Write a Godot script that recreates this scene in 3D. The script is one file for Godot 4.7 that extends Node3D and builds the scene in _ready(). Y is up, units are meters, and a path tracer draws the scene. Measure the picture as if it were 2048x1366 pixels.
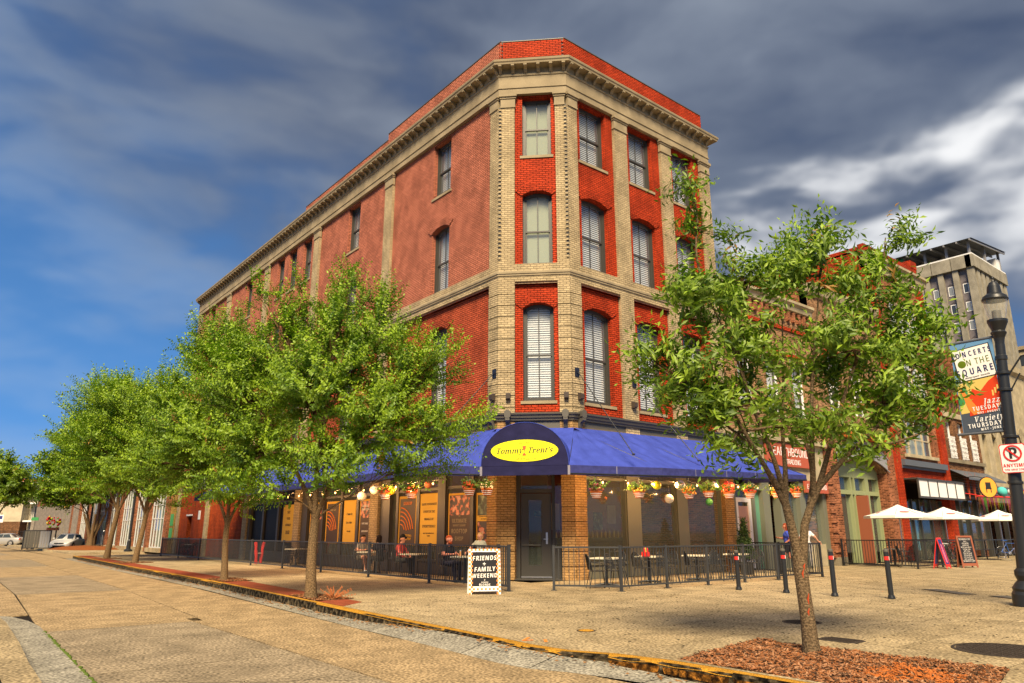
extends Node3D
# A painted brick corner saloon with a blue awning, street trees and a market square with shops.

var M := {}
var rng := RandomNumberGenerator.new()
const X0 := 14.2
const Z0 := -16.48
var FL := Transform3D(Basis(Vector3(0, 0, 1), Vector3(0, 1, 0), Vector3(-1, 0, 0)), Vector3(X0, 0, 0))
var FC := Transform3D(Basis(Vector3(0.70711, 0, 0.70711), Vector3(0, 1, 0), Vector3(-0.70711, 0, 0.70711)), Vector3(14.2, 0, -18.2))
var FR := Transform3D(Basis(), Vector3(0, 0, Z0))


class MB:
	var v := PackedVector3Array()
	var n := PackedVector3Array()
	var uv := PackedVector2Array()
	var c := PackedColorArray()
	var xf := Transform3D.IDENTITY
	var col := Color(1, 1, 1)
	var tinted := false

	func vert(p: Vector3, nn: Vector3, t: Vector2) -> void:
		v.append(xf * p)
		n.append((xf.basis * nn).normalized())
		uv.append(t)
		if tinted:
			c.append(col)

	func tri(a: Vector3, b: Vector3, d: Vector3, ta := Vector2.ZERO, tb := Vector2.ZERO, td := Vector2.ZERO) -> void:
		var nn := (b - a).cross(d - a).normalized()
		vert(a, nn, ta)
		vert(d, nn, td)
		vert(b, nn, tb)

	func flat_uv(p: Vector3, nn: Vector3) -> Vector2:
		var q := nn.abs()
		if q.z >= q.x and q.z >= q.y:
			return Vector2(p.x, -p.y)
		if q.x >= q.y:
			return Vector2(p.z, -p.y)
		return Vector2(p.x, p.z)

	func quad(a: Vector3, b: Vector3, d: Vector3, e: Vector3) -> void:
		var nn := (b - a).cross(d - a).normalized()
		if nn.length() < 0.5:
			nn = (d - a).cross(e - a).normalized()
		var ta := flat_uv(a, nn)
		var tb := flat_uv(b, nn)
		var td := flat_uv(d, nn)
		var te := flat_uv(e, nn)
		vert(a, nn, ta); vert(d, nn, td); vert(b, nn, tb)
		vert(a, nn, ta); vert(e, nn, te); vert(d, nn, td)

	func squad(a: Vector3, b: Vector3, d: Vector3, e: Vector3, na: Vector3, nb: Vector3, nd: Vector3, ne: Vector3, ta: Vector2, tb: Vector2, td: Vector2, te: Vector2) -> void:
		if (b - a).cross(d - a).dot(na + nb + nd + ne) + (d - a).cross(e - a).dot(na + nb + nd + ne) < 0:
			vert(a, na, ta); vert(b, nb, tb); vert(d, nd, td)
			vert(a, na, ta); vert(d, nd, td); vert(e, ne, te)
		else:
			vert(a, na, ta); vert(d, nd, td); vert(b, nb, tb)
			vert(a, na, ta); vert(e, ne, te); vert(d, nd, td)

	func box(lo: Vector3, hi: Vector3) -> void:
		var p := [Vector3(lo.x, lo.y, lo.z), Vector3(hi.x, lo.y, lo.z), Vector3(hi.x, hi.y, lo.z), Vector3(lo.x, hi.y, lo.z), Vector3(lo.x, lo.y, hi.z), Vector3(hi.x, lo.y, hi.z), Vector3(hi.x, hi.y, hi.z), Vector3(lo.x, hi.y, hi.z)]
		quad(p[4], p[5], p[6], p[7])
		quad(p[1], p[0], p[3], p[2])
		quad(p[5], p[1], p[2], p[6])
		quad(p[0], p[4], p[7], p[3])
		quad(p[7], p[6], p[2], p[3])
		quad(p[0], p[1], p[5], p[4])

	func cbox(at: Vector3, size: Vector3) -> void:
		box(at - size / 2, at + size / 2)

	# a box whose four long front edges are cut at 45 degrees
	func soft_box(lo: Vector3, hi: Vector3, e: float) -> void:
		var a := [Vector2(lo.x + e, lo.y), Vector2(hi.x - e, lo.y), Vector2(hi.x, lo.y + e), Vector2(hi.x, hi.y - e), Vector2(hi.x - e, hi.y), Vector2(lo.x + e, hi.y), Vector2(lo.x, hi.y - e), Vector2(lo.x, lo.y + e)]
		poly(PackedVector2Array(a), lo.z, hi.z)

	# extrude a counter-clockwise outline in x, y from z0 to z1
	func poly(p: PackedVector2Array, z0: float, z1: float, sides := true) -> void:
		var ix := Geometry2D.triangulate_polygon(p)
		for i in range(0, ix.size(), 3):
			var a := p[ix[i]]; var b := p[ix[i + 1]]; var d := p[ix[i + 2]]
			if (b - a).cross(d - a) < 0:
				var t := b; b = d; d = t
			tri(Vector3(a.x, a.y, z1), Vector3(b.x, b.y, z1), Vector3(d.x, d.y, z1), Vector2(a.x, -a.y), Vector2(b.x, -b.y), Vector2(d.x, -d.y))
			if sides:
				tri(Vector3(a.x, a.y, z0), Vector3(d.x, d.y, z0), Vector3(b.x, b.y, z0), Vector2(a.x, -a.y), Vector2(d.x, -d.y), Vector2(b.x, -b.y))
		if sides:
			for i in p.size():
				var a := p[i]; var b := p[(i + 1) % p.size()]
				quad(Vector3(a.x, a.y, z0), Vector3(b.x, b.y, z0), Vector3(b.x, b.y, z1), Vector3(a.x, a.y, z1))

	func tube(pts: Array, rad: Array, sides := 6, capped := true) -> void:
		var rings := []
		var up := Vector3(0.31, 0.0, 0.95)
		var run := 0.0
		for i in pts.size():
			var d: Vector3 = (pts[mini(i + 1, pts.size() - 1)] - pts[maxi(i - 1, 0)]).normalized()
			if d == Vector3.ZERO:
				d = Vector3.UP
			var s := d.cross(up)
			if s.length() < 0.05:
				s = d.cross(Vector3(0.9, 0.3, 0.1))
			s = s.normalized()
			up = s.cross(d).normalized()
			if i > 0:
				run += pts[i].distance_to(pts[i - 1])
			var ring := []
			for k in sides + 1:
				var a := TAU * k / sides
				var o := s * cos(a) + up * sin(a)
				ring.append([pts[i] + o * float(rad[i]), o, Vector2(a * float(rad[i]), run)])
			rings.append(ring)
		for i in rings.size() - 1:
			for k in sides:
				var a = rings[i][k]; var b = rings[i][k + 1]; var d = rings[i + 1][k + 1]; var e = rings[i + 1][k]
				squad(a[0], e[0], d[0], b[0], a[1], e[1], d[1], b[1], a[2], e[2], d[2], b[2])
		if capped:
			for end in [0, rings.size() - 1]:
				for k in sides:
					if end == 0:
						tri(pts[0], rings[0][k][0], rings[0][k + 1][0])
					else:
						tri(pts[end], rings[end][k + 1][0], rings[end][k][0])

	func lathe(prof: Array, at := Vector3.ZERO, sides := 16) -> void:
		for i in prof.size() - 1:
			var p: Vector2 = prof[i]; var q: Vector2 = prof[i + 1]
			var nn := Vector2(q.y - p.y, p.x - q.x).normalized()
			for k in sides:
				var a := TAU * k / sides; var b := TAU * (k + 1) / sides
				var da := Vector3(cos(a), 0, -sin(a)); var db := Vector3(cos(b), 0, -sin(b))
				var na := da * nn.x + Vector3.UP * nn.y; var nb := db * nn.x + Vector3.UP * nn.y
				squad(at + da * p.x + Vector3.UP * p.y, at + db * p.x + Vector3.UP * p.y, at + db * q.x + Vector3.UP * q.y, at + da * q.x + Vector3.UP * q.y, na, nb, nb, na, Vector2(a, p.y), Vector2(b, p.y), Vector2(b, q.y), Vector2(a, q.y))

	func ball(at: Vector3, r: Vector3, sides := 12, rows := 8) -> void:
		for i in rows:
			for k in sides:
				var q := []
				for e in [[i, k], [i, k + 1], [i + 1, k + 1], [i + 1, k]]:
					var f: float = PI * e[0] / rows - PI / 2; var a: float = TAU * e[1] / sides
					q.append(Vector3(cos(f) * cos(a), sin(f), -cos(f) * sin(a)))
				squad(at + q[0] * r, at + q[1] * r, at + q[2] * r, at + q[3] * r, q[0] / r, q[1] / r, q[2] / r, q[3] / r, Vector2.ZERO, Vector2.ZERO, Vector2.ZERO, Vector2.ZERO)

	func mesh() -> ArrayMesh:
		var a := []
		a.resize(Mesh.ARRAY_MAX)
		a[Mesh.ARRAY_VERTEX] = v
		a[Mesh.ARRAY_NORMAL] = n
		a[Mesh.ARRAY_TEX_UV] = uv
		if tinted:
			a[Mesh.ARRAY_COLOR] = c
		var m := ArrayMesh.new()
		m.add_surface_from_arrays(Mesh.PRIMITIVE_TRIANGLES, a)
		return m


# many small copies of one mesh joined into one
class Heap:
	var v := PackedVector3Array()
	var n := PackedVector3Array()
	var c := PackedColorArray()
	var ix := PackedInt32Array()
	var bits := {}

	func add(m: ArrayMesh, xf: Transform3D, col := Color.WHITE) -> void:
		if not bits.has(m):
			var a := m.surface_get_arrays(0)
			var k: PackedInt32Array = a[Mesh.ARRAY_INDEX] if a[Mesh.ARRAY_INDEX] != null else PackedInt32Array(range(a[Mesh.ARRAY_VERTEX].size()))
			bits[m] = [a[Mesh.ARRAY_VERTEX], a[Mesh.ARRAY_NORMAL], k]
		var b: Array = bits[m]
		var from := v.size()
		v.append_array(xf * b[0])
		n.append_array(Transform3D(xf.basis.orthonormalized(), Vector3.ZERO) * b[1])
		var cc := PackedColorArray()
		cc.resize(b[0].size())
		cc.fill(col)
		c.append_array(cc)
		for i in b[2]:
			ix.append(i + from)

	func mesh() -> ArrayMesh:
		var a := []
		a.resize(Mesh.ARRAY_MAX)
		a[Mesh.ARRAY_VERTEX] = v
		a[Mesh.ARRAY_NORMAL] = n
		a[Mesh.ARRAY_COLOR] = c
		a[Mesh.ARRAY_INDEX] = ix
		var m := ArrayMesh.new()
		m.add_surface_from_arrays(Mesh.PRIMITIVE_TRIANGLES, a)
		return m


func mb(xf := Transform3D.IDENTITY) -> MB:
	var b := MB.new()
	b.xf = xf
	return b

func put(parent: Node, called: String, shape, m: Material, xf := Transform3D.IDENTITY) -> MeshInstance3D:
	var o := MeshInstance3D.new()
	o.name = called
	o.mesh = shape.mesh() if shape is MB or shape is Heap else shape
	o.material_override = m
	o.transform = xf
	parent.add_child(o, true)
	return o

func tag(o: Node, label: String, category: String, group := "", kind := "") -> Node:
	o.set_meta("label", label)
	if category:
		o.set_meta("category", category)
	if group:
		o.set_meta("group", group)
	if kind:
		o.set_meta("kind", kind)
	return o

func thing(called: String, label: String, category: String, at := Vector3.ZERO, turn := 0.0, group := "") -> Node3D:
	var o := Node3D.new()
	o.name = called
	o.position = at
	o.rotation.y = turn
	tag(o, label, category, group)
	add_child(o, true)
	return o

func struct(called: String, shape, m: Material, parent: Node = self) -> MeshInstance3D:
	var o := put(parent, called, shape, m)
	if parent == self:
		o.set_meta("kind", "structure")
	return o

func copy(o: Node3D, at: Vector3, turn: float, label: String) -> Node3D:
	var c: Node3D = o.duplicate()
	c.name = o.name
	add_child(c, true)
	c.position = at
	c.rotation.y = turn
	c.set_meta("label", label)
	return c

func words(parent: Node, text: String, size: float, at: Transform3D, m: Material, font := "Droid Sans", slant := 0.0, bold := 0.0, wide := 1.0, depth := 0.004) -> MeshInstance3D:
	var t := TextMesh.new()
	var sf := SystemFont.new()
	sf.font_names = PackedStringArray([font])
	if bold > 0:
		sf.font_weight = 700
	var f := FontVariation.new()
	f.base_font = sf
	f.variation_transform = Transform2D(Vector2(wide, slant), Vector2(0, 1), Vector2.ZERO)
	t.font = f
	t.text = text
	t.font_size = 32
	t.pixel_size = size / 23.0
	t.depth = depth
	t.curve_step = 2.0
	return put(parent, "lettering", t, m, at)

func lin(r: float, g: float, b: float) -> Color:
	return Color(r, g, b).linear_to_srgb()

func hx(s: String) -> Color:   # a colour given as it looks, in sRGB
	return Color(s)

func mat(key: String, c: Color, rough := 0.8, metal := 0.0) -> StandardMaterial3D:
	var m := StandardMaterial3D.new()
	m.resource_name = key
	m.albedo_color = c
	m.roughness = rough
	m.metallic = metal
	if rough > 0.65:
		m.metallic_specular = 0.22
	M[key] = m
	return m

func noise_tex(size: int, freq: float, lo: float, hi: float, octaves := 5, sd := 1, kind := FastNoiseLite.TYPE_SIMPLEX_SMOOTH) -> NoiseTexture2D:
	var f := FastNoiseLite.new()
	f.seed = sd
	f.noise_type = kind
	f.frequency = freq
	f.fractal_octaves = octaves
	var t := NoiseTexture2D.new()
	t.width = size
	t.height = size
	t.seamless = true
	t.noise = f
	var g := Gradient.new()
	g.set_color(0, Color(lo, lo, lo))
	g.set_color(1, Color(hi, hi, hi))
	t.color_ramp = g
	return t

var tex := {}

func rough_up(m: StandardMaterial3D, coarse: String, metres: float, fine := "", fine_metres := 1.0, relief := 0.0) -> StandardMaterial3D:
	m.albedo_texture = tex[coarse]
	m.uv1_triplanar = true
	m.uv1_world_triplanar = true
	m.uv1_scale = Vector3.ONE / metres
	if fine:
		m.detail_enabled = true
		m.detail_blend_mode = BaseMaterial3D.BLEND_MODE_MUL
		m.detail_albedo = tex[fine]
		m.detail_uv_layer = BaseMaterial3D.DETAIL_UV_2
		m.uv2_triplanar = true
		m.uv2_world_triplanar = true
		m.uv2_scale = Vector3.ONE / fine_metres
	if relief > 0:
		m.heightmap_enabled = true
		m.heightmap_texture = tex[coarse]
		m.heightmap_scale = relief
	return m

# grey tint and height of a brick wall 1.76 m wide and 1.8 m high, 8 bricks by 24 courses
func brick_pictures(sd: int, mortar: float, spread: float, ragged: float) -> Array:
	var w := 512
	var a := Image.create(w, w, false, Image.FORMAT_RGB8)
	var h := Image.create(w, w, false, Image.FORMAT_RGB8)
	var f := FastNoiseLite.new()
	f.seed = sd
	f.frequency = 0.02
	var r := RandomNumberGenerator.new()
	r.seed = sd
	var tint := []
	var lift := []
	for i in 24 * 8:
		tint.append(1.0 - spread * r.randf())
		lift.append(0.72 + 0.28 * r.randf())
	for y in w:
		var row := y * 24 / w
		var fy := fposmod(y * 24.0 / w, 1.0)
		for x in w:
			var sx := x * 8.0 / w + (0.5 if row % 2 == 1 else 0.0)
			var k := int(sx) % 8 + row * 8
			var fx := fposmod(sx, 1.0)
			var jag := f.get_noise_2d(x * 3.0, y * 3.0) * ragged
			var e := minf(minf(fx, 1 - fx) * 3.0, minf(fy, 1 - fy)) - 0.10 + jag * 0.10
			var t := clampf(e * 14.0, 0.0, 1.0)
			var g := lerpf(mortar, tint[k] * (0.96 + 0.08 * f.get_noise_2d(x * 0.7, y * 0.7)), t)
			a.set_pixel(x, y, Color(g, g, g))
			var hh := lerpf(0.0, lift[k] * (0.9 + 0.2 * f.get_noise_2d(x * 2.0, y * 2.0)), t)
			h.set_pixel(x, y, Color(hh, hh, hh))
	return [ImageTexture.create_from_image(a), ImageTexture.create_from_image(h)]

func brick_mat(key: String, c: Color, pics: Array, rough: float, relief: float) -> StandardMaterial3D:
	var m := mat(key, c, rough)
	m.albedo_texture = pics[0]
	m.uv1_scale = Vector3(1 / 1.76, 1 / 1.8, 1)
	m.heightmap_enabled = true
	m.heightmap_texture = pics[1]
	m.heightmap_scale = relief
	m.detail_enabled = true
	m.detail_blend_mode = BaseMaterial3D.BLEND_MODE_MUL
	m.detail_albedo = tex["weather"]
	m.detail_uv_layer = BaseMaterial3D.DETAIL_UV_2
	m.uv2_triplanar = true
	m.uv2_world_triplanar = true
	m.uv2_scale = Vector3(1 / 4.5, 1 / 8.0, 1 / 4.5)
	return m

func glow(key: String, c: Color, power: float) -> StandardMaterial3D:
	var m := mat(key, c, 0.5)
	m.emission_enabled = true
	m.emission = c
	m.emission_energy_multiplier = power
	return m

func glass(key: String, c: Color, a: float) -> StandardMaterial3D:
	var m := mat(key, Color(c, a), 0.03)
	m.transparency = BaseMaterial3D.TRANSPARENCY_ALPHA
	return m

func make_sky() -> PanoramaSkyMaterial:
	var w := 1536
	var h := 768
	var im := Image.create(w, h, false, Image.FORMAT_RGBF)
	var f := FastNoiseLite.new()
	f.seed = 11
	f.frequency = 1.0
	f.fractal_octaves = 6
	f.fractal_gain = 0.52
	var g := FastNoiseLite.new()
	g.seed = 5
	g.frequency = 1.0
	g.fractal_octaves = 4
	for y in h:
		var el := (0.5 - (y + 0.5) / h) * PI
		var se := sin(el); var ce := cos(el)
		for x in w:
			if el < -0.05:
				im.set_pixel(x, y, Color(0.1, 0.1, 0.1))
				continue
			var az := (x + 0.5) / w * TAU
			var d := Vector3(sin(az) * ce, se, -cos(az) * ce)
			# blue down the street and behind, a shelf of grey cloud over the square
			var side := (d.dot(Vector3(0.966, 0, -0.259)) - 0.66) * 1.9
			var up := clampf(se / 0.62, 0.0, 1.0)
			var blue := Color(0.10, 0.30, 0.66).lerp(Color(0.036, 0.095, 0.235), pow(clampf(se * 1.9, 0, 1), 0.6))
			var q := Vector3(d.x, d.y * 2.0, d.z) * 1.2
			var wq := Vector3(g.get_noise_3d(q.x, q.y, q.z), g.get_noise_3d(q.x + 9, q.y, q.z), g.get_noise_3d(q.x, q.y, q.z + 7))
			q += wq * 0.16
			var n1 := f.get_noise_3d(q.x * 1.1, q.y * 1.1, q.z * 1.1)
			var n2 := f.get_noise_3d(q.x * 2.6 + 4, q.y * 4.4, q.z * 2.6)
			var cover := smoothstep(-0.6, 0.6, n1 * 0.8 + n2 * 0.35 + side * 0.95 + up * 1.05 - 0.34)
			var body := clampf(0.36 + n1 * 0.55 + n2 * 0.55 + side * 0.22, 0.0, 1.0)
			var grey := Color(0.052, 0.070, 0.115).lerp(Color(0.175, 0.20, 0.245), body)
			var wisp := smoothstep(-0.2, 0.5, n2 + n1 * 0.4) * 0.45
			var sky := blue.lerp(Color(0.21, 0.30, 0.45), wisp)
			# where the shelf thins out the cloud tops shine
			var edge := side + n1 * 0.30 + n2 * 0.22
			var thin := smoothstep(0.36, 0.52, edge) * smoothstep(0.16, 0.34, se + n1 * 0.16 + n2 * 0.05) * (1.0 - smoothstep(0.40, 0.56, se - n1 * 0.14 - n2 * 0.08))
			grey = grey.lerp(Color(0.64, 0.64, 0.64), thin * clampf(0.62 + n2 * 0.9 + n1 * 0.5, 0.0, 1.0))
			sky = sky.lerp(grey, cover * 0.94)
			im.set_pixel(x, y, sky)
	var m := PanoramaSkyMaterial.new()
	m.panorama = ImageTexture.create_from_image(im)
	return m

func _ready() -> void:
	rng.seed = 7
	var cam := Camera3D.new()
	cam.name = "camera"
	cam.fov = 50.76
	cam.far = 4000.0
	cam.near = 0.05
	add_child(cam)
	cam.position = Vector3(0, 1.4, 0)
	cam.rotation = Vector3(atan2(382.0, 1440.0), deg_to_rad(-39.14), 0)
	cam.current = true
	var we := WorldEnvironment.new()
	we.name = "world_environment"
	var env := Environment.new()
	env.background_mode = Environment.BG_SKY
	env.sky = Sky.new()
	env.sky.sky_material = make_sky()
	env.background_energy_multiplier = SKYPOWER
	env.tonemap_mode = Environment.TONE_MAPPER_LINEAR
	env.tonemap_exposure = EXPOSURE
	env.sdfgi_enabled = true
	env.ssao_enabled = true
	env.ssil_enabled = true
	we.environment = env
	add_child(we)
	var sun := DirectionalLight3D.new()
	sun.name = "sun"
	sun.light_color = Color(1.0, 0.91, 0.76)
	sun.light_energy = 0.5
	sun.light_angular_distance = 22.0
	sun.shadow_enabled = true
	add_child(sun)
	sun.look_at_from_position(Vector3(-27, 42, 29), Vector3.ZERO)
	materials()
	ground()
	corner_building()
	right_buildings()
	far_buildings()
	trees()
	awning()
	patio()
	street_things()
	people()

const SKYPOWER := 0.25
const EXPOSURE := 6.2

func materials() -> void:
	tex["blotch"] = noise_tex(256, 0.012, 0.80, 1.0, 4, 3)
	tex["stain"] = noise_tex(512, 0.012, 0.80, 1.06, 6, 9)
	tex["weather"] = noise_tex(512, 0.010, 0.80, 1.08, 6, 14)
	tex["patchy"] = noise_tex(512, 0.018, -0.35, 1.45, 6, 33)
	tex["grit"] = noise_tex(1024, 0.11, 0.40, 1.22, 5, 18)
	tex["fine"] = noise_tex(256, 0.12, 0.72, 1.0, 3, 4)
	tex["speck"] = noise_tex(512, 0.25, 0.55, 1.15, 2, 8)
	tex["bark"] = noise_tex(256, 0.06, 0.35, 1.1, 4, 6)
	var painted := brick_pictures(3, 0.50, 0.12, 1.3)
	var bare := brick_pictures(8, 1.25, 0.55, 0.8)
	var faint := brick_pictures(5, 0.66, 0.10, 1.5)
	brick_mat("red_brick", lin(0.56, 0.060, 0.018), painted, 0.75, 1.6)
	brick_mat("glare_brick", lin(0.60, 0.205, 0.125), painted, 0.70, 1.6)  # same red paint, made paler to imitate glare on the left front
	brick_mat("beige_brick", lin(0.56, 0.44, 0.26), faint, 0.75, 1.0)
	brick_mat("orange_brick", lin(0.52, 0.085, 0.02), painted, 0.75, 0.8)
	brick_mat("old_brick", lin(0.40, 0.16, 0.08), bare, 0.85, 1.6)
	brick_mat("tan_brick", lin(0.40, 0.23, 0.12), bare, 0.85, 1.4)
	brick_mat("brown_brick", lin(0.26, 0.13, 0.065), bare, 0.85, 1.4)
	brick_mat("yellow_brick", lin(0.50, 0.30, 0.08), painted, 0.8, 1.2)
	rough_up(mat("stone", lin(0.50, 0.405, 0.255), 0.7), "blotch", 3.0, "fine", 0.8)
	rough_up(mat("cream", lin(0.60, 0.51, 0.33), 0.75), "blotch", 3.0, "fine", 0.7)
	rough_up(mat("concrete_wall", lin(0.33, 0.28, 0.19), 0.85), "stain", 9.0, "fine", 1.5)
	rough_up(mat("panel_dark", lin(0.16, 0.14, 0.145), 0.6), "stain", 5.0)
	mat("white", lin(0.72, 0.72, 0.70), 0.6)
	mat("frame_dark", lin(0.045, 0.042, 0.035), 0.45)
	mat("trim_dark", lin(0.085, 0.078, 0.062), 0.5)
	mat("steel_green", lin(0.13, 0.135, 0.095), 0.5)
	mat("black_metal", lin(0.022, 0.024, 0.026), 0.38, 0.3)
	mat("black", lin(0.012, 0.012, 0.012), 0.6)
	mat("dark_room", lin(0.05, 0.035, 0.025), 0.9)
	mat("dark_floor", lin(0.06, 0.045, 0.03), 0.7)
	mat("blind", lin(0.46, 0.49, 0.50), 0.6)
	mat("shade", lin(0.26, 0.29, 0.20), 0.8)
	mat("steel", lin(0.5, 0.5, 0.5), 0.3, 0.9)
	mat("brass", lin(0.45, 0.28, 0.08), 0.3, 0.8)
	var g := glass("pane", Color(0.85, 0.9, 0.95), 0.10)
	g.metallic_specular = 0.9
	var sp := glass("shop_pane", Color(0.5, 0.55, 0.5), 0.22)
	sp.metallic_specular = 0.5
	mat("dark_pane", lin(0.012, 0.012, 0.013), 0.3).metallic_specular = 0.12
	mat("room_red", lin(0.16, 0.045, 0.025), 0.9)
	mat("loft_white", lin(0.46, 0.47, 0.46), 0.6)
	glass("lamp_glass", Color(0.95, 0.95, 0.9), 0.12)
	var road := rough_up(mat("road", lin(0.50, 0.365, 0.20), 0.9), "stain", 4.5, "grit", 6.0, 0.9)
	road.roughness = 0.92
	rough_up(mat("road_grey", lin(0.40, 0.32, 0.21), 0.9), "stain", 5.5, "grit", 6.0, 0.9)
	rough_up(mat("walk", lin(0.52, 0.41, 0.24), 0.88), "stain", 6.0, "grit", 6.0, 0.9)
	rough_up(mat("walk_pale", lin(0.55, 0.435, 0.26), 0.88), "stain", 7.0, "grit", 6.0, 0.9)
	rough_up(mat("walk_dull", lin(0.48, 0.375, 0.215), 0.88), "stain", 5.0, "grit", 6.0, 0.9)
	rough_up(mat("gutter", lin(0.42, 0.39, 0.31), 0.9), "stain", 3.5, "grit", 6.0, 0.9)
	rough_up(mat("joint", lin(0.022, 0.017, 0.012), 0.95), "fine", 0.5)
	rough_up(mat("curb_side", lin(0.24, 0.18, 0.10), 0.95), "patchy", 1.6, "grit", 1.4, 1.6)
	rough_up(mat("curb_yellow", lin(0.66, 0.33, 0.035), 0.8), "stain", 1.7, "grit", 2.4, 0.6)
	rough_up(mat("strip_brick", lin(0.36, 0.085, 0.04), 0.9), "stain", 2.0, "speck", 0.4, 0.4)
	rough_up(mat("soil", lin(0.12, 0.055, 0.025), 0.95), "stain", 1.0, "speck", 0.25, 1.0)
	rough_up(mat("far_ground", lin(0.14, 0.13, 0.10), 0.95), "stain", 40.0)
	rough_up(mat("iron", lin(0.10, 0.08, 0.065), 0.7, 0.2), "speck", 0.12, "stain", 0.7, 0.8)
	rough_up(mat("bark_grey", lin(0.36, 0.25, 0.14), 0.95), "bark", 0.5, "speck", 0.12, 1.2)
	rough_up(mat("bark_warm", lin(0.46, 0.30, 0.15), 0.95), "bark", 0.6, "speck", 0.15, 1.2)
	mat("twig", lin(0.085, 0.045, 0.022), 0.9)
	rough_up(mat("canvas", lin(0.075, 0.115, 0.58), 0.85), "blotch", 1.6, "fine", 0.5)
	rough_up(mat("canvas_shaded", lin(0.030, 0.030, 0.105), 0.85), "blotch", 1.2, "fine", 0.4)  # same blue cloth, shade of the upright dome front put into its colour
	mat("yellow", lin(0.85, 0.80, 0.0), 0.6)
	mat("red", lin(0.60, 0.02, 0.015), 0.5)
	mat("orange", lin(0.75, 0.20, 0.02), 0.6)
	mat("navy", lin(0.02, 0.03, 0.16), 0.6)
	mat("green", lin(0.03, 0.22, 0.06), 0.6)
	mat("terracotta", lin(0.55, 0.14, 0.035), 0.8)
	mat("poster_yellow", lin(0.62, 0.36, 0.05), 0.75)
	mat("poster_dark", lin(0.05, 0.03, 0.02), 0.6)
	mat("poster_rust", lin(0.34, 0.10, 0.02), 0.7)
	mat("tyre", lin(0.015, 0.015, 0.015), 0.85)
	mat("umbrella", lin(0.74, 0.72, 0.66), 0.85)
	glow("bulb", Color(1.0, 0.72, 0.36), 2.2)
	M["canvas"].backlight_enabled = true
	M["canvas"].backlight = Color(0.12, 0.14, 0.4)
	for k in ["leaf_left", "leaf_right", "petal"]:
		var m := mat(k, Color(1, 1, 1), 0.55)
		m.vertex_color_use_as_albedo = true
		m.backlight_enabled = true
		m.backlight = Color(0.55, 0.75, 0.2) if k != "petal" else Color(0.4, 0.2, 0.2)
	for k in ["skin_cloth"]:
		var m := mat(k, Color(1, 1, 1), 0.75)
		m.vertex_color_use_as_albedo = true
	rough_up(mat("orange_worn", lin(0.52, 0.21, 0.03), 0.9), "patchy", 1.1, "grit", 2.0, 0.9)
	var lc := mat("leaf_chip", Color(1, 1, 1), 0.95)
	lc.vertex_color_use_as_albedo = true
	brick_mat("mid_brick", lin(0.54, 0.105, 0.045), painted, 0.72, 1.6)  # same red paint, partly paled for the glare low on the left front
	brick_mat("pier", lin(0.50, 0.30, 0.12), faint, 0.75, 0.5)
	mat("brown_metal", lin(0.055, 0.04, 0.03), 0.5)
	mat("navy_metal", lin(0.012, 0.015, 0.03), 0.4)
	mat("green_curtain", lin(0.10, 0.24, 0.16), 0.8)
	mat("poster_face", lin(0.45, 0.25, 0.18), 0.5)
	mat("sign_red", lin(0.36, 0.075, 0.035), 0.6)
	mat("sage", lin(0.24, 0.27, 0.13), 0.6)
	mat("wood_red", lin(0.24, 0.07, 0.03), 0.6)
	mat("wood_dark", lin(0.07, 0.04, 0.025), 0.7)
	mat("poster_blue", lin(0.05, 0.15, 0.5), 0.5)
	mat("steel_grey", lin(0.24, 0.24, 0.25), 0.5)
	mat("tan_frame", lin(0.40, 0.33, 0.22), 0.6)
	mat("slate", lin(0.085, 0.095, 0.11), 0.5)
	mat("curtain_blue", lin(0.10, 0.32, 0.45), 0.8)
	rough_up(mat("tower_stone", lin(0.42, 0.385, 0.30), 0.85), "stain", 14.0, "fine", 4.0)
	mat("far_glass", lin(0.20, 0.22, 0.24), 0.15)
	mat("far_glass_dark", lin(0.035, 0.045, 0.06), 0.12)
	rough_up(mat("worn_wall", lin(0.36, 0.31, 0.25), 0.9), "stain", 4.0, "speck", 1.0)
	rough_up(mat("flat_cream", lin(0.58, 0.50, 0.34), 0.85), "blotch", 6.0)
	mat("flat_grey", lin(0.40, 0.38, 0.33), 0.85)
	rough_up(mat("hill_green", lin(0.05, 0.09, 0.025), 0.95), "stain", 14.0)
	mat("wound", lin(0.40, 0.06, 0.02), 0.8)
	rough_up(mat("canvas_valance", lin(0.060, 0.068, 0.26), 0.85), "stain", 1.1, "fine", 0.4)  # same blue cloth, coloured darker as its upright face lies in shade
	mat("canvas_worn", lin(0.22, 0.21, 0.26), 0.9)
	mat("copper", lin(0.42, 0.10, 0.03), 0.4)
	mat("fence_metal", lin(0.045, 0.047, 0.048), 0.42, 0.2)
	mat("table_top", lin(0.52, 0.48, 0.36), 0.5)
	mat("poster_gold", lin(0.66, 0.42, 0.075), 0.7)
	tex["print"] = noise_tex(256, 0.022, 0.05, 1.0, 4, 21)
	for e in [["print_photo", Color(0.03, 0.02, 0.02), Color(0.55, 0.12, 0.05), Color(0.50, 0.45, 0.36)], ["print_green", Color(0.01, 0.02, 0.01), Color(0.05, 0.11, 0.06), Color(0.30, 0.30, 0.22)]]:
		var pm := mat(e[0], Color(1, 1, 1), 0.5)
		var nt := noise_tex(256, 0.016, 0, 1, 4, 21)
		var gr := Gradient.new()
		gr.offsets = PackedFloat32Array([0.0, 0.45, 0.62, 1.0])
		gr.colors = PackedColorArray([e[1].linear_to_srgb(), e[1].linear_to_srgb(), e[2].linear_to_srgb(), e[3].linear_to_srgb()])
		nt.color_ramp = gr
		pm.albedo_texture = nt
		pm.uv1_triplanar = true
		pm.uv1_scale = Vector3.ONE * 0.9
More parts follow.
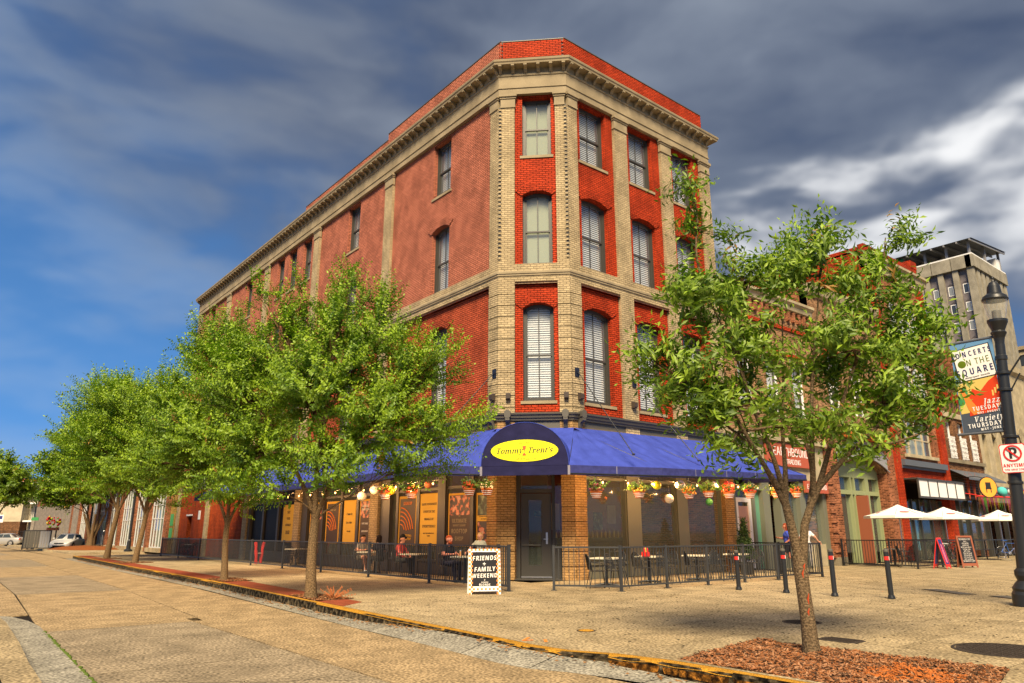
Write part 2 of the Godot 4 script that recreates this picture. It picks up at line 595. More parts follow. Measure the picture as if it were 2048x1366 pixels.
	mat("chalk_black", lin(0.022, 0.022, 0.026), 0.7)
	mat("chalk", lin(0.74, 0.70, 0.64), 0.9)
	mat("umbrella_print", lin(0.50, 0.16, 0.15), 0.85)
	mat("pink", lin(0.65, 0.14, 0.22), 0.7)
	mat("sign_orange", lin(0.70, 0.30, 0.03), 0.6)
	mat("ribbon_green", lin(0.20, 0.50, 0.06), 0.7)
	mat("ribbon_yellow", lin(0.75, 0.58, 0.03), 0.7)
	mat("turquoise", lin(0.08, 0.45, 0.42), 0.7)
	mat("branch_red", lin(0.45, 0.10, 0.05), 0.8)
	mat("branch_tan", lin(0.40, 0.24, 0.12), 0.8)
	mat("bike_blue", lin(0.02, 0.08, 0.30), 0.3)
	var cw := mat("car_white", lin(0.70, 0.68, 0.62), 0.3)
	cw.clearcoat_enabled = true
	cw.clearcoat = 0.8
	var cs := mat("car_silver", lin(0.40, 0.38, 0.33), 0.3, 0.4)
	cs.clearcoat_enabled = true
	cs.clearcoat = 0.8
	mat("car_glass", lin(0.04, 0.05, 0.055), 0.06)
	mat("headlight", lin(0.45, 0.45, 0.42), 0.15)
	rough_up(mat("mulch_orange", lin(0.30, 0.10, 0.03), 0.95), "stain", 1.2, "speck", 0.4)
	mat("dead_leaf_red", lin(0.28, 0.09, 0.03), 0.9)
	mat("banner_sky", lin(0.12, 0.26, 0.44), 0.7)
	mat("banner_dark", lin(0.06, 0.075, 0.10), 0.7)
	mat("banner_gold", lin(0.58, 0.44, 0.12), 0.7)
	mat("banner_red", lin(0.55, 0.05, 0.015), 0.7)
	mat("navy_print", lin(0.02, 0.025, 0.10), 0.7)
	mat("olive", lin(0.10, 0.15, 0.01), 0.7)

const CURB := [Vector2(8.35, -53.2), Vector2(8.18, -49.5), Vector2(7.64, -35.2), Vector2(7.48, -27.1), Vector2(7.30, -22.0), Vector2(6.84, -14.65), Vector2(6.66, -11.6), Vector2(6.58, -9.6), Vector2(6.50, -8.3), Vector2(6.44, -7.6), Vector2(6.50, -6.95), Vector2(6.76, -6.4), Vector2(6.89, -5.7), Vector2(6.91, -4.8), Vector2(6.93, -3.2), Vector2(6.96, -1.2), Vector2(7.0, 3.0)]

func curb_x(z: float) -> float:
	for i in CURB.size() - 1:
		var a: Vector2 = CURB[i]; var b: Vector2 = CURB[i + 1]
		if z <= b.y:
			return lerpf(a.x, b.x, clampf((z - a.y) / (b.y - a.y), -3.0, 1.0))
	return 7.0

func gutter_y(z: float) -> float:
	return -0.15 + 0.12 * smoothstep(-13.5, -9.0, z) - 0.12 * smoothstep(-7.4, -5.2, z)

func slab(parent: Node, called: String, outline: PackedVector2Array, top: float, m: Material, thick := 0.09) -> void:
	if Geometry2D.is_polygon_clockwise(outline):
		outline.reverse()
	if outline.size() < 3 or Geometry2D.triangulate_polygon(outline).is_empty():
		return
	var b := mb(Transform3D(Basis(Vector3(1, 0, 0), Vector3(0, 0, 1), Vector3(0, -1, 0)), Vector3.ZERO))
	# local x, y are world x, z; local z points down
	b.poly(outline, -top, -top + thick)
	if b.v.size():
		put(parent, called, b, m)

func shrink(p: PackedVector2Array, by: float) -> Array:
	return Geometry2D.offset_polygon(p, -by, Geometry2D.JOIN_MITER)

func ground() -> void:
	var b := mb()
	b.quad(Vector3(-1500, -0.24, 1500), Vector3(1500, -0.24, 1500), Vector3(1500, -0.24, -1500), Vector3(-1500, -0.24, -1500))
	struct("ground", b, M.far_ground)
	# the street: concrete slabs over their bed
	b = mb()
	b.box(Vector3(-30, -0.235, -165), Vector3(9.0, -0.175, 6))
	b.box(Vector3(9.0, -0.235, -165), Vector3(60, -0.175, -53.2))
	var street := struct("street", b, M.joint)
	var xs := [-26.0, -21.0, -16.0, -11.0, -6.5, -2.3, 1.72, 4.28, 6.30]
	var zs := [4.0, -3.4, -10.3, -14.9, -23.7, -32.8, -42.0, -53.6, -64.0, -76.0, -92.0, -110.0, -135.0, -160.0]
	var kinds := ["road", "road", "road_grey", "road"]
	for i in xs.size() - 1:
		for j in zs.size() - 1:
			var za: float = zs[j] + (0.5 if i % 2 == 0 and j > 0 else 0.0); var zb: float = zs[j + 1] + (0.5 if i % 2 == 0 else 0.0)
			if i < 6:
				if zb > -17.5:
					continue
				za = minf(za, -17.5)
			var o := func(z): return curb_x(maxf(z, -53)) - 6.62
			if za > -14.0:
				o = func(_z): return 0.0
			var q := PackedVector2Array([Vector2(xs[i] + o.call(za), za), Vector2(xs[i + 1] + o.call(za), za), Vector2(xs[i + 1] + o.call(zb), zb), Vector2(xs[i] + o.call(zb), zb)])
			if i == xs.size() - 2:
				q[1].x = curb_x(za) - 0.56; q[2].x = curb_x(zb) - 0.56
			for s in shrink(q, 0.018):
				slab(street, "slab", s, -0.15, M["road_grey" if (j < 2 and i < 7) else kinds[(i * 3 + j * 2) % 4]], 0.02)
	for j in range(7, 13):
		for i in 5:
			var q := PackedVector2Array([Vector2(7.98 + i * 5, zs[j]), Vector2(12.98 + i * 5, zs[j]), Vector2(12.98 + i * 5, zs[j + 1]), Vector2(7.98 + i * 5, zs[j + 1])])
			for s in shrink(q, 0.012):
				slab(street, "slab", s, -0.15, M[kinds[(i + j) % 4]], 0.02)
	# gutter pan along the kerb
	var cuts := []
	var z := -53.0
	while z < 3.0:
		cuts.append(z)
		z += 3.0 if z < -16 else (1.4 if z < -4 else 2.4)
	cuts.append(3.0)
	var pan := struct("gutter", mb_strip_bed(), M.joint)
	for i in cuts.size() - 1:
		b = mb()
		var steps := 3
		for k in steps:
			var za: float = lerpf(cuts[i] + 0.008, cuts[i + 1] - 0.008, float(k) / steps)
			var zb: float = lerpf(cuts[i] + 0.008, cuts[i + 1] - 0.008, float(k + 1) / steps)
			b.quad(Vector3(curb_x(zb) - 0.55, -0.148, zb), Vector3(curb_x(zb) - 0.05, gutter_y(zb) + 0.004, zb), Vector3(curb_x(za) - 0.05, gutter_y(za) + 0.004, za), Vector3(curb_x(za) - 0.55, -0.148, za))
		put(pan, "slab", b, M.gutter)
	# kerb stones with a line of yellow paint on top
	var kerb := thing("kerb", "", "")
	kerb.set_meta("kind", "structure")
	kerb.set_meta("label", "concrete kerb with worn yellow paint along the pavement")
	for i in CURB.size() - 1:
		var p: Vector2 = CURB[i]; var q: Vector2 = CURB[i + 1]
		var parts := maxi(1, int(absf(q.y - p.y) / 3.2))
		for k in parts:
			var a := p.lerp(q, float(k) / parts); var d := p.lerp(q, float(k + 1) / parts)
			var ya := -0.2; var w := 0.09
			b = mb()
			b.xf = Transform3D(Basis(Vector3(0, 0, 1), Vector3(0, 1, 0), Vector3(-1, 0, 0)), Vector3.ZERO)
			var n := 5
			for s in n:
				var e := a.lerp(d, float(s) / n); var f := a.lerp(d, float(s + 1) / n)
				var je := 0.012 * sin(e.y * 9.0) + 0.008 * sin(e.y * 23.0); var jf := 0.012 * sin(f.y * 9.0) + 0.008 * sin(f.y * 23.0)
				# street face leans, its top edge is rounded
				b.quad(Vector3(e.y, ya, -e.x + w + 0.02 + je), Vector3(f.y, ya, -f.x + w + 0.02 + jf), Vector3(f.y, -0.02, -f.x + w), Vector3(e.y, -0.02, -e.x + w))
				b.quad(Vector3(e.y, -0.02, -e.x + w), Vector3(f.y, -0.02, -f.x + w), Vector3(f.y, 0.0, -f.x + w - 0.02), Vector3(e.y, 0.0, -e.x + w - 0.02))
				b.quad(Vector3(e.y, 0.0, -e.x + w - 0.02), Vector3(f.y, 0.0, -f.x + w - 0.02), Vector3(f.y, 0.0, -f.x - w), Vector3(e.y, 0.0, -e.x - w))
			var stone := put(kerb, "kerb_stone", b, M.curb_side)
			var paint := mb(b.xf)
			for s in n:
				var e := a.lerp(d, float(s) / n); var f := a.lerp(d, float(s + 1) / n)
				var we := w - 0.006 * absf(sin(e.y * 31.0)); var wf := w - 0.006 * absf(sin(f.y * 31.0))
				paint.quad(Vector3(e.y, 0.004, -e.x + we - 0.018), Vector3(f.y, 0.004, -f.x + wf - 0.018), Vector3(f.y, 0.004, -f.x - w + 0.03), Vector3(e.y, 0.004, -e.x - w + 0.03))
				if i % 3 != 1:
					paint.quad(Vector3(e.y, -0.018 - 0.022 * absf(sin(e.y * 5.0 + 1)), -e.x + w + 0.005), Vector3(f.y, -0.018 - 0.022 * absf(sin(f.y * 5.0 + 1)), -f.x + w + 0.005), Vector3(f.y, 0.004, -f.x + we - 0.018), Vector3(e.y, 0.004, -e.x + we - 0.018))
			put(stone, "yellow_paint", paint, M.curb_yellow)
			if p.y > -6.6:
				var worn := mb(b.xf)
				worn.quad(Vector3(a.y + 0.05, -0.115, -a.x + w + 0.026), Vector3(d.y - 0.05, -0.12, -d.x + w + 0.026), Vector3(d.y - 0.02, -0.045, -d.x + w + 0.018), Vector3(a.y + 0.02, -0.05, -a.x + w + 0.018))
				put(stone, "worn_paint", worn, M.orange_worn)
	# pavement and square: slabs clipped to the kerb line, round the tree pits and the brick strip
	var area := PackedVector2Array()
	for p in CURB:
		area.append(p + Vector2(0.085, 0))
	area.append_array([Vector2(75, 3), Vector2(75, -54), Vector2(8.44, -54)])
	var strip := PackedVector2Array()
	for p in CURB:
		if p.y < -14:
			strip.append(p + Vector2(0.085, 0))
	strip.append(Vector2(curb_x(-13.7) + 0.085, -13.7))
	strip.append(Vector2(curb_x(-14.3) + 0.80, -14.3))
	for i in range(CURB.size() - 1, -1, -1):
		if CURB[i].y < -14.4:
			strip.append(CURB[i] + Vector2(0.82, 0))
	var pits := []
	for t in TREES:
		if t[1].z > -60:
			pits.append(PackedVector2Array([Vector2(curb_x(t[1].z - 0.9) + 0.10, t[1].z - 0.9), Vector2(t[1].x + 0.62, t[1].z - 0.9), Vector2(t[1].x + 0.62, t[1].z + 0.9), Vector2(curb_x(t[1].z + 0.9) + 0.10, t[1].z + 0.9)]))
	var square_pit := PackedVector2Array([Vector2(7.08, -5.72), Vector2(9.26, -6.07), Vector2(9.36, -3.10), Vector2(7.12, -2.6)])
	b = mb()
	b.xf = Transform3D(Basis(Vector3(1, 0, 0), Vector3(0, 0, 1), Vector3(0, -1, 0)), Vector3.ZERO)
	for outline in [area]:
		var o: PackedVector2Array = outline.duplicate()
		if Geometry2D.is_polygon_clockwise(o):
			o.reverse()
		b.poly(o, 0.06, 0.19)
	var walk := struct("pavement", b, M.joint)
	var gx := [6.0, 7.25, 9.9, 10.72, 14.2, 17.6, 21.0, 24.4, 28.5, 33.0, 38.0, 44.0, 50.0, 58.0, 74.0]
	var gz := [3.0, 0.5, -1.8, -3.12, -4.53, -5.1, -6.42, -7.75, -11.0, -14.2, -16.6, -20.0, -23.4, -26.8, -30.2, -33.6, -37.0, -41.0, -45.0, -49.5, -53.9]
	var tones := ["walk", "walk_pale", "walk", "walk_dull"]
	for i in gx.size() - 1:
		for j in gz.size() - 1:
			var cx: float = (gx[i] + gx[i + 1]) / 2; var cz: float = (gz[j] + gz[j + 1]) / 2
			if cz < -16.5 and cx > 14.2:
				continue
			if (i == 1 or i == 2) and cz < -6.42 and i == 2:
				continue
			var xa: float = gx[i]; var xb: float = gx[i + 1]
			if i == 1 and cz < -6.42:
				xb = gx[3]
			var pieces := [PackedVector2Array([Vector2(xa, gz[j]), Vector2(xb, gz[j]), Vector2(xb, gz[j + 1]), Vector2(xa, gz[j + 1])])]
			pieces = clip_all(pieces, area, true)
			for hole in pits + [square_pit, strip]:
				pieces = clip_all(pieces, hole, false)
			for p in pieces:
				for s in shrink(p, 0.009):
					if s.size() > 2 and not Geometry2D.triangulate_polygon(s).is_empty():
						slab(walk, "slab", s, 0.0, M[tones[(i * 5 + j * 3) % 4]])
	for p in clip_many([strip], pits):
		for s in shrink(p, 0.009):
			slab(walk, "brick_strip", s, 0.0, M.strip_brick)
	# mulch in the pits
	var bed := 0
	for p in pits + [square_pit]:
		mulch(p, 9000 if p == square_pit else 700, p == square_pit, "loose red brown mulch round the near tree at the square" if p == square_pit else "dark mulch in the %s tree pit of the brick strip" % ["first", "second", "third", "fourth"][mini(bed, 3)])
		bed += 1
	# near side of the street: grey gutter stones, kerb and a bit of pavement
	var outer := [Vector2(-3.0, -18.3), Vector2(0.4, -18.1), Vector2(1.35, -17.85), Vector2(1.80, -17.2), Vector2(1.97, -16.2), Vector2(2.02, -15.1), Vector2(1.90, -12.1), Vector2(1.84, -10.4), Vector2(1.78, -8.4), Vector2(1.75, -5.5), Vector2(1.73, -2.5), Vector2(1.72, 2.0)]
	var inner := [Vector2(-3.0, -17.5), Vector2(0.1, -17.45), Vector2(1.0, -17.3), Vector2(1.42, -16.7), Vector2(1.52, -15.9), Vector2(1.54, -14.8), Vector2(1.44, -11.9), Vector2(1.35, -10.2), Vector2(1.29, -8.3), Vector2(1.26, -5.5), Vector2(1.24, -2.5), Vector2(1.22, 2.0)]
	b = mb()
	b.box(Vector3(-30, -0.235, -17.6), Vector3(1.3, -0.19, 4))
	var near_walk := struct("near_pavement", b, M.joint)
	for i in outer.size() - 1:
		for k in 2:
			var q := PackedVector2Array([outer[i].lerp(outer[i + 1], k / 2.0), outer[i].lerp(outer[i + 1], (k + 1) / 2.0), inner[i].lerp(inner[i + 1], (k + 1) / 2.0), inner[i].lerp(inner[i + 1], k / 2.0)])
			for s in shrink(q, 0.008):
				slab(near_walk, "gutter_stone", s, -0.135, M.gutter, 0.06)
		var inn := [inner[i] - Vector2(0.36, -0.30 if i < 3 else 0.0), inner[i + 1] - Vector2(0.36, -0.30 if i < 2 else 0.0)]
		b = mb()
		var a: Vector2 = inner[i]; var d: Vector2 = inner[i + 1]
		b.quad(Vector3(a.x, -0.16, a.y), Vector3(a.x - 0.05, 0.0, a.y), Vector3(d.x - 0.05, 0.0, d.y), Vector3(d.x, -0.16, d.y))
		b.quad(Vector3(a.x - 0.05, 0.0, a.y), Vector3(inn[0].x, 0.0, inn[0].y), Vector3(inn[1].x, 0.0, inn[1].y), Vector3(d.x - 0.05, 0.0, d.y))
		put(near_walk, "kerb_stone", b, M.walk_dull)
	for i in 5:
		for s in shrink(PackedVector2Array([Vector2(-3, 2 - i * 3.6), Vector2(0.9, 2 - i * 3.6), Vector2(0.92, -1.6 - i * 3.6), Vector2(-3, -1.6 - i * 3.6)]), 0.01):
			slab(near_walk, "slab", s, -0.004, M.walk)
	# moss in the joint beside the gutter
	var moss := Heap.new()
	var tuft := mb()
	tuft.ball(Vector3.ZERO, Vector3(0.022, 0.012, 0.03), 6, 4)
	var moss_bit := tuft.mesh()
	for i in 260:
		var zz := rng.randf_range(-14.4, -8.2)
		var e := 1.99 - (zz + 14.4) * 0.034
		moss.add(moss_bit, Transform3D(Basis().scaled(Vector3.ONE * rng.randf_range(0.5, 1.5)), Vector3(e - 0.01 + rng.randf_range(-0.022, 0.022), -0.146, zz)))
	tag(put(self, "moss", moss, mat("moss", lin(0.08, 0.12, 0.02), 0.95)), "green moss growing in the joint beside the grey gutter stones", "moss", "", "stuff")
	# iron covers let into the square
	cover_plate(Vector3(11.45, 0, -6.66), 0.30, "round iron cover behind the trunk of the near tree")
	cover_plate(Vector3(10.72, 0, -3.52), 0.62, "large round iron manhole cover with a chequered face at the square")
	var iron_box := thing("utility_cover", "small dark rectangular iron cover beside the mulch bed", "cover", Vector3(9.98, 0, -5.26))
	b = mb()
	b.soft_box(Vector3(-0.20, -0.28, -0.01), Vector3(0.20, 0.28, 0.006), 0.08)
	put(iron_box, "lid", b, M.iron, Transform3D(Basis(Vector3.RIGHT, -PI / 2), Vector3.ZERO))
	for s in 4:
		b = mb(); b.cbox(Vector3(-0.12 + s * 0.08, 0.010, 0), Vector3(0.02, 0.01, 0.4))
		put(iron_box, "rib", b, M.iron)
	var k := 0
	for p in [[Vector3(19.9, 0, -7.65), 1.55, "long steel drain grate in the square near the lamp post"], [Vector3(19.2, 0, -6.1), 0.9, "short steel drain grate beside the foot of the lamp post"]]:
		var gr := thing("drain_grate", p[2], "grate", p[0], 0.9, "drain grates in the square")
		b = mb(); b.cbox(Vector3(0, 0.003, 0), Vector3(p[1], 0.012, 0.42))
		put(gr, "frame", b, M.iron)
		for s in 5:
			b = mb(); b.cbox(Vector3((s - 2) * p[1] / 5.2, 0.012, 0), Vector3(p[1] / 6.5, 0.01, 0.34))
			put(gr, "panel", b, M.trim_dark)
		k += 1
	var valve := thing("valve_cover", "small yellow painted valve cover set in the pavement by the ramp", "valve cover", Vector3(8.0, 0.002, -8.1))
	b = mb(); b.lathe([Vector2(0.115, 0.0), Vector2(0.11, 0.008), Vector2(0.0, 0.010)])
	put(valve, "lid", b, M.curb_yellow)
	b = mb(); b.lathe([Vector2(0.14, 0.0), Vector2(0.14, 0.005), Vector2(0.118, 0.005)])
	put(valve, "rim", b, M.iron)
	# orange utility marks sprayed on the ramp
	for p in [[Vector3(6.78, 0.005, -8.02), 0.26, 0.6], [Vector3(6.86, 0.005, -7.72), 0.22, 0.9], [Vector3(6.70, 0.005, -7.9), 0.16, -0.4]]:
		b = mb(Transform3D(Basis(Vector3.UP, p[2]), p[0]))
		b.box(Vector3(-p[1] / 2, -0.001, -0.02), Vector3(p[1] / 2, 0.0, 0.02))
		put(walk, "spray_mark", b, M.orange)
	# chewing gum and grit trodden into the slabs
	var gum := Heap.new()
	var spot := mb(); spot.lathe([Vector2(0.02, 0), Vector2(0.016, 0.003), Vector2(0, 0.003)], Vector3.ZERO, 7)
	var gum_bit := spot.mesh()
	for i in 1500:
		var at := Vector3(rng.randf_range(7.4, 26), 0.0005, rng.randf_range(-14.0, -3.0))
		gum.add(gum_bit, Transform3D(Basis(Vector3.UP, rng.randf() * TAU).scaled(Vector3(rng.randf_range(0.4, 1.6), 1, rng.randf_range(0.4, 1.3))), at))
	tag(put(self, "pavement_grit", gum, M.joint), "dark spots of trodden gum and grit scattered over the square", "grit", "", "stuff")
	# cracks that wander across the slabs
	for l in [[2.2, -9.0, 4.1, -7.6], [4.6, -18.2, 6.1, -19.5], [2.6, -13.1, 4.2, -12.2], [3.2, -21.0, 4.4, -20.1], [7.6, -10.6, 9.8, -9.7], [9.8, -9.7, 12.6, -10.2], [11.0, -6.0, 13.9, -5.4], [13.0, -9.4, 15.6, -9.0], [8.1, -12.3, 10.5, -13.2], [4.9, -6.2, 6.0, -4.9], [15.0, -6.6, 18.0, -7.1]]:
		b = mb()
		var at := Vector2(l[0], l[1]); var to := Vector2(l[2], l[3])
		var top := -0.1488 if l[0] < 6.4 else 0.0012
		for kk in 12:
			var nx := Vector2(l[0], l[1]).lerp(to, (kk + 1) / 12.0) + Vector2(rng.randfn(0, 0.05), rng.randfn(0, 0.05))
			var o := (nx - at).orthogonal().normalized() * 0.006
			b.quad(Vector3(at.x - o.x, top, at.y - o.y), Vector3(at.x + o.x, top, at.y + o.y), Vector3(nx.x + o.x, top, nx.y + o.y), Vector3(nx.x - o.x, top, nx.y - o.y))
			at = nx
		put(walk if l[0] > 6.4 else street, "crack", b, M.joint)
	# fallen leaves along the gutter
	var fallen := Heap.new()
	var chip := mb(); chip.tri(Vector3(-0.02, 0, 0), Vector3(0.03, 0.004, 0.012), Vector3(0.0, 0.012, -0.02))
	var fallen_bit := chip.mesh()
	for i in 1500:
		var zz := rng.randf_range(-50.0, -3.5)
		fallen.add(fallen_bit, Transform3D(Basis(Vector3.UP, rng.randf() * TAU).scaled(Vector3.ONE * rng.randf_range(0.6, 1.6)), Vector3(curb_x(zz) - 0.11 - absf(rng.randfn(0, 0.14)), gutter_y(zz) + 0.004, zz)))
	tag(put(self, "fallen_leaves", fallen, mat("dead_leaf", lin(0.22, 0.11, 0.04), 0.9)), "dry fallen leaves and chips lying along the gutter", "fallen leaves", "", "stuff")

func mb_strip_bed() -> MB:
	var b := mb()
	for i in CURB.size() - 1:
		var a: Vector2 = CURB[i]; var d: Vector2 = CURB[i + 1]
		b.quad(Vector3(d.x - 0.6, -0.172, d.y), Vector3(d.x, -0.172, d.y), Vector3(a.x, -0.172, a.y), Vector3(a.x - 0.6, -0.172, a.y))
	return b

func clip_all(pieces: Array, by: PackedVector2Array, keep: bool) -> Array:
	var out := []
	for p in pieces:
		for q in (Geometry2D.intersect_polygons(p, by) if keep else Geometry2D.clip_polygons(p, by)):
			if q.size() > 2:
				out.append(q)
	return out

func clip_many(pieces: Array, holes: Array) -> Array:
	for h in holes:
		pieces = clip_all(pieces, h, false)
	return pieces

func mulch(p: PackedVector2Array, n: int, square: bool, label: String) -> void:
	var t := Node3D.new()
	t.name = "mulch"
	add_child(t, true)
	tag(t, label, "mulch", "", "stuff")
	var lo := p[0]; var hi := p[0]
	for q in p:
		lo = lo.min(q); hi = hi.max(q)
	var f := FastNoiseLite.new()
	f.frequency = 1.1
	var h := func(x, z): return -0.03 + 0.035 * f.get_noise_2d(x * 2, z * 2) + (0.02 if square else 0.03)
	var b := mb()
	var steps := 24
	for i in steps:
		for j in steps:
			var xa := lerpf(0, 1, float(i) / steps); var xb := lerpf(0, 1, float(i + 1) / steps)
			var za := lerpf(0, 1, float(j) / steps); var zb := lerpf(0, 1, float(j + 1) / steps)
			var q := []
			for e in [[xa, zb], [xb, zb], [xb, za], [xa, za]]:
				var w: Vector2 = p[0].lerp(p[1], e[0]).lerp(p[3].lerp(p[2], e[0]), e[1])
				q.append(Vector3(w.x, h.call(w.x, w.y), w.y))
			if (q[1] - q[0]).cross(q[2] - q[0]).y > 0:
				b.quad(q[0], q[1], q[2], q[3])
			else:
				b.quad(q[0], q[3], q[2], q[1])
	put(t, "soil", b, M.soil)
	var heap := Heap.new()
	var c := mb()
	c.cbox(Vector3.ZERO, Vector3(0.042, 0.007, 0.014))
	var bit := c.mesh()
	for i in n:
		var u := rng.randf(); var v := rng.randf()
		var w := p[0].lerp(p[1], u).lerp(p[3].lerp(p[2], u), v)
		var bs := Basis.from_euler(Vector3(rng.randfn(0, 0.35), rng.randf() * TAU, rng.randfn(0, 0.35))).scaled(Vector3.ONE * rng.randf_range(0.4, 1.25))
		var k := rng.randf()
		var col := Color(0.23, 0.085, 0.030).lerp(Color(0.40, 0.22, 0.12), k * k)
		if rng.randf() < 0.25:
			col = Color(0.09, 0.05, 0.03)
		if square and rng.randf() < 0.7 and w.distance_to(Vector2(8.25, -3.6)) < 0.45 + 0.2 * f.get_noise_2d(w.x * 4, w.y * 4):
			col = Color(0.42, 0.13, 0.035)
		heap.add(bit, Transform3D(bs, Vector3(w.x, h.call(w.x, w.y) + rng.randf_range(0.0, 0.018), w.y)), col)
	put(t, "chips", heap, M.leaf_chip)

func cover_plate(at: Vector3, r: float, label: String) -> void:
	var t := thing("manhole_cover", label, "manhole cover", at)
	var b := mb()
	b.lathe([Vector2(r, -0.01), Vector2(r, 0.006), Vector2(r * 0.93, 0.006)], Vector3.ZERO, 40)
	put(t, "ring", b, M.iron)
	b = mb()
	b.lathe([Vector2(r * 0.915, -0.01), Vector2(r * 0.915, 0.004), Vector2(0, 0.004)], Vector3.ZERO, 40)
	put(t, "lid", b, M.iron)
	b = mb()
	var s := r / 11.0
	for i in range(-10, 11):
		for j in range(-10, 11):
			if Vector2(i, j).length() * s < r * 0.86 and (i + j) % 2 == 0:
				b.cbox(Vector3(i * s, 0.007, j * s), Vector3(s * 0.75, 0.008, s * 0.75))
	put(t, "raised_grip", b, M.iron).set_meta("kind", "stuff")

# a wall in the plane z with openings [s0, s1, y0, y1, rise of the arch]; d is how deep the reveals are
func wall_holes(b: MB, s0: float, s1: float, y0: float, y1: float, z: float, ops: Array, d: float) -> void:
	var at := s0
	for o in ops:
		b.quad(Vector3(at, y0, z), Vector3(o[0], y0, z), Vector3(o[0], y1, z), Vector3(at, y1, z))
		b.quad(Vector3(o[0], y0, z), Vector3(o[1], y0, z), Vector3(o[1], o[2], z), Vector3(o[0], o[2], z))
		var arc := arch_points(o[0], o[1], o[3], o[4])
		for i in arc.size() - 1:
			var p: Vector2 = arc[i]; var q: Vector2 = arc[i + 1]
			b.quad(Vector3(p.x, p.y, z), Vector3(q.x, q.y, z), Vector3(q.x, y1, z), Vector3(p.x, y1, z))
			b.quad(Vector3(p.x, p.y, z - d), Vector3(q.x, q.y, z - d), Vector3(q.x, q.y, z), Vector3(p.x, p.y, z))
		b.quad(Vector3(o[0], o[2], z), Vector3(o[0], o[2], z - d), Vector3(o[0], o[3], z - d), Vector3(o[0], o[3], z))
		b.quad(Vector3(o[1], o[2], z - d), Vector3(o[1], o[2], z), Vector3(o[1], o[3], z), Vector3(o[1], o[3], z - d))
		b.quad(Vector3(o[0], o[2], z), Vector3(o[1], o[2], z), Vector3(o[1], o[2], z - d), Vector3(o[0], o[2], z - d))
		at = o[1]
	b.quad(Vector3(at, y0, z), Vector3(s1, y0, z), Vector3(s1, y1, z), Vector3(at, y1, z))

func arch_points(a: float, c: float, y: float, rise: float, n := 10) -> Array:
	if rise <= 0.0:
		return [Vector2(a, y), Vector2(c, y)]
	var half := (c - a) / 2
	var r := (half * half + rise * rise) / (2 * rise)
	var mid := Vector2((a + c) / 2, y + rise - r)
	var from := atan2(y - mid.y, -half); var to := atan2(y - mid.y, half)
	var out := []
	for i in n + 1:
		var t := lerpf(from, to, float(i) / n)
		out.append(mid + Vector2(cos(t), sin(t)) * r)
	return out

# a moulding: the outline (out, y) swept along a path of (x, z) points whose outside lies to the right-hand side
func sweep(b: MB, outline: Array, path: Array) -> void:
	var dirs := []
	for i in path.size() - 1:
		dirs.append((path[i + 1] - path[i]).normalized())
	var ring := []
	for i in path.size():
		var d0: Vector2 = dirs[maxi(i - 1, 0)]; var d1: Vector2 = dirs[mini(i, dirs.size() - 1)]
		var n0 := Vector2(-d0.y, d0.x); var n1 := Vector2(-d1.y, d1.x)
		var m := (n0 + n1).normalized()
		m /= m.dot(n0)
		var r := []
		for o in outline:
			r.append(Vector3(path[i].x + m.x * o.x, o.y, path[i].y + m.y * o.x))
		ring.append(r)
	var run := 0.0
	for i in path.size() - 1:
		var l: float = path[i].distance_to(path[i + 1])
		for k in outline.size() - 1:
			var a: Vector3 = ring[i][k]; var c: Vector3 = ring[i + 1][k]; var d: Vector3 = ring[i + 1][k + 1]; var e: Vector3 = ring[i][k + 1]
			var nn := (c - a).cross(d - a).normalized()
			var h: float = outline[k].y; var g: float = outline[k + 1].y
			b.squad(a, c, d, e, nn, nn, nn, nn, Vector2(run, -h), Vector2(run + l, -h), Vector2(run + l, -g), Vector2(run, -g))
		run += l
	for end in [0, path.size() - 1]:
		var o := PackedVector3Array(ring[end])
		for k in range(1, o.size() - 1):
			if end == 0:
				b.tri(o[0], o[k], o[k + 1])
			else:
				b.tri(o[0], o[k + 1], o[k])

var pane_cache := {}

